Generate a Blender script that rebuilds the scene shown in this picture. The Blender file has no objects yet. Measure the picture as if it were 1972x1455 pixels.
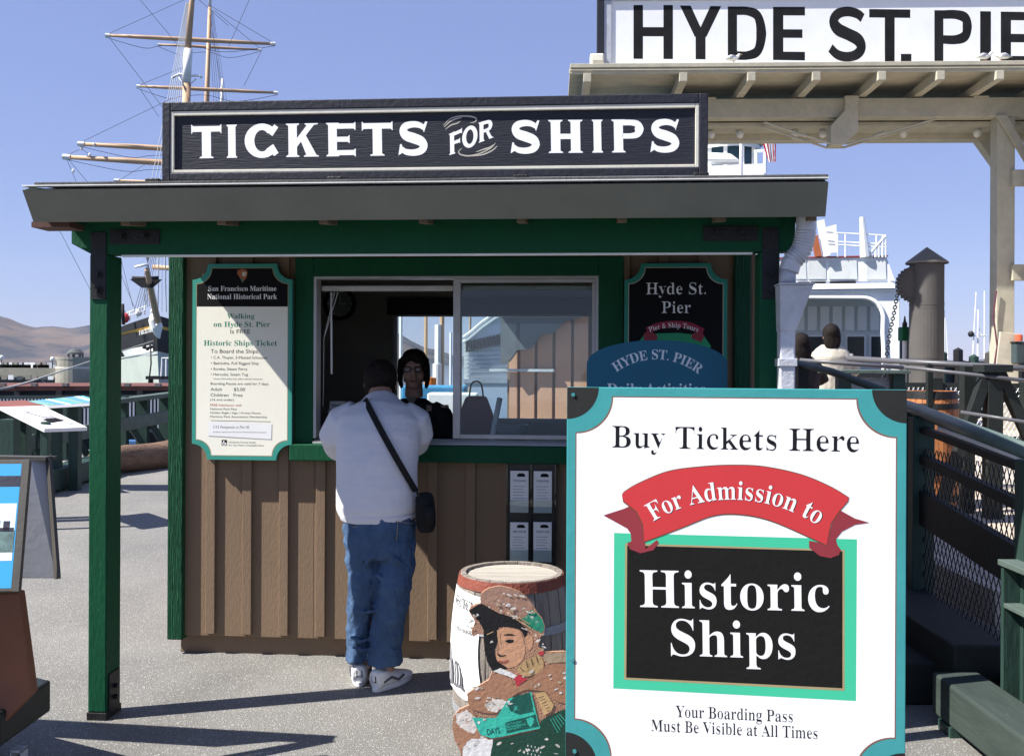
import bpy, bmesh, math, random
import numpy as np
from mathutils import Vector, Matrix
random.seed(7)
C = bpy.context.scene.collection
SC = bpy.context.scene
F = 1900.0                     # focal length in photo pixels (photo is 1972 px wide)
EYE = 1.6
ROLL = 0.0045
# ------------------------------------------------------------------ camera, sky, sun, exposure
cam = bpy.data.cameras.new('camera'); cam.sensor_width = 36; cam.lens = 36*F/1972
cam.shift_y = -27.5/1972; cam.clip_start = 0.05; cam.clip_end = 20000
camo = bpy.data.objects.new('camera', cam); C.objects.link(camo)
camo.location = (0, 0, EYE); camo.rotation_euler = (math.radians(90), -ROLL, 0)
SC.camera = camo
SUN_EL = math.radians(47.8); SUN_AZ = math.radians(254.1)     # azimuth clockwise from +Y
w = bpy.data.worlds.new('World'); SC.world = w; w.use_nodes = True
wn = w.node_tree; bg = wn.nodes['Background']
sky = wn.nodes.new('ShaderNodeTexSky'); sky.sky_type = 'NISHITA'; sky.sun_disc = False
sky.sun_elevation = SUN_EL; sky.sun_rotation = SUN_AZ; sky.air_density = 1.0; sky.dust_density = 0.1; sky.ozone_density = 4.0
tint = wn.nodes.new('ShaderNodeMix'); tint.data_type = 'RGBA'; tint.blend_type = 'MULTIPLY'; tint.inputs[0].default_value = 1
tint.inputs[7].default_value = (1.05, 1.0, 1.17, 1)
wn.links.new(sky.outputs[0], tint.inputs[6]); flat = wn.nodes.new('ShaderNodeMix'); flat.data_type = 'RGBA'; flat.inputs[0].default_value = 0.55; flat.inputs[7].default_value = (2.85, 3.6, 6.9, 1)
wn.links.new(tint.outputs[2], flat.inputs[6]); wn.links.new(flat.outputs[2], bg.inputs[0]); bg.inputs[1].default_value = 0.056
sl = bpy.data.lights.new('sun', 'SUN'); sl.energy = 5.0; sl.angle = math.radians(0.5); sl.color = (1, 0.96, 0.9)
slo = bpy.data.objects.new('sun', sl); C.objects.link(slo)
sd = Vector((math.sin(SUN_AZ)*math.cos(SUN_EL), math.cos(SUN_AZ)*math.cos(SUN_EL), math.sin(SUN_EL)))
slo.rotation_euler = sd.to_track_quat('Z', 'Y').to_euler(); slo.location = (-20, -8, 30)
SC.view_settings.view_transform = 'Standard'; SC.view_settings.look = 'None'
SC.view_settings.exposure = 1.1; SC.view_settings.gamma = 1.0; SC.view_settings.use_curve_mapping = False

# ------------------------------------------------------------------ helpers
def P(px, py, D):
    u = px-986; v = py-700
    return Vector(((u+ROLL*v)*D/F, D, EYE-(v-ROLL*u)*D/F))
def G(px, py, z=0.0):          # point of the ground plane seen at a pixel
    u = px-986; v = py-700; d = v-ROLL*u
    D = (EYE-z)*F/d
    return Vector(((u+ROLL*v)*D/F, D, z))
def tag(o, label=None, cat=None, group=None, kind=None):
    if label: o['label'] = label
    if cat: o['category'] = cat
    if group: o['group'] = group
    if kind: o['kind'] = kind
    return o
def empty(name, loc=(0, 0, 0), rot=(0, 0, 0), label=None, cat=None, group=None):
    o = bpy.data.objects.new(name, None); C.objects.link(o); o.location = loc; o.rotation_euler = rot
    o.empty_display_size = 0.1
    return tag(o, label, cat, group)
MATS = {}
def mat(name, col, rough=0.6, var=0.12, scale=6.0, bump=0.15, bscale=None, stretch=(1, 1, 1), metal=0.0, wear=None, wearamt=0.0, spec=0.3, wave=0.0):
    """procedural surface: base colour with soft noise, fine relief, optional worn flecks"""
    if name in MATS: return MATS[name]
    m = bpy.data.materials.new(name); m.use_nodes = True; nt = m.node_tree; N = nt.nodes; L = nt.links
    b = N['Principled BSDF']; b.inputs['Roughness'].default_value = rough; b.inputs['Metallic'].default_value = metal
    b.inputs['Specular IOR Level'].default_value = spec
    tc = N.new('ShaderNodeTexCoord'); mp = N.new('ShaderNodeMapping'); mp.inputs['Scale'].default_value = stretch
    L.new(tc.outputs['Object'], mp.inputs[0])
    n1 = N.new('ShaderNodeTexNoise'); n1.inputs['Scale'].default_value = scale; n1.inputs['Detail'].default_value = 6; n1.inputs['Roughness'].default_value = 0.65
    L.new(mp.outputs[0], n1.inputs['Vector'])
    oi = N.new('ShaderNodeObjectInfo')
    mr = N.new('ShaderNodeMapRange'); mr.inputs[1].default_value = 0.3; mr.inputs[2].default_value = 0.7
    mr.inputs[3].default_value = 1-var; mr.inputs[4].default_value = 1+var
    L.new(n1.outputs[0], mr.inputs[0])
    mr2 = N.new('ShaderNodeMapRange'); mr2.inputs[3].default_value = 1-var*0.4; mr2.inputs[4].default_value = 1+var*0.4
    L.new(oi.outputs['Random'], mr2.inputs[0])
    mu = N.new('ShaderNodeMath'); mu.operation = 'MULTIPLY'; L.new(mr.outputs[0], mu.inputs[0]); L.new(mr2.outputs[0], mu.inputs[1])
    mx = N.new('ShaderNodeVectorMath'); mx.operation = 'SCALE'; mx.inputs[0].default_value = col[:3]; L.new(mu.outputs[0], mx.inputs['Scale'])
    out = mx.outputs[0]
    if wear:
        n2 = N.new('ShaderNodeTexNoise'); n2.inputs['Scale'].default_value = scale*3.2; n2.inputs['Detail'].default_value = 8; n2.inputs['Roughness'].default_value = 0.75
        L.new(mp.outputs[0], n2.inputs['Vector'])
        r = N.new('ShaderNodeMapRange'); t = 0.72-wearamt*0.3; r.inputs[1].default_value = t; r.inputs[2].default_value = t+0.05
        L.new(n2.outputs[0], r.inputs[0])
        mm = N.new('ShaderNodeMix'); mm.data_type = 'RGBA'; L.new(r.outputs[0], mm.inputs[0]); L.new(out, mm.inputs[6]); mm.inputs[7].default_value = (*wear, 1)
        out = mm.outputs[2]
    L.new(out, b.inputs['Base Color'])
    if bump:
        n3 = N.new('ShaderNodeTexNoise'); n3.inputs['Scale'].default_value = bscale or scale*8; n3.inputs['Detail'].default_value = 5
        L.new(mp.outputs[0], n3.inputs['Vector']); h = n3.outputs[0]
        if wave:
            wv = N.new('ShaderNodeTexWave'); wv.inputs['Scale'].default_value = wave; wv.inputs['Distortion'].default_value = 9; wv.inputs['Detail'].default_value = 3
            wv.inputs['Detail Scale'].default_value = 1.2; L.new(mp.outputs[0], wv.inputs[0])
            ad = N.new('ShaderNodeMath'); L.new(wv.outputs[1], ad.inputs[0]); L.new(h, ad.inputs[1]); h = ad.outputs[0]
        bp = N.new('ShaderNodeBump'); bp.inputs['Strength'].default_value = bump; bp.inputs['Distance'].default_value = 0.01
        L.new(h, bp.inputs['Height']); L.new(bp.outputs[0], b.inputs['Normal'])
    MATS[name] = m
    return m
def glass(name='window_glass', rough=0.02, tint=(0.9, 0.95, 0.95)):
    if name in MATS: return MATS[name]
    m = bpy.data.materials.new(name); m.use_nodes = True; nt = m.node_tree; N = nt.nodes; L = nt.links
    for n in list(N): N.remove(n)
    o = N.new('ShaderNodeOutputMaterial'); t = N.new('ShaderNodeBsdfTransparent'); t.inputs[0].default_value = (*tint, 1)
    g = N.new('ShaderNodeBsdfGlossy'); g.inputs['Roughness'].default_value = rough
    fr = N.new('ShaderNodeFresnel'); fr.inputs[0].default_value = 1.5
    n = N.new('ShaderNodeTexNoise'); n.inputs['Scale'].default_value = 5; n.inputs['Detail'].default_value = 8
    df = N.new('ShaderNodeBsdfDiffuse'); df.inputs[0].default_value = (.6, .6, .6, 1)
    r = N.new('ShaderNodeMapRange'); r.inputs[1].default_value = .55; r.inputs[2].default_value = .75; r.inputs[3].default_value = .005; r.inputs[4].default_value = .05
    L.new(n.outputs[0], r.inputs[0])
    m1 = N.new('ShaderNodeMixShader'); L.new(fr.outputs[0], m1.inputs[0]); L.new(t.outputs[0], m1.inputs[1]); L.new(g.outputs[0], m1.inputs[2])
    m2 = N.new('ShaderNodeMixShader'); L.new(r.outputs[0], m2.inputs[0]); L.new(m1.outputs[0], m2.inputs[1]); L.new(df.outputs[0], m2.inputs[2])
    L.new(m2.outputs[0], o.inputs[0]); MATS[name] = m
    return m

class MB:
    def __init__(s): s.v = []; s.f = []
    def add(s, vs, fs):
        k = len(s.v); s.v += [tuple(v) for v in vs]; s.f += [tuple(i+k for i in f) for f in fs]; return s
    def box(s, x0, x1, y0, y1, z0, z1, m=None):
        vs = [Vector(p) for p in ((x0, y0, z0), (x1, y0, z0), (x1, y1, z0), (x0, y1, z0), (x0, y0, z1), (x1, y0, z1), (x1, y1, z1), (x0, y1, z1))]
        if m: vs = [m @ v for v in vs]
        return s.add(vs, [(0, 3, 2, 1), (4, 5, 6, 7), (0, 1, 5, 4), (1, 2, 6, 5), (2, 3, 7, 6), (3, 0, 4, 7)])
    def bar(s, a, b, w, h, up=(0, 0, 1)):     # rectangular bar from a to b
        a = Vector(a); b = Vector(b); t = (b-a).normalized(); up = Vector(up)
        sd_ = t.cross(up)
        if sd_.length < 1e-4: sd_ = t.cross(Vector((0, 1, 0)))
        sd_.normalize(); u = sd_.cross(t).normalized()
        vs = [p+sd_*i*w/2+u*j*h/2 for p in (a, b) for i, j in ((-1, -1), (1, -1), (1, 1), (-1, 1))]
        return s.add(vs, [(0, 1, 2, 3), (7, 6, 5, 4), (0, 4, 5, 1), (1, 5, 6, 2), (2, 6, 7, 3), (3, 7, 4, 0)])
    def tube(s, pts, r, n=8, cap=True):
        pts = [Vector(p) for p in pts]; rs = r if isinstance(r, (list, tuple)) else [r]*len(pts)
        secs = [(p, rr, rr) for p, rr in zip(pts, rs)]
        return s.loft(secs, n, cap)
    def loft(s, secs, n=16, cap=True):
        k0 = len(s.v); m = len(secs); P_ = [Vector(q[0]) for q in secs]
        for i, q in enumerate(secs):
            t = (P_[min(i+1, m-1)]-P_[max(i-1, 0)]).normalized()
            ref = Vector((0, 1, 0)) if abs(t.y) < 0.9 else Vector((0, 0, 1))
            sx = ref.cross(t).normalized(); sy = t.cross(sx)
            for j in range(n):
                a = 2*math.pi*j/n
                s.v.append(tuple(P_[i]+sx*math.cos(a)*q[1]+sy*math.sin(a)*q[2]))
        for i in range(m-1):
            for j in range(n):
                a = k0+i*n+j; b = k0+i*n+(j+1) % n
                s.f.append((a, b, b+n, a+n))
        if cap:
            s.f.append(tuple(k0+j for j in range(n-1, -1, -1))); s.f.append(tuple(k0+(m-1)*n+j for j in range(n)))
        return s
    def lathe(s, prof, n=24, c=(0, 0, 0), a0=0, a1=2*math.pi, cap=False):
        c = Vector(c); k0 = len(s.v); full = abs(a1-a0-2*math.pi) < 1e-6; m = n if full else n+1
        for r, z in prof:
            for j in range(m):
                a = a0+(a1-a0)*j/n
                s.v.append(tuple(c+Vector((r*math.cos(a), r*math.sin(a), z))))
        for i in range(len(prof)-1):
            for j in range(n):
                a = k0+i*m+j; b = k0+i*m+((j+1) % m)
                s.f.append((a, b, b+m, a+m))
        if cap:
            s.f.append(tuple(k0+j for j in range(m-1, -1, -1))); s.f.append(tuple(k0+(len(prof)-1)*m+j for j in range(m)))
        return s
    def ball(s, c, rx, ry, rz, n=16):
        c = Vector(c); k = n//2
        prof = [(math.sin(math.pi*i/k), -math.cos(math.pi*i/k)) for i in range(k+1)]
        prof[0] = (1e-3, -1); prof[-1] = (1e-3, 1); k0 = len(s.v)
        s.lathe(prof, n, cap=True)
        for i in range(k0, len(s.v)):
            x, y, z = s.v[i]; s.v[i] = (c.x+x*rx, c.y+y*ry, c.z+z*rz)
        return s
    def prism(s, pts, y0, y1):     # pts (x,z), extruded in y
        n = len(pts)
        ar = sum(pts[i][0]*pts[(i+1) % n][1]-pts[(i+1) % n][0]*pts[i][1] for i in range(n))
        if ar < 0: pts = pts[::-1]
        if y0 > y1: y0, y1 = y1, y0
        vs = [(x, y0, z) for x, z in pts]+[(x, y1, z) for x, z in pts]
        fs = [tuple(range(n)), tuple(range(2*n-1, n-1, -1))]+[(i, i+n, (i+1) % n+n, (i+1) % n) for i in range(n)]
        return s.add(vs, fs)
    def sheet(s, pts, y):          # flat (x,z) polygon facing -y
        n = len(pts); ar = sum(pts[i][0]*pts[(i+1) % n][1]-pts[(i+1) % n][0]*pts[i][1] for i in range(n))
        if ar < 0: pts = pts[::-1]
        return s.add([(x, y, z) for x, z in pts], [tuple(range(n))])
    def build(s, name, m, parent=None, smooth=False, bevel=0.0, label=None, mods=None, loc=None, rot=None):
        me = bpy.data.meshes.new(name); me.from_pydata(s.v, [], s.f); me.update()
        if smooth:
            for p in me.polygons: p.use_smooth = True
        me.materials.append(m)
        o = bpy.data.objects.new(name, me); C.objects.link(o)
        if parent: o.parent = parent
        if loc: o.location = loc
        if rot: o.rotation_euler = rot
        if bevel:
            b = o.modifiers.new('b', 'BEVEL'); b.width = bevel; b.segments = 2; b.limit_method = 'ANGLE'
        if label: o['label'] = label
        return o
def copy_of(o, parent, loc=None, rot=None):
    c = o.copy(); C.objects.link(c); c.parent = parent
    if loc is not None: c.location = loc
    if rot is not None: c.rotation_euler = rot
    return c
def copy_tree(o, parent=None):
    c = o.copy(); C.objects.link(c); c.parent = parent
    for ch in list(o.children): copy_tree(ch, c)
    return c
def blob(o, vox=0.012, sm=4, folds=0.0, fscale=0.12):
    r = o.modifiers.new('r', 'REMESH'); r.mode = 'VOXEL'; r.voxel_size = vox; r.use_smooth_shade = True
    s = o.modifiers.new('s', 'SMOOTH'); s.iterations = sm; s.factor = 0.6
    if folds:
        t = bpy.data.textures.new('folds', 'CLOUDS'); t.noise_scale = fscale; t.noise_depth = 2
        d = o.modifiers.new('d', 'DISPLACE'); d.texture = t; d.strength = folds; d.mid_level = 0.5; d.texture_coords = 'LOCAL'
    return o
def crom(pts, n=8, closed=False):
    pts = [np.array(p, float) for p in pts]; out = []; m = len(pts)
    for i in range(m if closed else m-1):
        if closed: a, b, c, d = pts[(i-1) % m], pts[i], pts[(i+1) % m], pts[(i+2) % m]
        else: a, b, c, d = pts[max(i-1, 0)], pts[i], pts[i+1], pts[min(i+2, m-1)]
        for k in range(n):
            t = k/n
            out.append(tuple(0.5*((2*b)+(-a+c)*t+(2*a-5*b+4*c-d)*t*t+(-a+3*b-3*c+d)*t**3)))
    if not closed: out.append(tuple(pts[-1]))
    return out
def strip(path, wd):
    """polygons (quads) of a stroke along a 2-D path"""
    n = len(path); ws = wd if isinstance(wd, (list, tuple)) else [wd]*n; L_ = []; R_ = []
    if len(ws) != n: ws = [float(np.interp(i/(n-1), np.linspace(0, 1, len(ws)), ws)) for i in range(n)]
    for i in range(n):
        a = np.array(path[max(i-1, 0)]); b = np.array(path[min(i+1, n-1)]); t = b-a; t = t/(np.linalg.norm(t)+1e-9)
        nn = np.array((-t[1], t[0]))*ws[i]/2; p = np.array(path[i]); L_.append(tuple(p+nn)); R_.append(tuple(p-nn))
    return [[L_[i], L_[i+1], R_[i+1], R_[i]] for i in range(n-1)]
def ly(y): return .0160 if y == .1067 else (y*.15 if abs(y) < .02 else y)      # printed layers lie 0.1-0.2 mm apart
def flatprint(name, polys, y, m, parent, step=0.00003, warp=None, label=None):
    y = ly(y)
    b = MB()
    for i, pl in enumerate(polys): b.sheet(pl, y-(i % 3)*step if len(polys) > 1 else y)
    if warp: b.v = [tuple(warp(v)) for v in b.v]
    return b.build(name, m, parent, label=label)
def mathbold(s, it=False):
    o = ''
    U, Lw = (0x1D434, 0x1D44E) if it else (0x1D400, 0x1D41A)
    for ch in s:
        if 'A' <= ch <= 'Z': o += chr(U+ord(ch)-65)
        elif ch == 'h' and it: o += chr(0x210E)
        elif 'a' <= ch <= 'z': o += chr(Lw+ord(ch)-97)
        elif '0' <= ch <= '9' and not it: o += chr(0x1D7CE+ord(ch)-48)
        else: o += ch
    return o
DG = None
def text_geo(body, style):
    """outline of a line of text in em units -> verts, faces, (x0,x1), cap height"""
    c = bpy.data.curves.new('txt', 'FONT'); thin = 0
    if style in ('bold', 'serif', 'semi'): c.body = mathbold(body)
    elif style == 'italic': c.body = mathbold(body, True)
    else: c.body = body
    if style == 'sansbold': c.offset = 0.012
    c.resolution_u = 4; c.size = 1
    o = bpy.data.objects.new('txt', c); C.objects.link(o)
    bpy.context.view_layer.update()
    me = bpy.data.meshes.new_from_object(o.evaluated_get(bpy.context.evaluated_depsgraph_get()))
    v = [list(p.co) for p in me.vertices]; f = [tuple(p.vertices) for p in me.polygons]
    if style in ('serif', 'semi'):        # book weight: pull the stems in sideways only
        bm = bmesh.new(); bm.from_mesh(me); bmesh.ops.remove_doubles(bm, verts=bm.verts, dist=1e-5)
        v = [list(p.co) for p in bm.verts]; f = [tuple(q.index for q in p.verts) for p in bm.faces]
        nx = {}
        for e in bm.edges:
            if len(e.link_faces) == 1:
                fc = e.link_faces[0]; a, b_ = e.verts; d = (b_.co-a.co); nn = Vector((d.y, -d.x, 0))
                if (fc.calc_center_median()-a.co).dot(nn) > 0: nn = -nn
                for q in (a, b_): nx.setdefault(q.index, Vector()); nx[q.index] += nn
        for i, nn in nx.items():
            if nn.length > 1e-9: v[i][0] -= (0.022 if style == 'serif' else .009)*nn.normalized().x
        bm.free()
    bpy.data.objects.remove(o); bpy.data.meshes.remove(me)
    xs = [p[0] for p in v]
    return v, f, (min(xs), max(xs)), 0.70 if style in ('sans', 'sansbold') else 0.662
def text(parent, body, style, p0, p1, cap, m, y, sag=0.0, warp=None, name='lettering', shear=0.0):
    """line of lettering whose baseline runs from p0 to p1 (x,z); sag>0 arches it upward"""
    y = ly(y); v, f, (a, b), ch = text_geo(body, style)
    p0 = np.array(p0, float); p1 = np.array(p1, float); W = np.linalg.norm(p1-p0); d = (p1-p0)/W; n = np.array((-d[1], d[0]))
    out = []
    if sag: R_ = (W*W/4+sag*sag)/(2*sag); half = math.asin(min(1, W/2/R_)); cen = (p0+p1)/2+n*(sag-R_)
    for x, yy, _ in v:
        t = (x-a)/(b-a); h = yy/ch*cap
        if sag:
            th = (t-0.5)*2*half; r = R_+h
            q = cen+r*(d*math.sin(th)+n*math.cos(th))
        else: q = p0+d*(t*W+h*shear)+n*h
        out.append((q[0], y, q[1]))
    mb_ = MB(); mb_.v = out; mb_.f = [tuple(f_) for f_ in f]
    # make faces look to -y
    if warp: mb_.v = [tuple(warp(q)) for q in mb_.v]
    return mb_.build(name, m, parent)
def homog(src, dst):
    A = []
    for (x, y), (u, v) in zip(src, dst):
        A.append([x, y, 1, 0, 0, 0, -u*x, -u*y, -u]); A.append([0, 0, 0, x, y, 1, -v*x, -v*y, -v])
    H = np.linalg.svd(np.array(A, float))[2][-1].reshape(3, 3)
    def f(x, y):
        q = H @ np.array((x, y, 1.0)); return (q[0]/q[2], q[1]/q[2])
    return f
# ------------------------------------------------------------------ hand-cut glyphs in a unit box
def g_stem(a, b, f=0.07, lo=0.0, hi=1.0):
    return [[(a-f, lo), (b+f, lo), (b+f, lo+.025), (b, lo+.07), (b, hi-.07), (b+f, hi-.025), (b+f, hi), (a-f, hi), (a-f, hi-.025), (a, hi-.07), (a, lo+.07), (a-f, lo+.025)]]
def ring(cx, cy, rx, ry, ix, iy, a0, a1, n=28):
    out = []
    for i in range(n):
        q = []
        for a, RX, RY in ((a0+(a1-a0)*i/n, rx, ry), (a0+(a1-a0)*(i+1)/n, rx, ry), (a0+(a1-a0)*(i+1)/n, ix, iy), (a0+(a1-a0)*i/n, ix, iy)):
            q.append((cx+RX*math.cos(a), cy+RY*math.sin(a)))
        out.append(q)
    return out
def barq(x0, x1, y0, y1): return [(x0, y0), (x1, y0), (x1, y1), (x0, y1)]
def flarebar(x0, x1, y0, y1, k=.05): return [(x0, y0), (x1-.07, y0), (x1, y0-k), (x1, y1+k), (x1-.07, y1), (x0, y1)]
R = math.radians
def glyph(ch, s=True):
    """s: flared serifs; otherwise plain heavy gothic"""
    if s:
        if ch == 'T': return [[(0, 1.03), (.06, .97), (.94, .97), (1, 1.03), (1, .74), (.94, .80), (.06, .80), (0, .74)], [(.35, .8), (.35, .06), (.27, .03), (.27, 0), (.73, 0), (.73, .03), (.65, .06), (.65, .8)]]
        if ch == 'I': return g_stem(.14, .86, .14)
        if ch == 'H': return g_stem(.08, .35)+g_stem(.65, .92)+[barq(.35, .65, .42, .58)]
        if ch == 'K': return g_stem(.08, .34)+[[(.34, .30), (.86, .95), (.98, .97), (.98, 1.0), (.58, 1.0), (.58, .97), (.64, .94), (.34, .56)], [(.44, .52), (.60, .66), (.93, .05), (1.0, .03), (1.0, 0), (.55, 0), (.55, .03), (.62, .06)]]
        if ch == 'E': return g_stem(.08, .37)+[flarebar(.37, 1, .82, .975), flarebar(.37, .8, .43, .58), flarebar(.37, 1, .03, .18)]
        if ch == 'F': return g_stem(.12, .42)+[flarebar(.42, 1, .82, .975), flarebar(.42, .85, .43, .58)]
        if ch == 'C': return ring(.5, .5, .5, .5, .22, .31, R(42), R(318))+[[(.80, .63), (.66, .74), (.86, .97), (.97, .88)], [(.82, .40), (.62, .26), (.85, .05), (.97, .14)]]
        if ch == 'O': return ring(.5, .5, .5, .5, .24, .33, 0, R(360), 36)
        if ch == 'S':
            p = crom([(.88, .78), (.72, .87), (.5, .90), (.26, .85), (.17, .72), (.27, .58), (.52, .50), (.76, .41), (.85, .27), (.74, .14), (.5, .09), (.24, .12), (.10, .22)], 4)
            return strip(p, [.13, .17, .19, .24, .28, .30, .28, .24, .19, .17, .13])+[[(.80, .82), (.86, .66), (.98, .96), (.92, .98)], [(.16, .10), (.0, .02), (.06, .34), (.12, .33)]]
        if ch in 'PR':
            q = g_stem(.08, .36)+strip(crom([(.34, .905), (.60, .905), (.80, .86), (.86, .71), (.80, .55), (.60, .50), (.34, .50)], 5), [.17, .17, .20, .28, .20, .16, .16])
            if ch == 'R': q.append([(.48, .5), (.68, .5), (.95, .06), (1.05, .03), (1.05, 0), (.76, 0)])
            return q
    else:
        w_ = .24
        if ch == 'T': return [barq(0, 1, .84, 1), barq(.5-w_/2, .5+w_/2, 0, .84)]
        if ch == 'I': return [barq(0, 1, 0, 1)]
        if ch == 'H': return [barq(0, w_, 0, 1), barq(1-w_, 1, 0, 1), barq(w_, 1-w_, .42, .59)]
        if ch == 'Y': return [[(0, 1), (.26, 1), (.5, .60), (.61, .42), (.39, .42), (.36, .42)], [(1, 1), (.74, 1), (.5, .60), (.39, .42), (.61, .42), (.64, .42)], barq(.38, .62, 0, .44)]
        if ch == 'E': return [barq(0, .32, 0, 1), barq(.32, 1, .84, 1), barq(.32, .92, .42, .58), barq(.32, 1, 0, .16)]
        if ch == 'D': return [barq(0, w_, 0, 1)]+strip(crom([(w_, .92), (.52, .915), (.78, .82), (.87, .5), (.78, .18), (.52, .085), (w_, .08)], 6), [.16, .16, .20, .26, .20, .16, .16])
        if ch == 'P': return [barq(0, w_, 0, 1)]+strip(crom([(w_, .92), (.58, .92), (.82, .86), (.88, .70), (.82, .52), (.58, .45), (w_, .45)], 6), [.16, .17, .21, .25, .21, .17, .16])
        if ch == 'R': return glyph('P', False)+[[(.45, .45), (.72, .45), (1.02, 0), (.75, 0)]]
        if ch == 'S':
            p = crom([(.90, .80), (.76, .88), (.5, .92), (.25, .87), (.14, .73), (.26, .59), (.52, .50), (.78, .40), (.87, .26), (.75, .13), (.5, .08), (.24, .12), (.06, .24)], 4)
            return strip(p, [.18, .18, .18, .22, .25, .23, .25, .22, .18, .18, .18])
        if ch == '.': return [barq(0, 1, 0, 1)]
    return []
def place_glyph(ch, s, quad):
    """quad: local corners (x,z) bl, br, tr, tl of the letter's box"""
    bl_, br, tr, tl = [np.array(q) for q in quad]; out = []
    for pl in glyph(ch, s):
        out.append([tuple((bl_*(1-x)+br*x)*(1-y)+(tl*(1-x)+tr*x)*y) for x, y in pl])
    return out

# ------------------------------------------------------------------ materials
GREEN = mat('green_paint', (0.0035, 0.068, 0.028), 0.65, 0.10, 5, 0.3, 60, (1, 1, .3), wear=(.25, .3, .27), wearamt=.10, spec=.2)
GREENW = mat('green_rough_wood', (0.0035, 0.066, 0.027), 0.6, 0.12, 6, 0.8, 60, (3, 3, .35), wear=(.5, .55, .5), wearamt=0.02, wave=14, spec=.3)
DKGREEN = mat('dark_green_paint', (0.022, 0.05, 0.04), 0.55, 0.2, 6, 0.4, 40, (1, 1, .3), wear=(.12, .14, .12), wearamt=0.1)
GREYGREEN = mat('grey_green_paint', (0.085, 0.115, 0.10), 0.6, 0.2, 7, 0.5, 40, wear=(.3, .3, .27), wearamt=0.15)
BROWN = mat('brown_wall_paint', (0.195, 0.134, 0.086), 0.75, 0.07, 3, 0.2, 90, (1, 1, .35), wear=(.25, .20, .15), wearamt=0.05, spec=.2)
FASCIA = mat('grey_fascia_paint', (0.155, 0.160, 0.135), 0.55, 0.10, 3, 0.2, 60, wear=(.5, .5, .5), wearamt=0.12)
ROOFM = mat('roofing_felt', (0.06, 0.06, 0.06), 0.9, 0.3, 8, 0.5)
DRIP = mat('drip_metal', (0.75, 0.75, 0.72), 0.45, 0.1, 8, 0.1)
RAFT = mat('bare_rafter_wood', (0.16, 0.12, 0.085), 0.8, 0.3, 10, 0.5)
ALU = mat('aluminium_frame', (0.45, 0.45, 0.45), 0.42, 0.1, 10, 0.1, metal=0.3)
WHITEP = mat('white_paint', (0.82, 0.82, 0.80), 0.5, 0.05, 4, 0.1)
SIGNW = mat('sign_white_print', (0.82, 0.82, 0.81), 0.5, 0.03, 2, 0.03, wear=(.5, .5, .47), wearamt=.02)
CREAMP = mat('sign_cream_print', (0.84, 0.82, 0.70), 0.55, 0.02, 4, 0.05)
BLACKP = mat('sign_black_print', (0.010, 0.010, 0.011), 0.8, 0.1, 6, 0.05, spec=.1)
SLATE = mat('sign_slate_board', (0.016, 0.018, 0.026), 0.55, 0.12, 5, 0.3, 50, (.3, 1, 4), wear=(.3, .3, .3), wearamt=0.0)
SLATEF = mat('sign_slate_frame', (0.020, 0.021, 0.028), 0.5, 0.12, 6, 0.3, 50)
TAN = mat('frame_liner', (0.62, 0.59, 0.50), 0.5, 0.08, 8, 0.1)
GOLD = mat('gold_line', (0.34, 0.27, 0.14), 0.5, 0.1, 8, 0)
TEAL = mat('teal_print', (0.045, 0.28, 0.28), 0.5, 0.09, 3, 0.12, wear=(.3, .5, .48), wearamt=0.05)
TEALG = mat('teal_green_print', (0.02, 0.22, 0.16), 0.5, 0.05, 3, 0.05)
MINT = mat('mint_print', (0.05, 0.49, 0.28), 0.5, 0.03, 3, 0.02)
REDP = mat('red_print', (0.52, 0.038, 0.042), 0.5, 0.05, 3, 0.03)
DRED = mat('dark_red_print', (0.24, 0.03, 0.04), 0.5, 0.05, 3, 0.03)
NAVY = mat('blue_teal_print', (0.01, 0.10, 0.17), 0.5, 0.06, 3, 0.03)
GREYM = mat('galvanised_metal', (0.5, 0.51, 0.54), 0.5, 0.18, 9, 0.3, metal=0.2)
STEEL = mat('black_steel', (0.015, 0.015, 0.016), 0.5, 0.3, 12, 0.3)
DARKIN = mat('interior_wall', (0.40, 0.36, 0.29), 0.8, 0.1, 3, 0.1)
CREAMW = mat('cream_timber_paint', (0.44, 0.41, 0.315), 0.6, 0.12, 4, 0.4, 25, wear=(.2, .16, .1), wearamt=0.12)
PAPER = mat('paper', (0.78, 0.78, 0.76), 0.7, 0.04, 5, 0.05)
INK = mat('ink', (0.012, 0.012, 0.014), 0.85, 0.1, 6, 0, spec=.08)
GREYINK = mat('grey_ink', (0.3, 0.3, 0.32), 0.7, 0.1, 6, 0)

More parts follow.
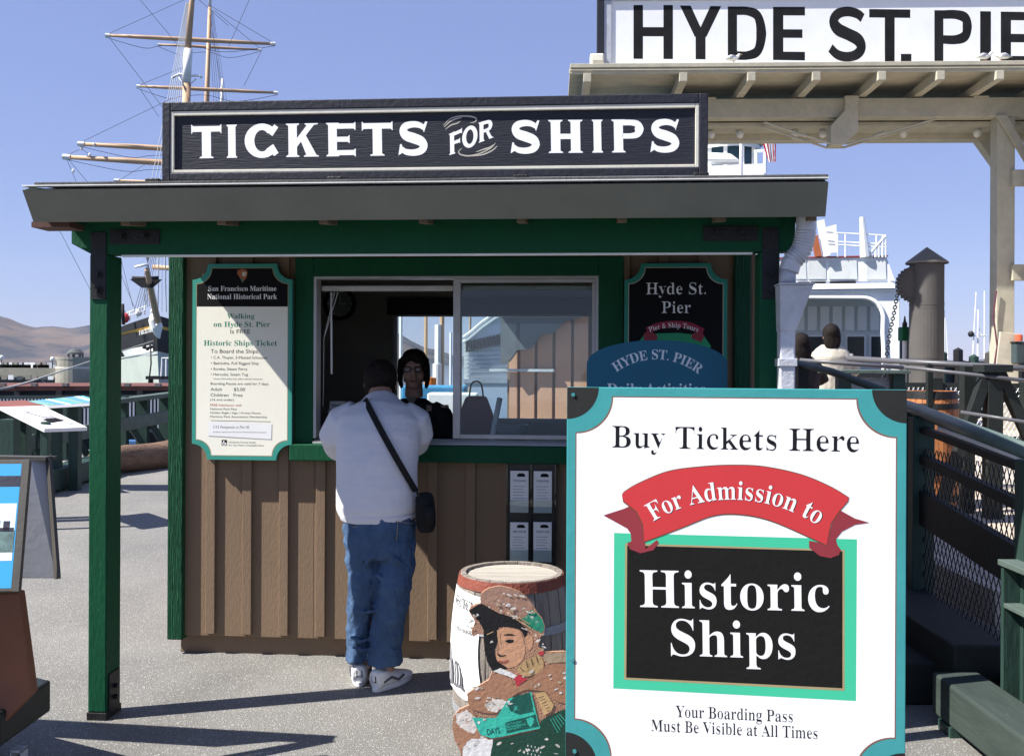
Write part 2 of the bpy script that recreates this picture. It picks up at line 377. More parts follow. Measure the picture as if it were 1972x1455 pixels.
# ================================================================== SETTING
def asphalt():
    m = bpy.data.materials.new('asphalt'); m.use_nodes = True; nt = m.node_tree; N = nt.nodes; L = nt.links; b = N['Principled BSDF']
    b.inputs['Roughness'].default_value = 0.85
    tc = N.new('ShaderNodeTexCoord')
    n1 = N.new('ShaderNodeTexNoise'); n1.inputs['Scale'].default_value = 1.1; n1.inputs['Detail'].default_value = 8; n1.inputs['Roughness'].default_value = .7
    n2 = N.new('ShaderNodeTexVoronoi'); n2.inputs['Scale'].default_value = 170
    n3 = N.new('ShaderNodeTexNoise'); n3.inputs['Scale'].default_value = 110; n3.inputs['Detail'].default_value = 6; n3.inputs['Roughness'].default_value = .8
    for n in (n1, n2, n3): L.new(tc.outputs['Object'], n.inputs['Vector'])
    r1 = N.new('ShaderNodeValToRGB'); r1.color_ramp.elements[0].position = .3; r1.color_ramp.elements[0].color = (.165, .160, .148, 1)
    r1.color_ramp.elements[1].position = .7; r1.color_ramp.elements[1].color = (.215, .206, .188, 1); L.new(n1.outputs[0], r1.inputs[0])
    r3 = N.new('ShaderNodeMapRange'); r3.inputs[1].default_value = .3; r3.inputs[2].default_value = .7; r3.inputs[3].default_value = .68; r3.inputs[4].default_value = 1.28; L.new(n3.outputs[0], r3.inputs[0])
    sc_ = N.new('ShaderNodeVectorMath'); sc_.operation = 'SCALE'; L.new(r1.outputs[0], sc_.inputs[0]); L.new(r3.outputs[0], sc_.inputs['Scale'])
    n4 = N.new('ShaderNodeTexNoise'); n4.inputs['Scale'].default_value = .45; n4.inputs['Detail'].default_value = 5; n4.inputs['Distortion'].default_value = 1.2; L.new(tc.outputs['Object'], n4.inputs['Vector'])
    r4 = N.new('ShaderNodeMapRange'); r4.inputs[1].default_value = .35; r4.inputs[2].default_value = .65; r4.inputs[3].default_value = .86; r4.inputs[4].default_value = 1.10; L.new(n4.outputs[0], r4.inputs[0])
    n5 = N.new('ShaderNodeTexNoise'); n5.inputs['Scale'].default_value = 3.3; n5.inputs['Detail'].default_value = 3; L.new(tc.outputs['Object'], n5.inputs['Vector'])
    r5 = N.new('ShaderNodeMapRange'); r5.inputs[1].default_value = .68; r5.inputs[2].default_value = .74; r5.inputs[3].default_value = 1; r5.inputs[4].default_value = .80; L.new(n5.outputs[0], r5.inputs[0])
    m4 = N.new('ShaderNodeMath'); m4.operation = 'MULTIPLY'; L.new(r4.outputs[0], m4.inputs[0]); L.new(r5.outputs[0], m4.inputs[1])
    m5 = N.new('ShaderNodeMath'); m5.operation = 'MULTIPLY'; L.new(m4.outputs[0], m5.inputs[0]); L.new(r3.outputs[0], m5.inputs[1]); L.new(m5.outputs[0], sc_.inputs['Scale'])
    # pale stone chips
    sp = N.new('ShaderNodeSeparateColor'); L.new(n2.outputs['Color'], sp.inputs[0])
    gt = N.new('ShaderNodeMath'); gt.operation = 'GREATER_THAN'; gt.inputs[1].default_value = .93; L.new(sp.outputs[0], gt.inputs[0])
    mm = N.new('ShaderNodeMix'); mm.data_type = 'RGBA'; L.new(gt.outputs[0], mm.inputs[0]); L.new(sc_.outputs[0], mm.inputs[6]); mm.inputs[7].default_value = (.36, .35, .33, 1)
    L.new(mm.outputs[2], b.inputs['Base Color'])
    bp = N.new('ShaderNodeBump'); bp.inputs['Strength'].default_value = .7; bp.inputs['Distance'].default_value = .006
    ad = N.new('ShaderNodeMath'); L.new(n2.outputs[0], ad.inputs[0]); L.new(n3.outputs[0], ad.inputs[1]); L.new(ad.outputs[0], bp.inputs['Height']); L.new(bp.outputs[0], b.inputs['Normal'])
    return m
b = MB(); b.box(-9, 5.5, -8, 18, -.6, 0)
tag(b.build('asphalt_pier_deck', asphalt()), kind='structure')
WOODDK = mat('tan_deck_surface', (0.40, 0.34, 0.27), 0.85, 0.25, 4, 0.6, 60)
b = MB(); b.box(2.75, 16, 5.6, 24, -.7, .32)
tag(b.build('raised_deck', WOODDK), kind='structure')
wat = mat('bay_water', (0.02, 0.05, 0.07), 0.08, 0.2, .5, 0.6, .9)
b = MB(); b.add([(-9000, -300, -3), (9000, -300, -3), (9000, 12000, -3), (-9000, 12000, -3)], [(0, 1, 2, 3)])
tag(b.build('bay_water', wat), kind='structure')
# hills across the bay
def hillmat(name, c1, c2, c3, s):
    m = bpy.data.materials.new(name); m.use_nodes = True; nt = m.node_tree; N = nt.nodes; L = nt.links; b_ = N['Principled BSDF']; b_.inputs['Roughness'].default_value = .95
    tc = N.new('ShaderNodeTexCoord'); n = N.new('ShaderNodeTexNoise'); n.inputs['Scale'].default_value = s; n.inputs['Detail'].default_value = 7; n.inputs['Roughness'].default_value = .62
    L.new(tc.outputs['Object'], n.inputs['Vector']); r = N.new('ShaderNodeValToRGB'); e = r.color_ramp.elements
    e[0].position = .47; e[0].color = (*c1, 1); e[1].position = .51; e[1].color = (*c2, 1); k = e.new(.62); k.color = (*c3, 1)
    L.new(n.outputs[0], r.inputs[0]); L.new(r.outputs[0], b_.inputs['Base Color'])
    return m
HILLM = hillmat('dry_grass_hills', (0.008, 0.014, 0.024), (0.042, 0.036, 0.040), (0.100, 0.072, 0.055), .0040)
ridge = [(-900, 560), (-300, 560), (-120, 585), (0, 617), (30, 630), (62, 640), (100, 637), (140, 639), (170, 633), (300, 640), (450, 652), (620, 640), (700, 622), (762, 640), (820, 672), (880, 690), (960, 693), (1100, 697), (1700, 694), (1830, 690), (1920, 687), (2100, 690), (2700, 680)]
from mathutils import noise
def hills():
    b_ = MB(); nx, ny = 300, 30
    for j in range(ny+1):
        D = 2700+1500*j/ny
        for i in range(nx+1):
            px = -700+3200*i/nx
            py = np.interp(px, [r_[0] for r_ in ridge], [r_[1] for r_ in ridge])
            h = (701-py)*3900/F
            t = j/ny; q = (math.sin(min(t/.8, 1)*math.pi/2))**1.2 if t < .8 else 1-.5*((t-.8)/.2)
            x = (px-986)*D/F
            nz = noise.fractal(Vector((x*.0022, D*.0022, .3)), .9, 2.2, 6)
            z = h*q*(1+.35*nz*(1-t*.75))+14*nz*(1-abs(2*t-1))-2.5
            b_.v.append((x, D, max(z, -4) if j else -4))
    for j in range(ny):
        for i in range(nx):
            a = j*(nx+1)+i; b_.f.append((a, a+1, a+nx+2, a+nx+1))
    tag(b_.build('hills', HILLM, smooth=True), kind='structure')
hills()

# ================================================================== TICKET BOOTH
TH = R(4.5); BO = Vector((-1.83, 5.43, 0)); EX = Vector((math.cos(TH), -math.sin(TH), 0)); EY = Vector((math.sin(TH), math.cos(TH), 0))
def bl(px, py, yl=0.0):
    u = px-986; v = py-700; d = Vector(((u+ROLL*v)/F, 1, -(v-ROLL*u)/F))
    t = (yl+BO.x*EY.x+BO.y*EY.y)/(d.x*EY.x+d.y*EY.y)
    x = (t*d.x-BO.x)*EX.x+(t*d.y-BO.y)*EX.y
    return (x, EYE+t*d.z)
booth = empty('ticket_booth', BO, (0, 0, -TH), 'brown board and batten ticket booth with green posts and flat canopy', 'booth')
WR = bl(1447, 700)[0]                      # right end of the front wall
HW = 2.42                                  # wall height
wx0, wz1 = bl(607, 531.5); wx1 = bl(1152, 700)[0]; wz0 = bl(880, 856)[1]; wz1 = bl(880, 532)[1]
PT = 0.018
def bpart(name, x0, x1, y0, y1, z0, z1, m, bevel=0.003, parent=booth, label=None):
    return MB().box(x0, x1, y0, y1, z0, z1).build(name, m, parent, bevel=bevel, label=label)
# siding boards, 0.2035 m pitch, split round the window
xb0 = bl(417, 900)[0]; pitch = .2045
edges = [0.0]; k = xb0-pitch
while k > .06: k -= pitch
k += pitch
while k < WR-.05: edges.append(k-.026); k += pitch
edges.append(WR)
for i in range(len(edges)-1):
    a, c = edges[i]+.0015, edges[i+1]-.0015
    segs = []
    cuts = sorted({a, c, *[q for q in (wx0, wx1) if a < q < c]})
    for p, q in zip(cuts[:-1], cuts[1:]):
        mid = (p+q)/2
        if wx0 < mid < wx1: segs += [(p, q, .10, wz0), (p, q, wz1, HW)]
        else: segs.append((p, q, .10, HW))
    for p, q, z0, z1 in segs: bpart('siding_board', p, q, 0, PT, z0, z1, BROWN)
    if i:
        e = edges[i]
        if wx0-.03 < e < wx1+.03:
            bpart('batten', e-.026, e+.026, -.020, -.0005, .115, wz0-.09, BROWN)
        else: bpart('batten', e-.026, e+.026, -.020, -.0005, .115, HW-.05, BROWN)
bpart('skirting', .0, WR-.01, .032, 2.24, .0, .0995, BROWN, .004)
# inner lining round the opening
for x0, x1, z0, z1 in ((0.02, wx0, .1, HW), (wx1, WR-.02, .1, HW), (wx0, wx1, .1, wz0), (wx0, wx1, wz1, HW)):
    bpart('lining', x0, x1, PT+.001, .085, z0, z1, DARKIN, 0)
DEP = 2.25
c0 = bl(328, 900)[0]; c1 = bl(358, 900)[0]; cz = bl(340, 1228)[1]
bpart('corner_board', c0, c1-.002, -.036, .09, cz, HW, GREENW, .006)
bpart('corner_board', bl(1412, 700)[0], bl(1444, 700)[0], -.036, -.001, cz, HW, GREENW, .006)
bpart('side_wall', c0+.03, c0+.05, .09, DEP, .1, HW, BROWN, 0); bpart('side_wall', WR, WR+.02, .001, DEP, .1, HW, BROWN, 0)
for i in range(11):
    bpart('side_batten', c0+.012, c0+.03, .2+i*.2, .25+i*.2, .11, HW-.02, BROWN)
# rear wall with its window
rx0, rz1 = bl(757, 602, DEP); rx1 = bl(1142, 602, DEP)[0]; rz0 = bl(900, 812, DEP)[1]
for x0, x1, z0, z1 in ((c0+.05, rx0, .1, HW), (rx1, WR, .1, HW), (rx0, rx1, .1, rz0), (rx0, rx1, rz1, HW)):
    bpart('rear_wall', x0, x1, DEP, DEP+.08, z0, z1, DARKIN, 0)
rm = bl(884, 700, DEP)[0]
for x0, x1, z0, z1 in ((rx0, rx0+.035, rz0, rz1), (rx1-.035, rx1, rz0, rz1), (rx0+.035, rx1-.035, rz0, rz0+.03), (rx0+.035, rx1-.035, rz1-.03, rz1), (rm-.02, rm+.02, rz0+.03, rz1-.03)):
    bpart('rear_window_frame', x0, x1, DEP-.02, DEP+.03, z0, z1, ALU)
bpart('rear_window_pane', rx0+.036, rm-.02, DEP+.01, DEP+.014, rz0+.03, rz1-.03, glass(), 0)
bpart('rear_window_pane', rm+.02, rx1-.036, DEP+.01, DEP+.014, rz0+.03, rz1-.03, glass(), 0)
bpart('rolled_blind', rx0-.03, rx1+.03, DEP-.09, DEP-.02, rz1-.02, rz1+.11, mat('dark_blind', (.05, .045, .04), .8), .01)
bpart('floor', c0+.05, WR, .085, DEP, .1, .13, DARKIN, 0)
bpart('ceiling', c0+.05, WR, .085, DEP, HW-.06, HW-.03, DARKIN, 0)
cntz = wz0-.02
bpart('counter', c0+.06, WR-.02, .09, .52, cntz-.04, cntz-.005, mat('counter_laminate', (.10, .11, .14), .4), .004)
bpart('rear_counter', bl(884, 830, DEP)[0], WR-.02, 1.7, DEP-.03, cntz-.16, cntz-.12, MATS['counter_laminate'], .004)
# window trim (green) and sill
tx0 = bl(567, 700)[0]; tx1 = bl(1200, 700)[0]; tzt = bl(700, 497)[1]; tzb = bl(700, 886)[1]
bpart('window_trim', tx0+.01, wx0, -.03, -.001, wz0+.001, tzt, GREEN, .004)
bpart('window_trim', wx1, tx1, -.03, -.001, wz0+.001, tzt, GREEN, .004)
bpart('window_trim', wx0+.001, wx1-.001, -.03, -.001, wz1, tzt, GREEN, .004)
bpart('window_sill', tx0-.005, tx1, -.075, -.001, tzb, wz0, GREEN, .006)
# sliding window
wf = bpart('window_frame', wx0, wx1, -.028, .06, wz1-.014, wz1-.001, ALU, .001)
fr = .016
for x0, x1, z0, z1 in ((wx0, wx0+fr, wz0+.03, wz1-.014), (wx1-fr, wx1, wz0+.03, wz1-.014)):
    bpart('jamb', x0, x1, -.028, .06, z0, z1, ALU, .001, wf)
for i in range(3): bpart('track', wx0+.0005, wx1-.0005, -.040+i*.036, -.010+i*.036, wz0+.0005, wz0+.012+.007*i, ALU, .001, wf)
mx0 = bl(873, 700)[0]; mx1 = bl(887, 700)[0]
sash = bpart('sliding_sash', mx0, mx1, -.014, .02, wz0+.034, wz1-.016, ALU, .002)
bpart('sash_rail', mx1, wx1-fr-.001, -.012, .014, wz1-.034, wz1-.0165, ALU, .001, sash)
bpart('sash_rail', mx1, wx1-fr-.001, -.012, .014, wz0+.034, wz0+.056, ALU, .001, sash)
bpart('sash_rail', wx1-fr-.018, wx1-fr-.001, -.012, .014, wz0+.057, wz1-.035, ALU, .001, sash)
bpart('window_pane', mx1+.001, wx1-fr-.019, -.001, .002, wz0+.057, wz1-.035, glass(), 0, sash)
bpart('front_blind', wx0+.02, mx0-.003, .045, .075, wz1-.075, wz1-.045, mat('pale_blind', (.5, .5, .48), .6), .008)
bpart('front_blind', mx1+.003, wx1-.025, .045, .075, wz1-.07, wz1-.045, MATS['pale_blind'], .008)
xw = bl(632, 600)[0]
MB().tube([(xw, .06, wz1-.08), (xw+.005, .06, bl(630, 720)[1])], .006, 8).build('blind_wand', WHITEP, booth, smooth=True)
for q in (638, 645):
    a = bl(q, 570)[0]; bq = bl(618, 660)[0]
    MB().tube([(a, .065, wz1-.08), (bq, .062, bl(618, 650)[1]), (bq-.003, .062, wz0+.2)], .0018, 5).build('blind_cord', WHITEP, booth)
# canopy: posts, header, rafters, fascia, roof
PY = -1.02
pz = bl(200, 490, PY)[1]
def post(px0, px1):
    x0 = bl(px0, 900, PY)[0]; x1 = bl(px1, 900, PY)[0]
    p = MB().box(x0, x1, PY, PY+.135, .035, pz).build('canopy_post', GREEN, booth, bevel=.005)
    bpart('post_foot', x0-.004, x1+.004, PY-.005, PY+.14, .0, .034, STEEL, .003, p)
    bpart('base_bracket', x1+.0005, x1+.006, PY+.02, PY+.12, .034, .20, STEEL, .001, p)
    for z in (.085, .135): MB().tube([(x1+.005, PY+.07, z), (x1+.022, PY+.07, z)], .011, 6).build('bolt', STEEL, p)
    return x0, x1, p
pl0, pl1, pl = post(171, 206); pr0, pr1, pr = post(1462, 1500)
hx0 = bl(137, 460, PY)[0]; hx1 = bl(1532, 460, PY)[0]; hz1 = pz+.26
hx_in = bl(176, 495, PY)[0]
MB().prism([(hx0, hz1), (hx1, hz1), (hx1, pz+.001), (hx_in, pz+.001), (hx0, pz+.05)], PY, PY+.09).build('header_beam', GREEN, booth, bevel=.004)
bpart('beam_strip', bl(232, 490, PY)[0], bl(1450, 490, PY)[0], PY+.01, PY+.03, pz-.010, pz-.001, DRIP, .001)
for sx0, sx1, sd_ in ((pl0, pl1, 1), (pr0, pr1, -1)):
    br = MB().box(sx0+.008, sx1-.006, PY-.007, PY-.001, pz-.20, pz+.10).build('tee_strap', STEEL, booth, bevel=.001)
    a, c = (sx1+.01, sx1+.24) if sd_ > 0 else (sx0-.24, sx0-.01)
    bpart('strap_arm', a, c, PY-.007, PY-.001, pz+.045, pz+.11, STEEL, .001, br)
    xm = (sx0+sx1)/2
    for x, z in ((xm, pz-.09), (xm, pz-.16), ((a*.3+c*.7), pz+.08), ((a*.75+c*.25), pz+.08)):
        MB().tube([(x, PY-.006, z), (x, PY-.012, z)], .021, 12).tube([(x, PY-.012, z), (x, PY-.026, z)], .012, 6).build('bolt', STEEL, br)
FY = -1.35
fx0, fzt = bl(42, 368, FY); fx1 = bl(1596, 350, FY)[0]; fzt = bl(800, 358, FY)[1]; fzb = bl(800, 423, FY+.11)[1]
fb0 = bl(64, 430, FY+.11)[0]; fb1 = bl(1590, 418, FY+.11)[0]
b = MB(); b.add([(fx0, FY, fzt), (fx1, FY, fzt), (fb1, FY+.11, fzb), (fb0, FY+.11, fzb), (fx0+.004, FY+.04, fzt+.012), (fx1, FY+.04, fzt+.012), (fb1, FY+.15, fzb+.012), (fb0, FY+.15, fzb+.012)],
        [(0, 3, 2, 1), (4, 5, 6, 7), (0, 1, 5, 4), (3, 7, 6, 2), (0, 4, 7, 3), (1, 2, 6, 5)])
b.build('fascia_board', FASCIA, booth, bevel=.003)
SLP = .115
def roofz(y): return fzt+.012+(y-FY)*SLP
RY1 = DEP+.3
for xa in (fx0+.003, fx1-.035):
    b = MB(); b.add([(xa, FY+.04, roofz(FY+.04)), (xa+.032, FY+.04, roofz(FY+.04)), (xa+.032, RY1, roofz(RY1)), (xa, RY1, roofz(RY1)),
                     (xa, FY+.14, roofz(FY)-.11), (xa+.032, FY+.14, roofz(FY)-.11), (xa+.032, RY1, roofz(RY1)-.10), (xa, RY1, roofz(RY1)-.10)],
                    [(0, 1, 2, 3), (4, 7, 6, 5), (0, 4, 5, 1), (1, 5, 6, 2), (2, 6, 7, 3), (3, 7, 4, 0)])
    b.build('barge_board', GREEN, booth, bevel=.002)
b = MB()
b.box(fx0+.036, fx1-.036, FY+.06, RY1, 0, .02, Matrix(((1, 0, 0, 0), (0, 1, 0, 0), (0, SLP, 1, fzt-.012-FY*SLP), (0, 0, 0, 1))))
b.build('roof_deck', mat('soffit_ply', (.03, .05, .04), .8), booth)
MB().box(fx0+.04, fx1+.004, FY+.02, RY1+.03, .0, .016, Matrix(((1, 0, 0, 0), (0, 1, 0, 0), (0, SLP, 1, fzt+.016-FY*SLP), (0, 0, 0, 1)))).build('roofing', ROOFM, booth, bevel=.004)
bpart('drip_edge', fx0+.001, fx1+.001, FY-.004, FY+.03, fzt+.002+.012, fzt+.018, DRIP, .001)
rz = fzb-.008
for px in (248, 432, 627, 818, 1005, 1198, 1387, 1560):
    x = bl(px, 428, FY+.2)[0]
    MB().box(x-.019, x+.019, FY+.165, RY1-.02, 0, .12, Matrix(((1, 0, 0, 0), (0, 1, 0, 0), (0, SLP, 1, rz-SLP*(FY+.165)), (0, 0, 0, 1)))).build('rafter', RAFT, booth, bevel=.002)
bpart('soffit_strip', bl(68, 432, FY+.2)[0], bl(140, 432, FY+.2)[0], FY+.17, FY+.30, rz-.004, rz+.02, mat('soffit_brown', (.10, .05, .04), .8), 0)
# downpipe at the right-hand end of the canopy
dp = empty('downpipe', (0, 0, 0), (0, 0, 0)); dp.parent = booth
def dpt(px, py, yl=-1.12):
    x, z = bl(px, py, yl); return Vector((x, yl, z))
path = crom([dpt(1553, 415), dpt(1552, 440), dpt(1549, 462), dpt(1541, 485), dpt(1526, 502), dpt(1519, 522)], 16)
rr = [.041+(.0035*math.sin(i*1.55) if 18 < i < 66 else 0) for i in range(len(path))]
MB().tube(path, rr, 20).build('flexible_elbow', GREYM, dp, smooth=True)
MB().tube([dpt(1517, 518), dpt(1516, 552)], .034, 20).build('pipe_stub', GREYM, dp, smooth=True)
a = dpt(1498, 550); c = dpt(1562, 550); d = dpt(1530, 638); e = dpt(1500, 638)
b = MB(); y0, y1 = -1.17, -1.06
b.add([(a.x, y0, a.z), (c.x, y0, c.z), (d.x, y0+.02, d.z), (e.x, y0+.02, e.z), (a.x, y1, a.z), (c.x, y1, c.z), (d.x, y1, d.z), (e.x, y1, e.z)],
      [(0, 3, 2, 1), (4, 5, 6, 7), (0, 4, 7, 3), (1, 2, 6, 5), (3, 7, 6, 2), (0, 1, 5, 4)])
b.build('leader_head', GREYM, dp, bevel=.003)
bpart('head_rim', a.x-.004, c.x+.004, y0-.005, y1+.004, a.z, a.z+.008, GREYM, .001, dp)
MB().box(e.x+.001, d.x-.001, y0+.025, y1-.01, .12, e.z+.01).build('square_pipe', GREYM, dp, bevel=.006)
bpart('pipe_strap', e.x-.006, d.x+.006, y0+.018, y1-.003, dpt(1500, 705).z, dpt(1500, 690).z, GREYM, .002, dp)
# things inside the booth
ck = empty('wall_clock', (0, 0, 0), label='round black wall clock high on the rear wall inside the booth', cat='clock')
x, z = bl(655, 585, DEP-.03); ck.location = BO+EX*x+EY*(DEP-.03)+Vector((0, 0, z)); ck.rotation_euler = (R(90), 0, -TH)
MB().lathe([(.10, 0), (.125, 0), (.13, .02), (.12, .035), (.10, .03)], 32).build('rim', STEEL, ck, smooth=True)
MB().lathe([(.001, .004), (.101, .004)], 32).build('dial', mat('clock_dial', (.4, .4, .38), .5), ck)
MB().box(-.004, .004, 0, .07, .008, .01).build('hand', WHITEP, ck); MB().box(-.004, .05, -.004, .004, .011, .013).build('hand', WHITEP, ck)
for i in range(12):
    a = i*math.pi/6; MB().box(-.005, .005, .08, .095, .006, .008, Matrix.Rotation(a, 4, 'Z')).build('hour_mark', WHITEP, ck)
def booth_thing(name, px, py, yl, label, cat, group=None):
    x, z = bl(px, py, yl); return empty(name, BO+EX*x+EY*yl+Vector((0, 0, z)), (0, 0, -TH), label, cat, group)
fx_, fz_ = bl(645, 820, .3)
lr = empty('leaflet_holder', BO+EX*fx_+EY*.3+Vector((0, 0, cntz-.004)), (0, 0, -TH), 'small stepped leaflet holder on the counter left of the man', 'leaflet holder')
MB().prism([(-.055, 0), (.055, 0), (.055, .03), (-.055, .03)], -.04, .06).build('base', STEEL, lr)
for i, (h, wd) in enumerate(((.135, .05), (.19, .046), (.245, .048))):
    MB().box(-wd, wd, -.03+i*.03, -.028+i*.03, .03, h, Matrix.Rotation(R(-8), 4, 'X')).build('leaflet', PAPER, lr)
    MB().box(-wd+.01, wd-.01, -.0315+i*.03, -.0308+i*.03, h-.028, h-.02, Matrix.Rotation(R(-8), 4, 'X')).build('printed_line', GREYINK, lr)
tb = booth_thing('plastic_tub', 985, 842, .33, 'clear grey plastic tub on the counter behind the closed pane', 'tub')
tb.location.z = cntz-.004
MB().lathe([(.001, .001), (.075, .001), (.095, .11), (.098, .115), (.09, .112), (.07, .006), (.001, .006)], 28).build('bowl', mat('clear_grey_plastic', (.2, .22, .22), .25), tb, smooth=True)
bn = booth_thing('notebook', 1000, 822, 1.85, 'white notebook on the rear counter under the window', 'notebook'); bn.location.z = cntz-.119
MB().box(-.12, .12, -.08, .08, 0, .02).build('cover', PAPER, bn, bevel=.003)
rb_ = booth_thing('red_bag', 917, 800, 1.6, 'dark red bag hanging inside the booth by the sash', 'bag'); rb_.location.z = cntz-.10
MB().prism([(-.10, 0), (.10, 0), (.12, .2), (.07, .33), (-.07, .33), (-.12, .2)], -.04, .04).build('sack', mat('red_cloth', (.40, .02, .035), .8, bump=.6), rb_, bevel=.02)
MB().tube(crom([(-.05, 0, .32), (-.03, 0, .42), (.03, 0, .42), (.05, 0, .32)], 6), .006).build('handle', STEEL, rb_)
pu = booth_thing('paper_roll', 945, 800, .28, 'white rolled paper leaning behind the closed pane', 'paper roll'); pu.location.z = cntz-.004
MB().tube([(0, 0, 0), (.04, .12, .26)], .016, 12).build('roll', PAPER, pu, smooth=True)

# ------------------------------------------------------------------ sign on the canopy roof
SYL = FY+.10
sx0, sz1 = bl(312, 193, SYL); sx1 = bl(1364, 183, SYL)[0]; szb = bl(840, 343, SYL)[1]; szt = bl(840, 188, SYL)[1]
rs = empty('roof_sign', BO+EX*sx0+EY*SYL+Vector((0, 0, szb)), (0, 0, -TH), 'long slate black sign reading TICKETS FOR SHIPS on the booth roof', 'sign')
SW = sx1-sx0; SH = szt-szb
HM = homog([(312, 193), (1364, 183), (1360, 343), (310, 345)], [(0, SH), (SW, SH), (SW, 0), (0, 0)])
fwid = .048
MB().box(.01, SW-.01, .0165, .060, .01, SH-.01).build('board', SLATE, rs)
for x0, x1, z0, z1 in ((0, fwid*.75, 0, SH), (SW-fwid*.75, SW, 0, SH), (fwid*.75, SW-fwid*.75, SH-fwid*.8, SH), (fwid*.75, SW-fwid*.75, 0, fwid*.7)):
    MB().box(x0, x1, 0, .09, z0, z1).build('frame', SLATEF, rs, bevel=.004)
a = fwid*.75; bz = fwid*.8; lw = .018
for x0, x1, z0, z1 in ((a, a+lw*.8, fwid*.7, SH-bz), (SW-a-lw*.8, SW-a, fwid*.7, SH-bz), (a+lw*.8, SW-a-lw*.8, SH-bz-lw, SH-bz), (a+lw*.8, SW-a-lw*.8, fwid*.7, fwid*.7+lw*.7)):
    MB().box(x0, x1, .004, .0162, z0, z1).build('liner', TAN, rs, bevel=.002)
def c2(x, y): return (300+x/3.2867, 160+y/3.2867)
def c3(x, y): return (850+x/3.2867, 160+y/3.2867)
def letters(par, specs, conv, hm, y, m, serif, lift=0.0):
    for ch, x0, x1, ty0, ty1, by0, by1 in specs:
        q = [hm(*conv(x0, by0)), hm(*conv(x1, by1)), hm(*conv(x1, ty1)), hm(*conv(x0, ty0))]
        b_ = MB()
        for i, pl_ in enumerate(place_glyph(ch, serif, q)): b_.sheet(pl_, y-.00002*(i % 5))
        b_.build('letter', m, par)
def LN(x, a0, a1, X0, X1): return a0+(a1-a0)*(x-X0)/(X1-X0)
sp = []
for ch, x0, x1 in (('T', 212, 402), ('I', 435, 500), ('C', 548, 768), ('K', 808, 1016), ('E', 1062, 1250), ('T', 1290, 1485), ('S', 1520, 1710)):
    e = 4 if ch in 'CS' else 0
    sp.append((ch, x0, x1, LN(x0, 252, 236, 212, 1710)-e, LN(x1, 252, 236, 212, 1710)-e, LN(x0, 462, 452, 212, 1710)+e, LN(x1, 462, 452, 212, 1710)+e))
LETW = mat('gloss_white_letter', (.88, .88, .88), .4, .01, 3, 0)
letters(rs, sp, c2, HM, .0160, LETW, True)
sp = []
for ch, x0, x1 in (('S', 425, 615), ('H', 665, 887), ('I', 945, 1013), ('P', 1068, 1275), ('S', 1315, 1505)):
    e = 4 if ch in 'S' else 0
    sp.append((ch, x0, x1, 235-e, 235-e, 446+e, 446+e))
letters(rs, sp, c3, HM, .0160, LETW, True)
letters(rs, [('F', 30, 118, 322, 282, 456, 430), ('O', 118, 216, 285, 252, 420, 395), ('R', 222, 312, 250, 222, 378, 345)], c3, HM, .0160, LETW, True)
SCR = mat('tan_flourish', (.45, .42, .36), .5, .05)
for k, pts in enumerate([[(0, 265), (40, 225), (90, 208), (150, 206), (200, 215), (210, 232), (195, 245), (170, 248)], [(5, 275), (45, 238), (85, 222), (118, 216)], [(12, 290), (50, 262), (85, 252), (108, 238)],
                         [(115, 412), (95, 430), (105, 450), (160, 460), (230, 445), (300, 410), (330, 378)], [(180, 462), (250, 452), (310, 425), (340, 398)], [(205, 436), (250, 420), (290, 408), (325, 385)]]):
    pth = [HM(*c3(*p)) for p in crom(pts, 5)]
    flatprint('flourish', strip(pth, [.002, .005, .006, .005, .002]), .1067, SCR, rs)
WHTUBE = mat('white_conduit', (.75, .76, .78), .4, .1, 20, .1)
MB().tube([(.10, -.02, -.012), (SW-.05, -.02, -.010)], .007, 8).build('conduit', WHTUBE, rs, smooth=True)
for px in (300, 645, 1000, 1345):
    x = HM(px, 343)[0]
    bkt = MB().box(x-.045, x+.045, -.06, .05, -.032, -.012).build('mounting_foot', SLATEF, rs, bevel=.004)
    MB().box(x-.030, x+.030, -.045, .02, -.0118, .004).build('bolt', STEEL, bkt, bevel=.004)

# ------------------------------------------------------------------ notched boards on the wall
def notched(x0, x1, z0, z1, r, n=8):
    pts = []
    for cx, cz, a0 in ((x0, z0, 90), (x1, z0, 180), (x1, z1, 270), (x0, z1, 0)):
        for i in range(n+1):
            a = R(a0-90*i/n); pts.append((cx+r*math.cos(a), cz+r*math.sin(a)))
    return pts
def inset_notched(x0, x1, z0, z1, r, d):
    return notched(x0+d, x1-d, z0+d, z1-d, r)
WY = -.075
def wallboard(name, pxl, pxr, pyt, pyb, label, border, r):
    x0, zt = bl(pxl, pyt, WY); x1 = bl(pxr, pyt, WY)[0]; zb = bl(pxl, pyb, WY)[1]; zt = bl((pxl+pxr)/2, pyt, WY)[1]
    o = empty(name, BO+EX*x0+EY*WY+Vector((0, 0, zb)), (0, 0, -TH), label, 'sign')
    Wd, Hd = x1-x0, zt-zb
    MB().prism(notched(0, Wd, 0, Hd, r), 0, .028).build('board', border, o)
    MB().box(Wd*.25, Wd*.75, .0285, .045, .05, Hd*.95).build('spacer', BROWN, o)
    hm = homog([(pxl, pyt), (pxr, pyt), (pxr, pyb), (pxl, pyb)], [(0, Hd), (Wd, Hd), (Wd, 0), (0, 0)])
    return o, Wd, Hd, hm
ws, Wd, Hd, hm = wallboard('fare_sign', 371, 563, 508, 884, 'cream and black sign with ship ticket prices left of the window', mat('teal_edge_print', (.04, .28, .22), .5, .05, 3, .05), .085)
flatprint('gold_line', [inset_notched(0, Wd, 0, Hd, .085, .021)], -.001, GOLD, ws)
ip = inset_notched(0, Wd, 0, Hd, .085, .0245)
flatprint('cream_field', [ip], -.002, CREAMP, ws)
zc = hm(460, 590)[1]
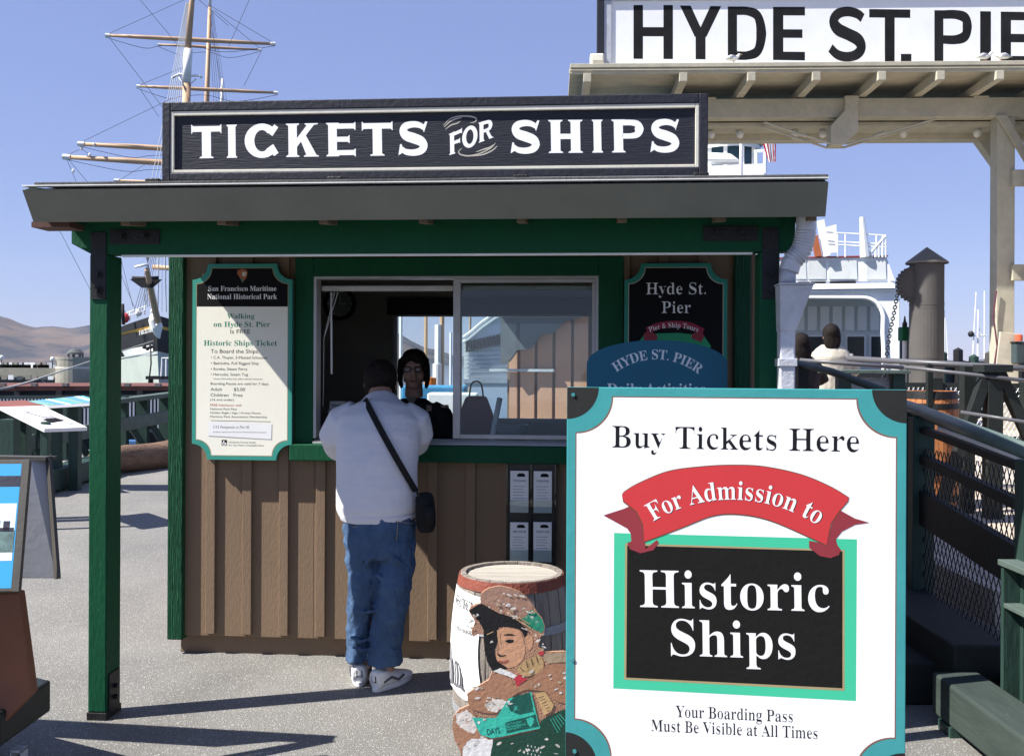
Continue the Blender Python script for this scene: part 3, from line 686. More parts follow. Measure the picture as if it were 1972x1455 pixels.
head = [p for p in ip if p[1] > zc]
head = [(ip[0][0], zc)] if False else None
up = [p for p in ip if p[1] > zc]; xs0 = min(p[0] for p in up); xs1 = max(p[0] for p in up)
flatprint('black_field', [[(xs0, zc), (xs1, zc)]+up], -.003, BLACKP, ws)
def c6(x, y): return (340+x/3.4633, 480+y/3.4633)
def wtext(s_, st, x0, x1, yb, caph, m, par=ws, hmf=hm, conv=c6, yl=-.004, sag=0):
    p0 = hmf(*conv(x0, yb)); p1 = hmf(*conv(x1, yb)); ch = hmf(*conv(x0, yb-caph))[1]-p0[1]
    sg = 0 if not sag else hmf(*conv(x0, yb-sag))[1]-p0[1]
    return text(par, s_, st, p0, p1, ch, m, yl, sg)
GRNT = mat('green_ink', (.01, .20, .12), .6, .05)
wtext('San Francisco Maritime', 'bold', 213, 668, 277, 32, WHITEP); wtext('National Historical Park', 'bold', 207, 672, 331, 33, WHITEP)
wtext('Walking', 'bold', 340, 523, 460, 32, GRNT); wtext('on Hyde St. Pier', 'bold', 250, 627, 515, 33, GRNT)
wtext('Is FREE', 'sans', 363, 494, 560, 28, INK); wtext('Historic Ships Ticket', 'bold', 185, 673, 640, 34, GRNT)
wtext('To Board the Ships:', 'sans', 232, 555, 690, 26, INK)
for s_, st, x0, x1, y, h in (('• C.A. Thayer, 3-Masted Schooner', 'sans', 233, 612, 728, 18), ('• Balclutha, Full Rigged Ship', 'sans', 233, 552, 766, 18), ('• Eureka, Steam Ferry', 'sans', 233, 477, 804, 18),
                             ('• Hercules, Steam Tug', 'sans', 233, 481, 840, 18), ('Note: Hercules has tide-related closures', 'sans', 252, 578, 866, 10), ('Boarding Passes are valid for 7 days', 'sans', 232, 618, 901, 16),
                             ('Adult        $5.00', 'sans', 232, 463, 941, 21), ('Children   Free', 'sans', 232, 446, 979, 21), ('(16 and under)', 'sans', 230, 389, 1007, 15),
                             ('National Park Pass', 'sans', 230, 408, 1068, 13), ('Golden Eagle / Age / Access Passes', 'sans', 230, 567, 1093, 13), ('Maritime Park Association Membership', 'sans', 230, 610, 1119, 13),
                             ('Universal Access Guide', 'sans', 355, 534, 1287, 11), ('for Our Park is Available Here', 'sans', 355, 588, 1307, 11)):
    wtext(s_, st, x0, x1, y, h, INK)
wtext('FREE Admission with', 'sans', 230, 440, 1043, 15, mat('red_ink', (.4, .06, .03), .6))
flatprint('rule', [[hm(*c6(*p)) for p in ((235, 1138), (634, 1142), (634, 1145), (235, 1141))]], -.004, INK, ws)
lbl = flatprint('pasted_label', [[hm(*c6(*p)) for p in ((220, 1146), (641, 1157), (638, 1260), (218, 1240))]], -.007, SIGNW, ws)
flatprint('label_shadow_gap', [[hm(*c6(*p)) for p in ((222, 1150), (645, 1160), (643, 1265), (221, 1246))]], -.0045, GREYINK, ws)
wtext('USS Pampanito at Pier 45', 'italic', 252, 490, 1190, 17, INK, yl=-.008); wtext('Pampanito is operated by the San Francisco Maritime National Park Association', 'sans', 250, 605, 1218, 8, INK, yl=-.008)
def poly6(pts): return [hm(*c6(*p)) for p in pts]
flatprint('access_symbol', [poly6([(308, 1267), (343, 1267), (343, 1305), (308, 1305)])], -.004, INK, ws)
flatprint('access_figure', strip(poly6([(322, 1272), (322, 1288), (333, 1288), (338, 1300)]), .006)+strip([hm(*c6(323+9*math.cos(a), 1292+9*math.sin(a))) for a in np.linspace(-.2, 4.4, 10)], .004), -.005, SIGNW, ws)
ARR = mat('arrowhead_brown', (.38, .12, .05), .6)
flatprint('arrowhead_emblem', [poly6([(440, 130), (470, 140), (475, 160), (468, 190), (440, 222), (428, 195), (405, 160), (410, 140)])], -.004, ARR, ws)
flatprint('emblem_peak', [poly6([(440, 150), (470, 152), (462, 175), (450, 185), (438, 170)])], -.005, mat('emblem_white', (.6, .55, .45), .6), ws)
flatprint('emblem_meadow', [poly6([(428, 196), (452, 200), (440, 220)])], -.0055, TEALG, ws)

tsn, Wd2, Hd2, hm2 = wallboard('tour_sign', 1203, 1401, 507, 900, 'black tour sign with green border right of the window', TEALG, .085)
flatprint('cream_line', [inset_notched(0, Wd2, 0, Hd2, .085, .020)], -.001, mat('cream_line', (.45, .42, .33), .6), tsn)
flatprint('black_field', [inset_notched(0, Wd2, 0, Hd2, .085, .0235)], -.002, BLACKP, tsn)
def c8(x, y): return (1150+x/3.8286, 400+y/3.8286)
def t8(s_, st, x0, x1, y, h, m, sag=0): return wtext(s_, st, x0, x1, y, h, m, tsn, hm2, c8, -.004 if not sag else -.006, sag)
t8('Hyde St.', 'serif', 362, 803, 636, 82, WHITEP); t8('Pier', 'serif', 478, 692, 774, 82, WHITEP)
def p8(pts): return [hm2(*c8(*p)) for p in pts]
flatprint('green_shape', [p8([(300, 1000), (345, 940), (450, 925), (600, 920), (790, 940), (845, 1020), (785, 1075), (700, 1180), (400, 1180), (300, 1080)])], -.003, mat('shape_green', (.02, .28, .12), .6), tsn)
for tl_ in ([(380, 900), (450, 940), (440, 985), (350, 980), (345, 930)], [(770, 900), (795, 945), (770, 990), (700, 960), (700, 930)]): flatprint('ribbon_tail', [p8(tl_)], -.004, DRED, tsn)
flatprint('ribbon', strip(p8(crom([(370, 905), (460, 868), (575, 855), (690, 868), (785, 912)], 6)), [.034]), -.005, mat('ribbon_maroon', (.28, .02, .05), .6), tsn)
t8('Pier & Ship Tours', 'serif', 392, 742, 915, 36, WHITEP, 34)

# ------------------------------------------------------------------ blue arched sign standing under the canopy
BD = 4.45
pL = P(1130, 740, BD); pR = P(1398, 740, BD); bw = (pR-pL).length
bs = empty('arched_sign', (pL.x, BD, 0), (0, 0, -R(3)), 'blue sign with arched top standing between the window and the white ticket sign', 'sign')
ztop = P(1265, 655, BD).z; zsh = P(1130, 702, BD).z
arch = [(0, .28), (bw, .28), (bw, zsh)]+[(bw/2+bw/2*math.cos(a)*1.0, zsh+(ztop-zsh)*math.sin(a)**.9) for a in np.linspace(.08, math.pi-.08, 22)]+[(0, zsh)]
MB().prism(arch, 0, .025).build('panel', NAVY, bs)
for x in (.06, bw-.10): MB().box(x, x+.045, .026, .06, 0, 1.2).build('leg', STEEL, bs)
MB().box(.02, bw-.02, .02, .35, 0, .03).build('foot', STEEL, bs)
def pb(px, py): return ((P(px, py, BD).x-pL.x), P(px, py, BD).z)
LTB = mat('pale_blue_letter', (.55, .62, .68), .6)
text(bs, 'HYDE ST. PIER', 'bold', pb(1187, 716), pb(1343, 720), .042, LTB, -.002, .062)
text(bs, 'Daily Activities', 'bold', pb(1169, 759), pb(1356, 759), .048, LTB, -.002)

# ------------------------------------------------------------------ big Buy Tickets sign
TL = Vector((.165+.0, 2.95, P(1092, 745, 2.95).z)); TL.x = P(1092, 745, 2.95).x
TRp = P(1745, 752, 2.80); BW = .968; BH = 1.125
yaw = math.atan2(TL.y-TRp.y, TRp.x-TL.x)
big = empty('ticket_sign', (TL.x, TL.y, TL.z-BH), (0, 0, -yaw), 'large white and teal sign reading Buy Tickets Here on a stand', 'sign')
HB = homog([(1092, 745), (1745, 752), (1722, 1507), (1082, 1471)], [(0, BH), (BW, BH), (BW, 0), (0, 0)])
MB().box(0, BW, 0, .022, 0, BH).build('board', TEAL, big, bevel=.002)
for x, z, cx in ((0, 0, 0), (BW, 0, 1), (BW, BH, 2), (0, BH, 3)):
    n = 12; r_ = .095; base = [0, 90, 180, 270][cx]
    pts = [(x, z)]+[(x+r_*math.cos(R(base+90*i/n)), z+r_*math.sin(R(base+90*i/n))) for i in range(n+1)]
    pts = [(min(max(p[0], .0005), BW-.0005), min(max(p[1], .0005), BH-.0005)) for p in pts]
    flatprint('corner_quadrant', [pts], -.001, mat('charcoal_print', (.016, .017, .016), 0.8, .1, 8, .1, wear=(.3, .3, .3), wearamt=.05), big)
def np_(d, r): return notched(d, BW-d, d, BH-d, r, 14)
flatprint('gold_line', [np_(.026, .108)], -.001, mat('plum_gold_line', (.20, .10, .07), .5), big)
flatprint('white_field', [np_(.0295, .1085)], -.002, SIGNW, big)
def bp_(pts): return [HB(*p) for p in pts]
def bt(s_, st, p0, p1, top, m, y, sag=0, name='lettering'):
    a = HB(*p0); c = HB(*p1); t = HB(p0[0], top)[1]-a[1]; sg = HB((p0[0]+p1[0])/2, (p0[1]+p1[1])/2-sag)[1]-HB((p0[0]+p1[0])/2, (p0[1]+p1[1])/2)[1] if sag else 0
    return text(big, s_, st, a, c, t, m, y, sg, name=name)
bt('Buy Tickets Here', 'serif', (1178, 863), (1652, 872), 822, INK, -.004)
flatprint('mint_frame', [bp_([(1180, 1029), (1643, 1040), (1634, 1347), (1175, 1327)])], -.003, MINT, big)
flatprint('gold_line', [bp_([(1201, 1049), (1619, 1060), (1613, 1328), (1196, 1310)])], -.004, GOLD, big)
flatprint('black_field', [bp_([(1205, 1053), (1615, 1063), (1609, 1323), (1200, 1306)])], -.005, mat('flat_black_print', (.011, .011, .010), .85, .1, spec=.1), big)
tails = [[(1160, 995), (1200, 982), (1215, 975), (1235, 990), (1240, 1060), (1262, 1042), (1266, 1048), (1255, 1062), (1230, 1068), (1210, 1060), (1205, 1048), (1213, 1045), (1212, 1030), (1205, 1020)],
         [(1667, 1008), (1640, 1000), (1612, 984), (1600, 1000), (1585, 1050), (1565, 1045), (1552, 1043), (1552, 1056), (1572, 1072), (1592, 1076), (1608, 1070), (1612, 1060), (1605, 1050), (1603, 1040), (1615, 1025), (1640, 1012)]]
RT = [(1196, 957), (1202, 949), (1231, 932), (1286, 910), (1350, 901), (1410, 898), (1470, 901), (1539, 916), (1594, 939), (1630, 961)]
RB = [(1585, 1051), (1560, 1039), (1480, 1004), (1420, 992), (1370, 995), (1315, 1016), (1266, 1035), (1238, 1045)]
rib = crom(RT, 6)+[(1626, 968), (1611, 985), (1594, 1010)]+crom(RB, 6)+[(1236, 1012), (1224, 987), (1200, 968)]
ribo = [(x, y-1.6) for x, y in crom(RT, 6)]+[(1628, 968), (1613, 985), (1596, 1010)]+[(x, y+2) for x, y in crom(RB, 6)]+[(1234, 1012), (1222, 988), (1198, 969)]
flatprint('ribbon_outline', [bp_(ribo)], -.008, mat('thin_outline', (.10, .05, .02), .6), big)
for tl_ in tails: flatprint('ribbon_tail', [bp_(tl_)], -.007, DRED, big)
flatprint('ribbon', [bp_(rib)], -.009, REDP, big)
o = bt('For Admission to', 'semi', (1256, 1007), (1568, 1013), 972, INK, -.0095, 45, 'lettering_shadow'); o.location.x += .0022
bt('For Admission to', 'semi', (1256, 1006), (1568, 1012), 972, SIGNW, -.011, 45)
bt('Historic', 'semi', (1228, 1171), (1588, 1178), 1102, SIGNW, -.007)
bt('Ships', 'semi', (1286, 1263), (1522, 1269), 1196, SIGNW, -.007)
bt('Your Boarding Pass', 'serif', (1293, 1380), (1514, 1388), 1359, INK, -.004)
bt('Must Be Visible at All Times', 'serif', (1246, 1407), (1560, 1419), 1386, INK, -.004)
for px, py in ((1098, 1273), (1100, 1447), (1104, 760)):
    x, z = HB(px, py)
    MB().tube([(x, .0, z), (x, -.004, z)], .006, 10).build('screw', mat('teal_screw', (.05, .25, .25), .4), big)
for x in (.06, BW-.11):
    MB().box(x, x+.05, .023, .07, -(TL.z-BH), BH-.1).build('upright', DKGREEN, big, bevel=.003)
    MB().box(x-.01, x+.06, -.0, .45, -(TL.z-BH), -(TL.z-BH)+.05).build('foot', DKGREEN, big, bevel=.003)
MB().box(.05, BW-.05, .071, .11, .1, .18).build('rail', DKGREEN, big, bevel=.003)

# ------------------------------------------------------------------ brochure rack on the wall under the window
RYL = -.045
def rk(px, py): return bl(px, py, RYL)
rx, rz_ = rk(975, 1090)
rack = empty('brochure_rack', BO+EX*rx+EY*RYL+Vector((0, 0, rz_)), (0, 0, -TH), 'clear wall rack for language brochures under the ticket window', 'rack')
rw = rk(1070, 1090)[0]-rx; rh = rk(975, 893)[1]-rz_
ACR = mat('smoky_acrylic', (.03, .032, .03), .3, .1, 8, 0)
MB().box(0, rw, .02, .026, 0, rh).build('back_plate', ACR, rack)
hr = homog([(975, 893), (1070, 893), (1070, 1090), (975, 1090)], [(0, rh), (rw, rh), (rw, 0), (0, 0)])
for x0 in (0, rw/2-.003, rw-.006): MB().box(x0, x0+.006, -.012, .0195, 0, rh).build('divider', glass('clear_acrylic'), rack)
for i, (x0, x1, y0, y1, nm) in enumerate(((982, 1017, 906, 986, 'ITALIANO'), (1027, 1062, 906, 986, 'ESPAÑOL'), (982, 1017, 1005, 1080, 'DEUTSCH'), (1027, 1062, 1004, 1080, 'FRANÇAIS'))):
    a = hr(x0, y1); c = hr(x1, y0)
    br = empty('brochure', rack.matrix_basis @ Vector((a[0], 0, a[1])), (0, 0, -TH), 'folded white brochure headed %s in the wall rack' % nm.capitalize(), 'brochure', 'brochures in the wall rack')
    ww, hh = c[0]-a[0], c[1]-a[1]
    MB().box(0, ww, 0, .012, 0, hh).build('cover', PAPER, br)
    flatprint('picture', [[(ww*.38, hh*.86), (ww*.82, hh*.86), (ww*.82, hh*.91), (ww*.72, hh*.945), (ww*.5, hh*.945), (ww*.38, hh*.92)]], -.001, INK, br)
    text(br, nm, 'bold', (ww*.16, hh*.74), (ww*.86, hh*.74), hh*.05, INK, -.0012)
    for k in range(5): flatprint('printed_line', [barq(ww*.15, ww*(.8-.1*(k % 2)), hh*(.62-.07*k), hh*(.635-.07*k))], -.0012, GREYINK, br)
    MB().box(-.004, ww+.004, -.008, -.006, -.004, hh*.3).build('pocket_front', glass('clear_acrylic'), rack, loc=(a[0], 0, a[1]))

# ------------------------------------------------------------------ barrel with the recycle poster
OAK = mat('grey_oak', (.27, .235, .20), .75, .25, 9, .8, 60, (4, 4, .5), wear=(.07, .06, .05), wearamt=.25)
OAKT = mat('barrel_head_oak', (.40, .37, .32), .75, .2, 7, .6, 50, (.4, 5, 1), wear=(.2, .17, .13), wearamt=.2)
REDHOOP = mat('rust_red_hoop', (.20, .055, .035), .6, .2, 10, .4, wear=(.4, .3, .25), wearamt=.05)
HOOPG = mat('grey_hoop', (.30, .31, .33), .55, .2, 10, .3)
def barrel(name, loc, rtop, rmid, H, label, oak, hoops, head, nst=22, group=None, rot=0):
    o = empty(name, loc, (0, 0, rot), label, 'barrel', group)
    def rad(z): t = 2*z/H-1; return rtop+(rmid-rtop)*(1-t*t)
    zs = [H*i/10 for i in range(11)]
    for k in range(nst):
        a0 = 2*math.pi*k/nst+.008; a1 = 2*math.pi*(k+1)/nst-.008; j = random.uniform(-.0015, .0015)
        b_ = MB(); m_ = []
        for z in zs:
            r1 = rad(z)+j
            for r_, a in ((r1, a0), (r1+.001, (a0+a1)/2), (r1, a1), (r1-.02, a1), (r1-.02, a0)): m_.append((r_*math.cos(a), r_*math.sin(a), z))
        fs = [(0, 4, 3, 2, 1), tuple(range(50, 55))]
        for i in range(10):
            for q in range(5): fs.append((i*5+q, i*5+(q+1) % 5, i*5+5+(q+1) % 5, i*5+5+q))
        b_.add(m_, fs).build('stave', oak, o)
    for z0, z1, mm in hoops:
        MB().lathe([(rad(z0)+.001, z0), (rad(z0)+.005, z0), (rad(z1)+.005, z1), (rad(z1)+.001, z1)], 40).build('hoop', mm, o, smooth=False)
    if head:
        for k in range(5):
            y0 = -rtop+.02+k*(2*rtop-.04)/5; y1 = y0+(2*rtop-.04)/5-.003; rr_ = rtop-.02
            pts = []
            for y in np.linspace(y0, y1, 5): pts.append((math.sqrt(max(rr_*rr_-y*y, 1e-6)), y))
            pts2 = [(-x, y) for x, y in reversed(pts)]; al = pts+pts2; n = len(al)
            MB().add([(x, y, H-.028) for x, y in al]+[(x, y, H-.012) for x, y in al], [tuple(range(n-1, -1, -1)), tuple(range(n, 2*n))]+[(i, (i+1) % n, (i+1) % n+n, i+n) for i in range(n)]).build('head_board', head, o)
    return o, rad
BL = P(985, 1099, 4.18); BHt = BL.z
bar1, rad1 = barrel('wooden_barrel', (BL.x, 4.18, 0), .216, .252, BHt, 'weathered grey oak barrel with a rust red top hoop and a recycle poster', OAK,
                    [(BHt-.045, BHt-.004, REDHOOP), (BHt*.70, BHt*.745, HOOPG), (BHt*.22, BHt*.26, HOOPG)], OAKT)
post_ = empty('recycle_poster', (BL.x, 4.18, 0), (0, 0, 0), 'white Recycle poster wrapped around the left of the grey barrel', 'poster')
def wrapb(v):          # (u,y,z) -> round the barrel; u arc length from the left silhouette
    a = math.pi+.12+v[0]/.25; rr_ = rad1(v[2])+.006-v[1]*11
    return (rr_*math.cos(a), rr_*math.sin(a), v[2])
uz = lambda px, py: P(px, py, 4.0).z
b = MB(); nu, nz = 14, 12; pz0, pz1 = .245, .675
for i in range(nz+1):
    for j in range(nu+1):
        t = i/nz; u = -.01+(.27-.03*math.sin(t*3))*j/nu-.01*(1-t); b.v.append(wrapb((u, -.0 if False else 0, pz0+(pz1-pz0-.02*j/nu)*t+.012*math.sin(j*.5)*(1-t))))
for i in range(nz):
    for j in range(nu):
        a = i*(nu+1)+j; b.f.append((a, a+1, a+nu+2, a+nu+1))
b.build('sheet', PAPER, post_, smooth=True)
text(post_, 'RECYCLE!', 'bold', (.045, .608), (.225, .592), .037, INK, .0-.003, warp=wrapb)
for s_, z, x1, c_ in (('Save your soda cans', .565, .17, .012), ('bottles and paper', .54, .15, .012), ('IN THIS BARREL', .51, .18, .017), ('Thank you', .475, .10, .010)):
    text(post_, s_, 'bold', (.05, z), (x1+.04, z-.006), c_, INK if c_ > .015 else GREYINK, -.003, warp=wrapb)
DRW = mat('pencil_drawing', (.12, .12, .13), .8, .5, 60, 0)
for pts in ([(.03, .28), (.03, .36), (.035, .44), (.045, .44), (.05, .37), (.06, .40), (.07, .37), (.075, .28)], [(.085, .275), (.08, .35), (.10, .385), (.12, .38), (.145, .33), (.15, .28)], [(.03, .27), (.16, .27), (.155, .285), (.03, .283)]):
    b = MB(); b.sheet(pts, -.0005); b.v = [wrapb(v) for v in b.v]; b.build('drawing', DRW, post_)
for u0 in (.04, .055, .095, .11, .13):
    b = MB()
    for q in strip([(u0, .29), (u0+.006, .33), (u0-.002, .37)], .004): b.sheet(q, -.0007)
    b.v = [wrapb(v) for v in b.v]; b.build('drawing_highlight', PAPER, post_)

# ------------------------------------------------------------------ painted cut-out board of a boy in a cap
CD = 3.72
cut = empty('cutout_figure', (P(985, 1300, CD).x, CD, 0), (0, 0, R(2)), 'peeling painted cutout board of a boy in a flat cap in front of the barrel', 'cutout sign')
def c9(x, y): return (860+x/3.683, 1060+y/3.683)
def pc(pts):
    return [(P(*c9(*p), CD).x-cut.location.x, max(P(*c9(*p), CD).z, .002)) for p in pts]
outline = [(245, 300), (300, 262), (375, 248), (450, 262), (520, 290), (570, 330), (610, 380), (640, 430), (680, 480), (700, 540), (690, 590), (660, 620), (655, 680), (700, 720), (830, 715), (1000, 760), (1000, 1100), (1000, 1800), (100, 1800), (100, 1420), (60, 1340), (40, 1250), (50, 1170), (90, 1120), (160, 1090), (145, 1010), (220, 960), (300, 910), (325, 850), (290, 790), (268, 700), (262, 590), (215, 590), (190, 605), (175, 570), (205, 500), (170, 450), (158, 420), (175, 390), (240, 370)]
COR = mat('cutout_board', (.40, .22, .14), .7, .2, 20, .5, wear=(.75, .70, .62), wearamt=.22)
MB().prism(pc(outline), 0, .012).build('board', COR, cut)
def cm(n, c, wr=None, wa=0, v=.15): return mat('cutout_'+n, c, .6, v, 9, .18, 60, wear=wr, wearamt=wa*1.5)
CHIP = (.80, .77, .70)
Lr = [('cap', cm('cap', (.42, .24, .17), CHIP, .28), [(245, 310), (300, 265), (375, 252), (450, 266), (520, 294), (570, 335), (610, 385), (600, 430), (560, 470), (470, 440), (400, 420), (330, 385), (250, 370)]),
      ('cap_back', cm('green', (.03, .27, .16), CHIP, .3), [(600, 420), (640, 440), (680, 490), (695, 540), (680, 585), (620, 560), (560, 520), (520, 480), (560, 470)]),
      ('hair', cm('black', (.015, .014, .015), CHIP, .06), [(165, 420), (240, 375), (300, 400), (370, 440), (450, 465), (520, 510), (570, 560), (560, 620), (520, 560), (440, 540), (380, 540), (330, 570), (270, 590), (262, 560), (230, 500), (190, 455)]),
      ('shaded_cheek', MATS['cutout_black'], [(262, 590), (330, 560), (370, 545), (365, 640), (340, 700), (350, 760), (400, 810), (440, 830), (370, 850), (325, 850), (290, 790), (268, 700)]),
      ('face', cm('skin', (.62, .33, .19), (.75, .6, .45), .12, .1), [(365, 560), (440, 545), (520, 570), (545, 640), (560, 700), (545, 760), (500, 810), (440, 830), (400, 805), (362, 780), (350, 735), (378, 700), (365, 640)]),
      ('ear', MATS['cutout_skin'], [(562, 610), (590, 600), (612, 625), (608, 670), (590, 705), (568, 690), (560, 650)]),
      ('eye', MATS['cutout_black'], [(412, 640), (440, 625), (480, 632), (470, 650), (440, 655)]),
      ('eyebrow', MATS['cutout_black'], [(400, 600), (440, 585), (500, 600), (440, 600)]),
      ('far_eye', cm('bone', (.6, .55, .48)), [(305, 640), (325, 634), (332, 646), (312, 652)]),
      ('nose', MATS['cutout_black'], [(362, 720), (385, 738), (420, 735), (400, 748), (370, 745)]),
      ('mouth', cm('lip', (.35, .10, .07)), [(365, 775), (400, 780), (440, 768), (425, 792), (385, 795)]),
      ('collar', cm('white', (.78, .76, .72), (.4, .35, .3), .1), [(330, 850), (380, 830), (460, 860), (520, 900), (560, 880), (500, 930), (470, 900), (380, 870)]),
      ('scarf', cm('red', (.6, .05, .07)), [(475, 905), (520, 870), (540, 900), (580, 905), (540, 930), (500, 965), (490, 930)]),
      ('scarf', MATS['cutout_red'], [(650, 720), (690, 710), (690, 735), (660, 740)]),
      ('hand', cm('ochre', (.55, .36, .17), (.7, .5, .3), .1), [(500, 840), (540, 790), (590, 760), (640, 735), (665, 750), (690, 800), (670, 850), (610, 880), (560, 890), (520, 870)]),
      ('shirt', cm('tan', (.45, .34, .22), (.1, .08, .06), .25), [(690, 730), (820, 720), (1000, 765), (1000, 800), (820, 790), (720, 800), (690, 770)]),
      ('coat', cm('brown', (.42, .215, .125), CHIP, .10), [(150, 1015), (225, 965), (300, 915), (360, 865), (440, 905), (500, 960), (600, 900), (720, 810), (850, 800), (1000, 820), (1000, 1100), (820, 1080), (770, 1060), (700, 1000), (560, 985), (470, 1030), (420, 1080), (330, 1150), (180, 1110)]),
      ('torn_patch', cm('plaster', (.74, .68, .60), (.45, .26, .16), .35), [(270, 1090), (320, 1045), (400, 1050), (440, 1085), (400, 1110), (350, 1140), (290, 1130)]),
      ('sleeve', MATS['cutout_brown'], [(50, 1175), (95, 1125), (170, 1110), (220, 1180), (240, 1280), (300, 1330), (300, 1400), (240, 1460), (110, 1420), (60, 1340)]),
      ('torn_patch', MATS['cutout_plaster'], [(65, 1150), (140, 1120), (190, 1160), (225, 1240), (190, 1290), (120, 1260), (70, 1220)]),
      ('torn_patch', MATS['cutout_white'], [(110, 1380), (200, 1320), (330, 1330), (310, 1460), (320, 1800), (120, 1800)]),
      ('handbill', cm('aqua', (.05, .52, .38), CHIP, .06), [(180, 1175), (350, 1180), (440, 1045), (600, 1000), (665, 1260), (320, 1325), (240, 1300)]),
      ('handbill_picture', cm('deep_green', (.012, .10, .075), (.05, .4, .3), .3), [(430, 1090), (480, 1030), (590, 1005), (620, 1140), (520, 1160), (450, 1130)]),
      ('handbill_block', MATS['cutout_deep_green'], [(415, 1215), (630, 1160), (655, 1245), (425, 1290)]),
      ('trousers', cm('bottle_green', (.018, .07, .045), (.05, .3, .2), .10), [(330, 1340), (660, 1270), (670, 1200), (820, 1130), (1000, 1090), (1000, 1800), (330, 1800), (310, 1460)]),
      ('comb', MATS['cutout_ochre'], [(625, 1005), (700, 1000), (760, 1090), (740, 1140), (690, 1165), (660, 1090)])]
def ragged(pts, amp, smooth=True):
    if not smooth:
        q = []
        for a_, c_ in zip(pts, pts[1:]+pts[:1]): q += [(a_[0]+(c_[0]-a_[0])*k/5, a_[1]+(c_[1]-a_[1])*k/5) for k in range(5)]
        return [(x+random.uniform(-amp, amp), y+random.uniform(-amp, amp)) for x, y in q]
    q = crom(pts, 5, True); return [(x+random.uniform(-amp, amp), y+random.uniform(-amp, amp)) for x, y in q]
for i, (nm, m_, pts) in enumerate(Lr):
    flatprint(nm, [pc(ragged(pts, 7 if 'torn' in nm else 2.0, nm in ('cap', 'face', 'ear', 'coat', 'hair', 'hand', 'nose', 'mouth')))], -.001-.0007*i, m_, cut)
yk = -.001-.0007*len(Lr)
for (x0_, x1_, y0_, y1_, n_) in ((280, 560, 300, 430, 16), (400, 660, 430, 560, 10), (170, 230, 400, 560, 6), (190, 460, 960, 1100, 12), (600, 960, 840, 1050, 16), (70, 280, 1140, 1400, 12), (330, 820, 1330, 1460, 10), (620, 700, 560, 720, 6)):
    for k in range(n_):
        fx = random.uniform(x0_, x1_); fy0 = random.uniform(y0_, y1_); a_ = random.uniform(5, 22); c_ = random.uniform(3, 11); th = random.uniform(-.6, .6)
        pl_ = [(fx+a_*math.cos(t)*math.cos(th)-c_*math.sin(t)*math.sin(th)+random.uniform(-2, 2), fy0+a_*math.cos(t)*math.sin(th)+c_*math.sin(t)*math.cos(th)+random.uniform(-2, 2)) for t in np.linspace(0, 5.6, 9)]
        flatprint('paint_flake', [pc(pl_)], yk+.0003, random.choice([MATS['cutout_plaster'], MATS['cutout_bone'], MATS['cutout_white'], MATS['cutout_tan']]), cut)
for pts in ([(565, 780), (575, 830)], [(600, 762), (612, 812)], [(635, 745), (648, 795)], [(520, 825), (545, 850)]): flatprint('finger_line', strip(pc(pts), .0025), yk, MATS['cutout_black'], cut)
for k in range(6): flatprint('comb_tooth', strip(pc([(655+k*12, 1040+k*20), (690+k*10, 1030+k*20)]), .002), yk, MATS['cutout_black'], cut)
for pts in ([(505, 465), (590, 520)], [(490, 480), (600, 550)], [(285, 590), (330, 570)], [(360, 560), (372, 650)], [(390, 570), (470, 580)]): flatprint('paint_stroke', strip(pc(pts), .003), yk, MATS['cutout_ochre'], cut)
for i in range(9):
    for j in range(4):
        x = 560+i*13; y = 1370+j*28+i*3; flatprint('speckle', [pc([(x, y), (x+6, y), (x+6, y+12), (x, y+12)])], yk, MATS['cutout_white'], cut) if (i+j) % 2 else None
for i in range(5): flatprint('hatching', strip(pc([(735+i*16, 1190-i*8), (790+i*14, 1290-i*20)]), .002), yk, MATS['cutout_aqua'], cut)
p0 = pc([(290, 1300)])[0]; p1 = pc([(380, 1285)])[0]; text(cut, 'DAYS', 'sansbold', p0, p1, .022, MATS['cutout_deep_green'], yk)
for k, s_ in enumerate(('San Francisco', 'Maritime National', 'Historical Park')):
    p0 = pc([(425, 1236+k*19)])[0]; p1 = pc([(530 if k != 1 else 560, 1213+k*19)])[0]; text(cut, s_, 'sansbold', p0, p1, .009, MATS['cutout_aqua'], yk)
flatprint('arrowhead_emblem', [pc([(565, 1190), (600, 1175), (622, 1190), (612, 1225), (595, 1248), (575, 1225)])], yk, MATS['cutout_aqua'], cut)
MB().box(-.02, .02, .013, .3, 0, .03).build('foot', DKGREEN, cut); MB().bar((0, .02, .5), (0, .28, .03), .03, .02).build('strut', DKGREEN, cut)

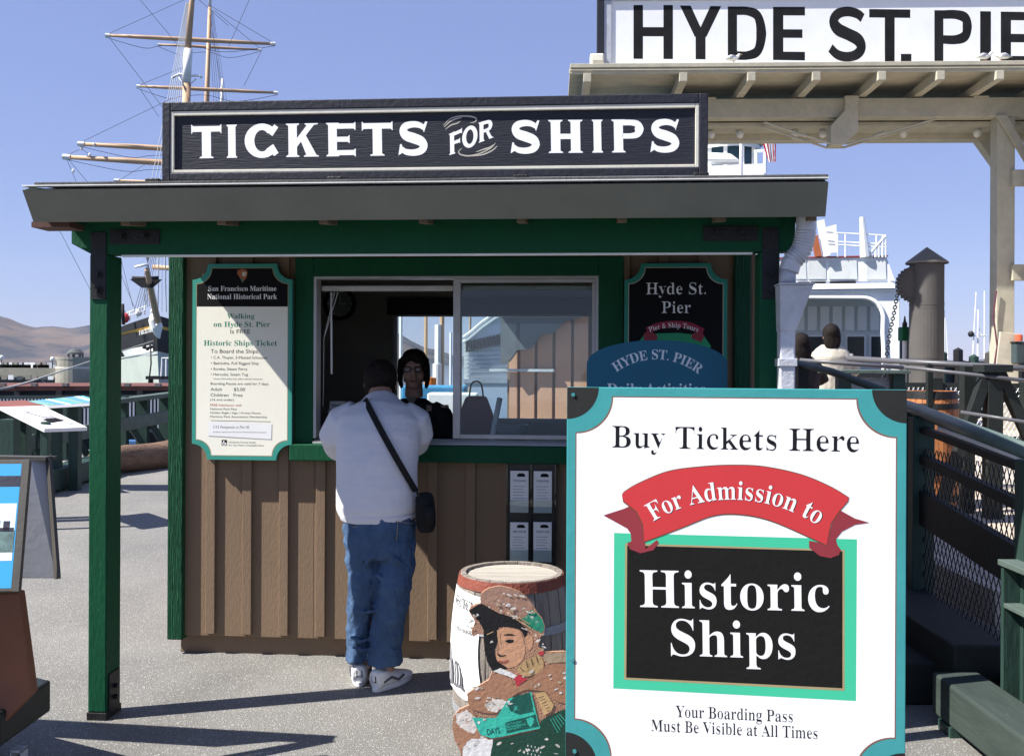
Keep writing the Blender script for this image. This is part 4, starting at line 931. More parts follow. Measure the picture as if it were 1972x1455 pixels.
# ================================================================== PEOPLE
SKIN = mat('skin', (.42, .24, .17), .55, .1, 20, .1); HAIR = mat('dark_hair', (.014, .010, .009), .7, .4, 60, .6, 120, (1, 1, .3), spec=.12)
SWEAT = mat('pale_grey_sweatshirt', (.66, .66, .70), .9, .03, 12, .55, 9, (1, 1, 3.2), spec=.1)
DENIM = mat('blue_denim', (.060, .105, .185), .9, .30, 6, .7, 40, (1.4, 1.4, 1), spec=.1); SHOEW = mat('white_trainer', (.70, .70, .68), .55, .1, 12, .2)
SHOEG = mat('shoe_grey_panel', (.08, .08, .09), .6); BLACKC = mat('black_webbing', (.008, .008, .009), .8, .2, 30, .3)
def add_head(b, c, yawdeg, s=1.0, face=True):
    """skull, jaw, nose, ears and neck into one mesh; c is the head centre, yaw 0 looks to -y"""
    c = Vector(c); Rm = Matrix.Rotation(R(yawdeg), 3, 'Z')
    def q(x, y, z): return c+Rm @ Vector((x, y, z))*s
    b.ball(q(0, .012, .03), .074*s, .092*s, .088*s); b.ball(q(0, -.012, -.035), .060*s, .070*s, .075*s); b.ball(q(0, -.04, -.085), .036*s, .034*s, .028*s)
    for sx in (-1, 1):
        b.ball(q(sx*.077, .008, -.012), .011*s, .016*s, .030*s, 10); b.ball(q(sx*.035, -.045, -.035), .028*s, .028*s, .030*s, 10)
    if face:
        b.loft([(q(0, -.085, .012), .008*s, .008*s), (q(0, -.098, -.015), .011*s, .011*s), (q(0, -.103, -.032), .016*s, .012*s), (q(0, -.085, -.04), .012*s, .008*s)], 8)
        b.ball(q(0, -.083, -.058), .024*s, .010*s, .010*s, 10); b.ball(q(0, -.08, .03), .05*s, .012*s, .012*s, 10)
    return q
def finger_hand(b, wrist, dirv, side, s=1.0):
    """palm with four curled fingers and a thumb"""
    wrist = Vector(wrist); d = Vector(dirv).normalized(); sd_ = Vector(side).normalized(); dn = d.cross(sd_).normalized()
    if dn.z > 0: dn = -dn
    pm = wrist+d*.055*s
    b.loft([(wrist-d*.02, .024*s, .02*s), (wrist+d*.02*s, .032*s, .018*s), (pm, .040*s, .017*s), (wrist+d*.09*s, .038*s, .014*s)], 10)
    for i, L in enumerate((.068, .078, .072, .056)):
        o = wrist+d*.085*s+sd_*(.030-.020*i)*s
        b.tube([o, o+d*L*.5*s+dn*.004, o+d*L*.8*s+dn*.018*s, o+d*L*.9*s+dn*.034*s], [.0095*s, .009*s, .008*s, .007*s], 8)
    o = wrist+d*.03*s+sd_*.03*s
    b.tube([o, o+sd_*.022*s+d*.03*s, o+sd_*.022*s+d*.06*s+dn*.01], [.012*s, .010*s, .008*s], 8)
# ---- the man leaning on the window sill, seen from behind
man = empty('person', (P(725, 1310, 4.9).x, 4.9, 0), (0, 0, 0), 'man in pale sweatshirt and jeans leaning on the ticket window sill', 'person')
ML = man.location
def m_(px, py, D): return P(px, py, D)-ML
body = MB()
add_head(body, m_(733, 737, 5.20), 180+8, 1.02, True)
body.loft([(m_(733, 752, 5.16), .062, .062), (m_(733, 775, 5.10), .068, .066), (m_(733, 800, 5.04), .10, .08)], 14)
body.loft([(m_(728, 985, 4.95), .15, .12), (m_(727, 890, 4.98), .16, .12), (m_(728, 820, 5.02), .18, .12), (m_(731, 785, 5.08), .15, .09)], 18)
body.loft([(m_(700, 1000, 4.95), .09, .1), (m_(700, 1150, 4.95), .06, .065), (m_(694, 1290, 4.95), .042, .05)], 12)
body.loft([(m_(757, 1000, 4.95), .09, .1), (m_(753, 1150, 4.93), .06, .065), (m_(742, 1300, 4.88), .042, .05)], 12)
for sx, sh, el, wr in ((-1, (672, 790, 5.06), (640, 852, 5.16), (705, 845, 5.44)), (1, (788, 792, 5.06), (815, 845, 5.14), (770, 835, 5.46))):
    s_, e_, w_ = m_(*sh), m_(*el), m_(*wr); s_.z += .0; e_.z = max(e_.z, wz0+.06); w_.z = wz0+.065
    body.loft([(s_, .055, .055), ((s_+e_)/2, .048, .048), (e_, .042, .042), ((e_+w_)/2, .038, .036), (w_, .028, .024)], 12)
    finger_hand(body, w_, (w_-e_), Vector((-sx, 0, 0)))
blob(body.build('body', SKIN, man, smooth=True), .0085, 3)
hb = MB(); hc = m_(733, 737, 5.20)
hb.ball(hc+Vector((0, -.018, .030)), .090, .102, .098, 20); hb.loft([(hc+Vector((0, -.05, .02)), .072, .04), (hc+Vector((0, -.055, -.05)), .068, .034), (hc+Vector((0, -.052, -.105)), .056, .028)], 14)
for sx in (-1, 1): hb.ball(hc+Vector((sx*.062, -.035, -.01)), .020, .034, .05, 10)
blob(hb.build('hair', HAIR, man, smooth=True), .006, 2, .009, .012)
# sweatshirt: trunk, shoulders and both sleeves as one garment
sh = MB()
sh.loft([(m_(727, 992, 4.945), .186, .150), (m_(726, 975, 4.945), .205, .165), (m_(726, 940, 4.95), .203, .168), (m_(726, 890, 4.96), .205, .165), (m_(728, 845, 4.98), .215, .155), (m_(730, 816, 5.01), .215, .14), (m_(732, 797, 5.04), .182, .115), (m_(733, 784, 5.07), .125, .088), (m_(733, 766, 5.11), .078, .070)], 28)
for sx, pts in ((-1, [(692, 798, 5.04, .085), (664, 815, 5.05, .100), (646, 842, 5.08, .088), (650, 862, 5.13, .074), (672, 848, 5.26, .060), (698, 842, 5.40, .044)]),
                (1, [(772, 800, 5.04, .085), (798, 816, 5.05, .096), (806, 838, 5.08, .080), (802, 854, 5.13, .068), (785, 842, 5.26, .058), (770, 838, 5.42, .044)])):
    sec = []
    for i, (x, y, D, r_) in enumerate(pts):
        q = m_(x, y, D)
        if i >= 4: q.z = wz0+.062
        sec.append((q, r_, r_*.95))
    sh.loft(sec, 16)
for i in range(3, 9):      # slack folds of the back
    y = 805+i*21; a = m_(670+10*math.sin(i*2.1), y, 0.1).z
    x0 = 664+14*math.sin(i*1.7); x1 = 700+i*6+30*math.sin(i)
    pts = []
    for t in np.linspace(0, 1, 6):
        px = x0+(x1-x0+45)*t; py = y+8*math.sin(t*3+i)
        w_ = (px-727)/F*4.95; ry = .155*math.sqrt(max(0.02, 1-(w_/.215)**2))
        pts.append(m_(px, py, 4.975-ry+.013))
    sh.tube(pts, [.003, .010, .013, .012, .009, .003], 8)
shirt = blob(sh.build('sweatshirt', SWEAT, man, smooth=True), .0095, 3, .009, .09)
hem = MB(); hem.loft([(m_(727, 1002, 4.945), .180, .148), (m_(727, 986, 4.945), .196, .160)], 32)
blob(hem.build('hem', SWEAT, man, smooth=True), .008, 2)
# jeans
jn = MB()
jn.loft([(m_(730, 985, 4.945), .172, .138), (m_(731, 1015, 4.94), .180, .15), (m_(732, 1045, 4.935), .176, .15), (m_(733, 1070, 4.935), .165, .135)], 26)
jn.loft([(m_(702, 1040, 4.94), .095, .125), (m_(701, 1085, 4.94), .090, .11), (m_(702, 1130, 4.92), .078, .09), (m_(693, 1180, 4.94), .064, .085), (m_(692, 1235, 4.95), .060, .085), (m_(692, 1268, 4.95), .064, .092)], 20)
jn.loft([(m_(763, 1040, 4.93), .10, .125), (m_(762, 1085, 4.92), .096, .115), (m_(758, 1130, 4.88), .088, .10), (m_(751, 1180, 4.87), .080, .09), (m_(743, 1235, 4.88), .080, .09), (m_(741, 1276, 4.88), .084, .098)], 20)
for pts in ([(690, 1120), (705, 1128), (728, 1122)], [(725, 1105), (745, 1125), (770, 1112)], [(684, 1172), (700, 1180), (722, 1176)], [(715, 1165), (745, 1176), (775, 1166)], [(675, 1225), (695, 1235), (715, 1228)], [(712, 1215), (740, 1228), (768, 1222)],
            [(678, 1245), (700, 1252), (716, 1246)], [(720, 1248), (745, 1256), (772, 1250)], [(733, 1040), (715, 1070), (700, 1095)], [(738, 1055), (765, 1080), (785, 1090)], [(733, 1000), (734, 1040), (736, 1075)]):
    jn.tube([m_(px, py, (4.845 if px < 718 else 4.80) if py > 1100 else 4.80) for px, py in pts], [.006, .012, .005], 8)
jeans = blob(jn.build('jeans', DENIM, man, smooth=True), .008, 1, .026, .055)
STITCH = mat('stitching', (.30, .26, .18), .8)
for pts in ([(674, 1016), (702, 1014), (704, 1048), (692, 1062), (680, 1048), (674, 1016)], [(766, 1004), (796, 1008)], [(766, 1004), (764, 1040)]):
    b = MB(); pp = []
    for px, py in crom(pts, 4):
        w_ = (px-731)/F*4.9; pp.append(m_(px, py, 4.942-.150*math.sqrt(max(.02, 1-(w_/.184)**2))+.001))
    b.tube(pp, .0016, 5).build('stitching', STITCH, jeans)
def trainer(cx, cy, D, ang, nm='shoe'):
    g = G(cx, cy); o = Vector((P(cx, 1300, D).x, D, 0))-ML
    Rm = Matrix.Translation(o) @ Matrix.Rotation(ang, 4, 'Z')
    up = MB(); secs = [(-.055, .034, .055, .05), (-.03, .042, .06, .055), (.04, .046, .052, .045), (.12, .050, .040, .032), (.18, .046, .032, .024), (.22, .026, .026, .016)]
    up.loft([(Vector((0, y, z)), rx_, rz2) for y, rx_, z, rz2 in secs], 16)
    up.loft([(Vector((0, -.02, .05)), .040, .045), (Vector((0, -.018, .10)), .040, .045)], 14)
    up.v = [tuple(Rm @ Vector(v)) for v in up.v]
    u = blob(up.build(nm, SHOEW, man, smooth=True), .006, 2)
    so = MB(); n = 20; pts = []
    for k in range(n):
        a = 2*math.pi*k/n; y = .082+.145*math.sin(a); x = .048*math.cos(a)*(1 if y > .05 else .9); pts.append((x, y))
    so.add([(x, y, .002) for x, y in pts]+[(x*1.03, y, .026) for x, y in pts], [tuple(range(n-1, -1, -1)), tuple(range(n, 2*n))]+[(k, (k+1) % n, (k+1) % n+n, k+n) for k in range(n)])
    so.v = [tuple(Rm @ Vector(v)) for v in so.v]; so.build('sole', SHOEW, u, bevel=.003)
    for sx in (-1, 1):
        st = MB(); st.tube([Rm @ Vector(p) for p in ((sx*.040, -.03, .05), (sx*.049, .02, .065), (sx*.050, .07, .04), (sx*.052, .11, .055))], .006, 6); st.build('stripe', SHOEG, u)
    st = MB(); st.box(-.016, .016, -.062, -.055, .05, .085, Rm).build('heel_tab', SHOEG, u, bevel=.004)
trainer(693, 1300, 4.93, R(6)); trainer(735, 1312, 4.84, R(-32))
# shoulder bag with its strap
bag = empty('shoulder_bag', (0, 0, 0), (0, 0, 0), 'small black shoulder bag hanging at the right hip of the man', 'bag')
bag.location = ML+m_(820, 985, 4.87)
def bo(px, py, D): return P(px, py, D)-bag.location
b = MB(); b.loft([(bo(818, 948, 4.87), .030, .03), (bo(818, 958, 4.87), .046, .045), (bo(819, 985, 4.87), .050, .052), (bo(821, 1010, 4.87), .048, .050), (bo(822, 1024, 4.87), .034, .034)], 18)
blob(b.build('pouch', BLACKC, bag, smooth=True), .007, 2, .006, .04)
MB().loft([(bo(826, 975, 4.815), .026, .014), (bo(826, 1008, 4.815), .028, .014)], 12).build('front_pocket', BLACKC, bag, smooth=True)
pp = []
for t in np.linspace(0, 1, 24):
    px = 702+(801-702)*t; py = 768+(946-768)*t+4*math.sin(t*math.pi)
    rx_ = float(np.interp(py, [762, 774, 790, 812, 845, 890, 940], [.08, .125, .185, .22, .215, .205, .203])); ry_ = float(np.interp(py, [762, 774, 790, 812, 845, 890, 940], [.074, .09, .115, .14, .155, .165, .168]))
    cD = float(np.interp(py, [762, 774, 790, 812, 845, 890, 940], [5.115, 5.08, 5.04, 5.01, 4.98, 4.96, 4.95])); cx = 728
    w_ = (px-cx)/F*4.95; dd = cD-ry_*math.sqrt(max(.03, 1-(w_/rx_)**2))-.020-.035*max(0, 1-t*3.2)
    pp.append(bo(px, py, dd))
b = MB()
for a, c in zip(pp[:-1], pp[1:]):
    t = (c-a).normalized(); s_ = t.cross(Vector((0, 1, 0))).normalized()*.0155
    b.add([a-s_, a+s_, c+s_, c-s_, a-s_+Vector((0, .003, 0)), a+s_+Vector((0, .003, 0)), c+s_+Vector((0, .003, 0)), c-s_+Vector((0, .003, 0))], [(0, 1, 2, 3), (7, 6, 5, 4), (0, 3, 7, 4), (1, 5, 6, 2)])
b.build('strap', BLACKC, bag)
MB().tube([bo(801, 944, 4.83), bo(806, 952, 4.84), bo(812, 958, 4.85)], .008, 6).build('clip', STEEL, bag)

# ---- the clerk behind the window
cl = empty('person', (P(797, 800, 5.78).x, 5.78, .13), (0, 0, 0), 'ticket clerk with dark bobbed hair and glasses behind the open window', 'person')
CLo = cl.location
def k_(px, py, D): return P(px, py, D)-CLo
b = MB(); hc = k_(797, 712, 5.78); add_head(b, hc, 4, 1.0, True)
b.loft([(hc+Vector((0, .01, -.07)), .05, .055), (hc+Vector((0, .02, -.16)), .055, .06)], 12)
b.loft([(k_(797, 1090, 5.8), .13, .1), (k_(797, 920, 5.8), .13, .10), (k_(797, 800, 5.8), .15, .09), (k_(797, 775, 5.8), .12, .07)], 16)
for sx in (-1, 1):
    b.loft([(hc+Vector((sx*.16, .02, -.21)), .045, .045), (hc+Vector((sx*.20, .0, -.40)), .04, .04), (hc+Vector((sx*.13, -.22, -.44)), .028, .026)], 10)
    finger_hand(b, hc+Vector((sx*.12, -.24, -.44)), (-.4*sx, -1, 0), (-sx, 0, 0))
    b.loft([(k_(797, 1080, 5.8)+Vector((sx*.08, 0, 0)), .08, .09), (Vector((sx*.09, .02, .45)), .055, .06), (Vector((sx*.09, .02, .08)), .04, .045)], 10)
blob(b.build('body', SKIN, cl, smooth=True), .008, 2)
hh = MB(); hh.ball(hc+Vector((0, .018, .042)), .083, .094, .084, 18)
for sx in (-1, 1): hh.loft([(hc+Vector((sx*.062, -.01, .06)), .026, .055), (hc+Vector((sx*.078, -.005, .0)), .018, .048), (hc+Vector((sx*.080, .0, -.06)), .015, .040), (hc+Vector((sx*.072, .005, -.105)), .010, .028)], 10)
hh.loft([(hc+Vector((0, .07, .03)), .075, .04), (hc+Vector((0, .075, -.07)), .07, .03)], 12)
hh.loft([(hc+Vector((-.066, -.055, .045)), .026, .02), (hc+Vector((-.025, -.084, .075)), .022, .015), (hc+Vector((.02, -.086, .072)), .026, .015), (hc+Vector((.062, -.062, .035)), .022, .02)], 8)
blob(hh.build('hair', HAIR, cl, smooth=True), .006, 1, .012, .018)
GL = MB()
for sx in (-1, 1):
    cc = hc+Vector((sx*.031, -.092, .004)); GL.tube([cc+Vector((.024*math.cos(a), 0, .015*math.sin(a))) for a in np.linspace(0, 2*math.pi, 17)], .0022, 6)
    GL.tube([hc+Vector((sx*.055, -.090, .006)), hc+Vector((sx*.078, .0, .0))], .002, 5)
GL.tube([hc+Vector((-.008, -.094, .006)), hc+Vector((.008, -.094, .006))], .002, 5); GL.build('glasses', STEEL, cl)
for sx in (-1, 1): MB().ball(hc+Vector((sx*.031, -.074, .002)), .012, .010, .009, 12).build('eye', mat('eye_white', (.5, .5, .5), .3), cl, smooth=True)
MB().ball(hc+Vector((0, -.090, -.062)), .022, .006, .005, 12).build('lips', mat('lips', (.3, .1, .09), .5), cl, smooth=True)
jk = MB(); jk.loft([(k_(797, 960, 5.8), .17, .125), (k_(797, 880, 5.8), .17, .125), (k_(797, 810, 5.8), .19, .115), (k_(797, 785, 5.8), .15, .09), (k_(797, 766, 5.8), .07, .065)], 22)
for sx in (-1, 1): jk.loft([(hc+Vector((sx*.10, .02, -.235)), .06, .06), (hc+Vector((sx*.165, .01, -.27)), .066, .062), (hc+Vector((sx*.205, -.0, -.36)), .062, .056), (hc+Vector((sx*.205, -.04, -.42)), .056, .056), (hc+Vector((sx*.14, -.18, -.435)), .045, .042)], 14)
blob(jk.build('jacket', mat('black_uniform', (.012, .014, .013), .85, .2, 20, .3), cl, smooth=True), .009, 3, .012, .07)
MB().prism([(-.028, -.155), (.028, -.155), (.0, -.23)], -.125, -.12).build('shirt_front', mat('khaki_shirt', (.16, .14, .10), .8), cl, loc=hc)
MB().box(.085, .115, -.130, -.126, -.235, -.20).build('badge', mat('tan_badge', (.25, .2, .14), .5), cl, loc=hc)
MB().loft([(Vector((0, .02, .42)), .17, .12), (Vector((0, .02, .90)), .165, .12)], 18).build('trousers', MATS['black_uniform'], cl, smooth=True)

def stroller(px, pyhead, D, ang, coat, label, gz, H=1.68, hair_long=True, trousers=None):
    o = empty('person', (P(px, 700, D).x, D, gz), (0, 0, ang), label, 'person')
    b = MB(); hz = H-.13
    add_head(b, (0, 0, hz), 180, .95, True); b.loft([(Vector((0, .01, hz-.07)), .05, .055), (Vector((0, .0, hz-.2)), .07, .07)], 10)
    b.loft([(Vector((0, 0, .85)), .15, .11), (Vector((0, 0, 1.05)), .12, .10), (Vector((0, 0, 1.3)), .16, .10), (Vector((0, 0, hz-.17)), .12, .07)], 14)
    for sx in (-1, 1):
        b.loft([(Vector((sx*.09, 0, .9)), .08, .09), (Vector((sx*.09, 0, .48)), .055, .06), (Vector((sx*.09, 0, .07)), .04, .045)], 10)
        b.loft([(Vector((sx*.09, -.03, .04)), .04, .04), (Vector((sx*.09, .12, .035)), .04, .03)], 10)
        b.loft([(Vector((sx*.17, 0, hz-.22)), .05, .05), (Vector((sx*.23, .05, 1.12)), .04, .04), (Vector((sx*.17, .24, 1.05)), .028, .028)], 10)
        finger_hand(b, (sx*.165, .26, 1.05), (-.2*sx, 1, 0), (-sx, 0, 0))
    blob(b.build('body', SKIN, o, smooth=True), .011, 2)
    j = MB(); j.loft([(Vector((0, 0, .80)), .20, .14), (Vector((0, 0, 1.0)), .18, .135), (Vector((0, 0, 1.28)), .20, .13), (Vector((0, 0, hz-.15)), .175, .105), (Vector((0, 0, hz-.085)), .095, .08)], 18)
    for sx in (-1, 1): j.loft([(Vector((sx*.15, 0, hz-.20)), .07, .07), (Vector((sx*.245, .03, 1.14)), .062, .06), (Vector((sx*.19, .20, 1.06)), .048, .045)], 12)
    blob(j.build('jacket', coat, o, smooth=True), .012, 2, .018, .08)
    t = MB()
    for sx in (-1, 1): t.loft([(Vector((sx*.085, 0, .9)), .10, .11), (Vector((sx*.09, 0, .48)), .075, .08), (Vector((sx*.09, 0, .09)), .06, .075)], 12)
    blob(t.build('trousers', trousers or DENIM, o, smooth=True), .012, 2)
    h = MB(); h.ball(Vector((0, -.014, hz+.032)), .088, .098, .098, 16)
    if hair_long: h.loft([(Vector((0, -.05, hz+.02)), .086, .05), (Vector((0, -.06, hz-.07)), .088, .045), (Vector((0, -.075, hz-.13)), .060, .03)], 12)
    blob(h.build('hair', HAIR, o, smooth=True), .010, 2, .008, .04)
    return o
stroller(1600, 632, 9.9, R(-6), mat('cream_jacket', (.50, .46, .38), .85, .1, 20, .3), 'woman in a cream jacket with long dark hair walking behind the right-hand rail', .40, 1.62)
stroller(1541, 640, 9.3, R(10), mat('dark_jacket', (.03, .025, .025), .85, .1, 20, .3), 'person in a dark jacket half hidden behind the grey downpipe', .33, 1.58)

# ================================================================== LEFT SIDE
# wheeled display cart
ct = empty('display_cart', (-2.2, 3.75, 0), (0, 0, 0), 'brown wheeled display cart carrying blue poster panels at the left edge', 'cart')
CO = ct.location
def q_(px, py, D): return P(px, py, D)-CO
CARTB = mat('brown_cart_panel', (.16, .06, .03), .45, .2, 4, .2); CARTK = mat('dark_cart_base', (.012, .016, .015), .5, .2, 6, .3)
def quadslab(b, pts, off):
    pts = [Vector(p) for p in pts]; off = Vector(off); n = len(pts)
    return b.add(pts+[p+off for p in pts], [tuple(range(n)), tuple(range(2*n-1, n-1, -1))]+[(i, i+n, (i+1) % n+n, (i+1) % n) for i in range(n)])
A_ = q_(57, 884, 3.70); B_ = q_(36, 1138, 3.50); L_ = Vector((-.75, -.10, .0))
nrm = (B_-A_).cross(L_).normalized(); 
if nrm.y > 0: nrm = -nrm
FRM = mat('bronze_frame', (.07, .065, .055), .5, .1, 6, .1)
quadslab(MB(), [A_, A_+L_, B_+L_, B_], -nrm*.03).build('poster_backing', FRM, ct, bevel=.003)
def cp(u, v, l=.001): # u 0 at right edge to 1 left, v 0 top to 1 bottom
    return A_+L_*u+(B_-A_)*v+nrm*l*.3
def cquad(name, u0, u1, v0, v1, m, l):
    return MB().add([cp(u0, v0, l), cp(u1, v0, l), cp(u1, v1, l), cp(u0, v1, l)], [(0, 1, 2, 3)]).build(name, m, ct)
SKYB = mat('bright_blue_print', (.03, .30, .56), .5, .04, 3, 0); DKB = mat('dark_navy_print', (.02, .022, .04), .5)
u0 = .035
cquad('frame_edge', 0, .03, 0, 1, FRM, .006)
cquad('blue_band', u0, 1, .035, .975, SKYB, .001); cquad('navy_band', u0, 1, .13, .215, DKB, .002)
PH = mat('harbour_photo_sky', (.60, .72, .72), .5, .12, 3, 0); cquad('photo_sky', u0+.006, 1, .345, .58, PH, .003)
cquad('photo_water', u0+.006, 1, .55, .715, mat('harbour_photo_water', (.10, .16, .15), .5, .5, 30, 0), .004)
for a0, a1, v0 in ((.02, .05, .48), (.065, .095, .475), (.11, .16, .51), (.0, .22, .53)): cquad('photo_tower', u0+.01+a0, u0+.01+a1, v0, .56, MATS['dark_navy_print'], .005)
cquad('cream_band', u0+.008, 1, .715, .775, CREAMP, .003); cquad('red_star', .105, .115, .738, .752, MATS['red_ink'], .004)
for i, s_ in enumerate(('in the', 'Mu-', 'ing the', 'nning', 'ronto', 'g Cab-', 'ntos.')):
    v, f, (a, c), ch = text_geo(s_, 'bold'); hgt = .016; wdt = hgt/ch
    b = MB(); b.v = [tuple(cp(.115-.0+(-(x-c))*wdt/.757, .80+.025*i+.0-(yy/ch*hgt)/.26, .003)) for x, yy, _ in v]; b.f = f; b.build('lettering', SIGNW, ct)
# side panel behind
A2 = q_(58, 885, 3.86); B2 = q_(93, 885, 3.90); C2 = q_(110, 1113, 3.82); D2 = q_(38, 1113, 3.78)
quadslab(MB(), [A2, B2, C2, D2], (0, .03, 0)).build('side_panel', mat('grey_side_panel', (.40, .41, .43), .55, .06, 4, .1), ct, bevel=.003)
MB().bar(q_(94, 883, 3.88), q_(111, 1114, 3.80), .012, .04).build('panel_edge', FRM, ct)
MB().bar(q_(-60, 880, 3.9), q_(94, 882, 3.88), .05, .014).build('top_cap', FRM, ct)
# pedestal and base
E1 = q_(36, 1140, 3.60); E2 = q_(62, 1335, 3.60)
quadslab(MB(), [E1, E1+Vector((-.6, -.12, 0)), q_(0, 1400, 3.55)+Vector((-.6, -.12, 0)), q_(0, 1400, 3.55), E2], (0, .05, 0)).build('pedestal', CARTB, ct, bevel=.006)
F1 = q_(98, 1305, 3.98); g1 = [q_(0, 1372, 3.52), q_(98, 1308, 3.92), q_(98, 1372, 3.92), q_(0, 1440, 3.52)]
quadslab(MB(), [g1[0]+Vector((-.5, -.35, 0)), g1[0], g1[1], g1[1]+Vector((-.5, .25, 0)), g1[0]+Vector((-1.1, .1, 0))], (0, 0, -.125)).build('base_tray', CARTK, ct, bevel=.01)
for px, py, D in ((38, 1425, 3.78), (-120, 1500, 3.45), (-200, 1400, 4.0)):
    c_ = q_(px, py, D); c_.z = .045
    wh = MB().tube([c_+Vector((-.015, 0, 0)), c_+Vector((.015, 0, 0))], .045, 18).build('castor', mat('rubber', (.02, .02, .02), .8), ct, smooth=False)
    MB().box(-.022, -.017, -.03, .02, -.01, .075).box(.017, .022, -.03, .02, -.01, .075).box(-.022, .022, -.03, .02, .07, .078).build('fork', GREYM, wh, loc=c_)
# long rear panel of the cart, running on to the left of the view
RT0 = q_(92, 884, 3.92); RV = Vector((-1.45, .19, 0))
quadslab(MB(), [RT0, RT0+RV, RT0+RV+Vector((0, 0, -.46)), RT0+Vector((-.04, 0, -.46))], (0, .025, 0)).build('rear_panel', MATS['grey_side_panel'], ct, bevel=.003)
MB().bar(RT0+Vector((.03, 0, .006)), RT0+RV+Vector((0, 0, .006)), .03, .012).build('rear_cap', FRM, ct)

# slanted exhibit tables
def lectern(corners, D4, legs, top, label, printed=None):
    pts = [P(px, py, D) for (px, py), D in zip(corners, D4)]; cen = sum(pts, Vector())/len(pts)
    o = empty('exhibit_table', (cen.x, cen.y, 0), (0, 0, 0), label, 'exhibit table'); L0 = o.location
    pts = [p-L0 for p in pts]
    quadslab(MB(), pts, (0, 0, -.035)).build('slanted_panel', top, o, bevel=.003)
    for px, D, wd in legs:
        x = P(px, 800, D).x-L0.x
        MB().box(x-wd/2, x+wd/2, D-L0.y-wd/2, D-L0.y+wd/2, 0, cen.z-.03).build('leg', DKGREEN, o, bevel=.004)
    if printed: printed(o, pts)
    return o
def drawprint(o, p):
    up = Vector((0, 0, .004))
    def uv(u, v): return p[0]*(1-u)*(1-v)+p[1]*u*(1-v)+p[2]*u*v+p[3]*(1-u)*v+up
    for poly, m_2 in (([(.28, .30), (.40, .22), (.72, .40), (.75, .62), (.5, .6)], GREYINK), ([(.34, .62), (.72, .58), (.80, .70), (.4, .78)], INK), ([(.36, .34), (.44, .29), (.66, .44), (.64, .54), (.5, .52)], SIGNW), ([(.7, .85), (.82, .85), (.82, .88), (.7, .88)], GREYINK)):
        MB().add([uv(*q)+(up*.5 if m_2 is SIGNW else up*0) for q in poly], [tuple(range(len(poly)))]).build('drawing', m_2, o)
lectern([(0, 783), (82, 781), (168, 822), (85, 825)], [9.9, 10.2, 9.5, 9.2], [(20, 9.8, .14), (45, 10.0, .12), (88, 9.4, .07)], SIGNW, 'white slanted exhibit table with a line drawing nearest the cart', drawprint)
def stripes(o, p):
    up = Vector((0, 0, .004)); cols = [mat('print_teal', (.12, .35, .38), .5), mat('print_pale', (.55, .65, .68), .5), mat('print_blue', (.10, .28, .50), .5), mat('print_green', (.2, .34, .24), .5)]
    for i in range(12):
        a, c = i/12+.004, (i+1)/12
        MB().add([p[0].lerp(p[1], a)+up, p[0].lerp(p[1], c)+up, p[3].lerp(p[2], c)+up, p[3].lerp(p[2], a)+up], [(0, 1, 2, 3)]).build('picture', cols[(i*3+i//3) % 4], o)
lectern([(48, 773), (160, 762), (200, 774), (92, 781)], [12.6, 12.6, 12.0, 12.0], [(145, 12.3, .12), (110, 12.2, .10)], MATS['print_teal'] if 'print_teal' in MATS else SIGNW, 'blue and green picture exhibit table beyond the white one', stripes)
lectern([(-90, 776), (48, 770), (86, 780), (-60, 790)], [12.2, 12.4, 11.8, 11.7], [(-20, 12.0, .1), (10, 12.1, .1)], mat('rust_table', (.20, .07, .05), .6), 'rust red exhibit table at the left edge behind the white one')
# pier-edge railing
rl = empty('pier_railing', (-4.3, 11.5, 0), (0, 0, 0), 'grey green timber railing along the pier edge left of the booth', 'railing')
RO = rl.location
def r_(px, py, D): return P(px, py, D)-RO
MB().bar(r_(150, 781, 14.35), r_(345, 757, 16.6), .22, .07).build('top_rail', GREYGREEN, rl, bevel=.006)
MB().bar(r_(50, 853, 13.1), r_(345, 797, 16.5), .05, .20).build('middle_rail', GREYGREEN, rl, bevel=.006)
for px, D in ((15, 12.8), (62, 13.3), (120, 14.0), (235, 15.35), (275, 15.8), (318, 16.3)):
    x = P(px, 800, D).x-RO.x; MB().box(x-.09, x+.09, D-RO.y-.06, D-RO.y+.06, 0, 1.06).build('post', DKGREEN, rl, bevel=.005)
    MB().bar((x+.05, D-RO.y, .75), (x+.38, D-RO.y+.25, .05), .09, .09).build('brace', DKGREEN, rl)
# white inner baluster fence beyond
bf = empty('baluster_fence', (-4.6, 17, 0), (0, 0, 0), 'low white baluster fence seen through the pier railing', 'fence')
for zz in (.36, .98): MB().bar(P(-40, 820, 17.0)-bf.location-Vector((0, 0, P(-40, 820, 17.0).z-zz)), P(345, 800, 17.9)-bf.location-Vector((0, 0, P(345, 800, 17.9).z-zz)), .04, .05).build('rail', GREYGREEN, bf)
for i in range(58):
    t = i/57; px = -40+385*t; D = 17.0+.9*t; x = P(px, 800, D).x-bf.location.x
    MB().box(x-.011, x+.011, D-17-.011, D-17+.011, .36, .98).build('baluster', WHITEP, bf)
BX = [('blue_crate', 262, 16.4, .35, .3, mat('blue_crate', (.04, .12, .28), .6), 'blue crate by the railing posts'), ('cream_block', 95, 13.4, .55, .26, CREAMW, 'cream concrete block beneath the picture table'), ('cream_block', 18, 13.0, .5, .28, CREAMW, 'cream concrete block at the left edge'),
      ('orange_block', 98, 12.7, .32, .13, mat('orange_brick', (.5, .17, .06), .7), 'low orange block behind the display cart')]
for nm, px, D, wd, hh_, mm, lb in BX:
    o = MB().box(-wd/2, wd/2, -.15, .15, 0, hh_).build(nm, mm, None, bevel=.01, loc=(P(px, 800, D).x, D, 0)); tag(o, lb, nm.split('_')[1])
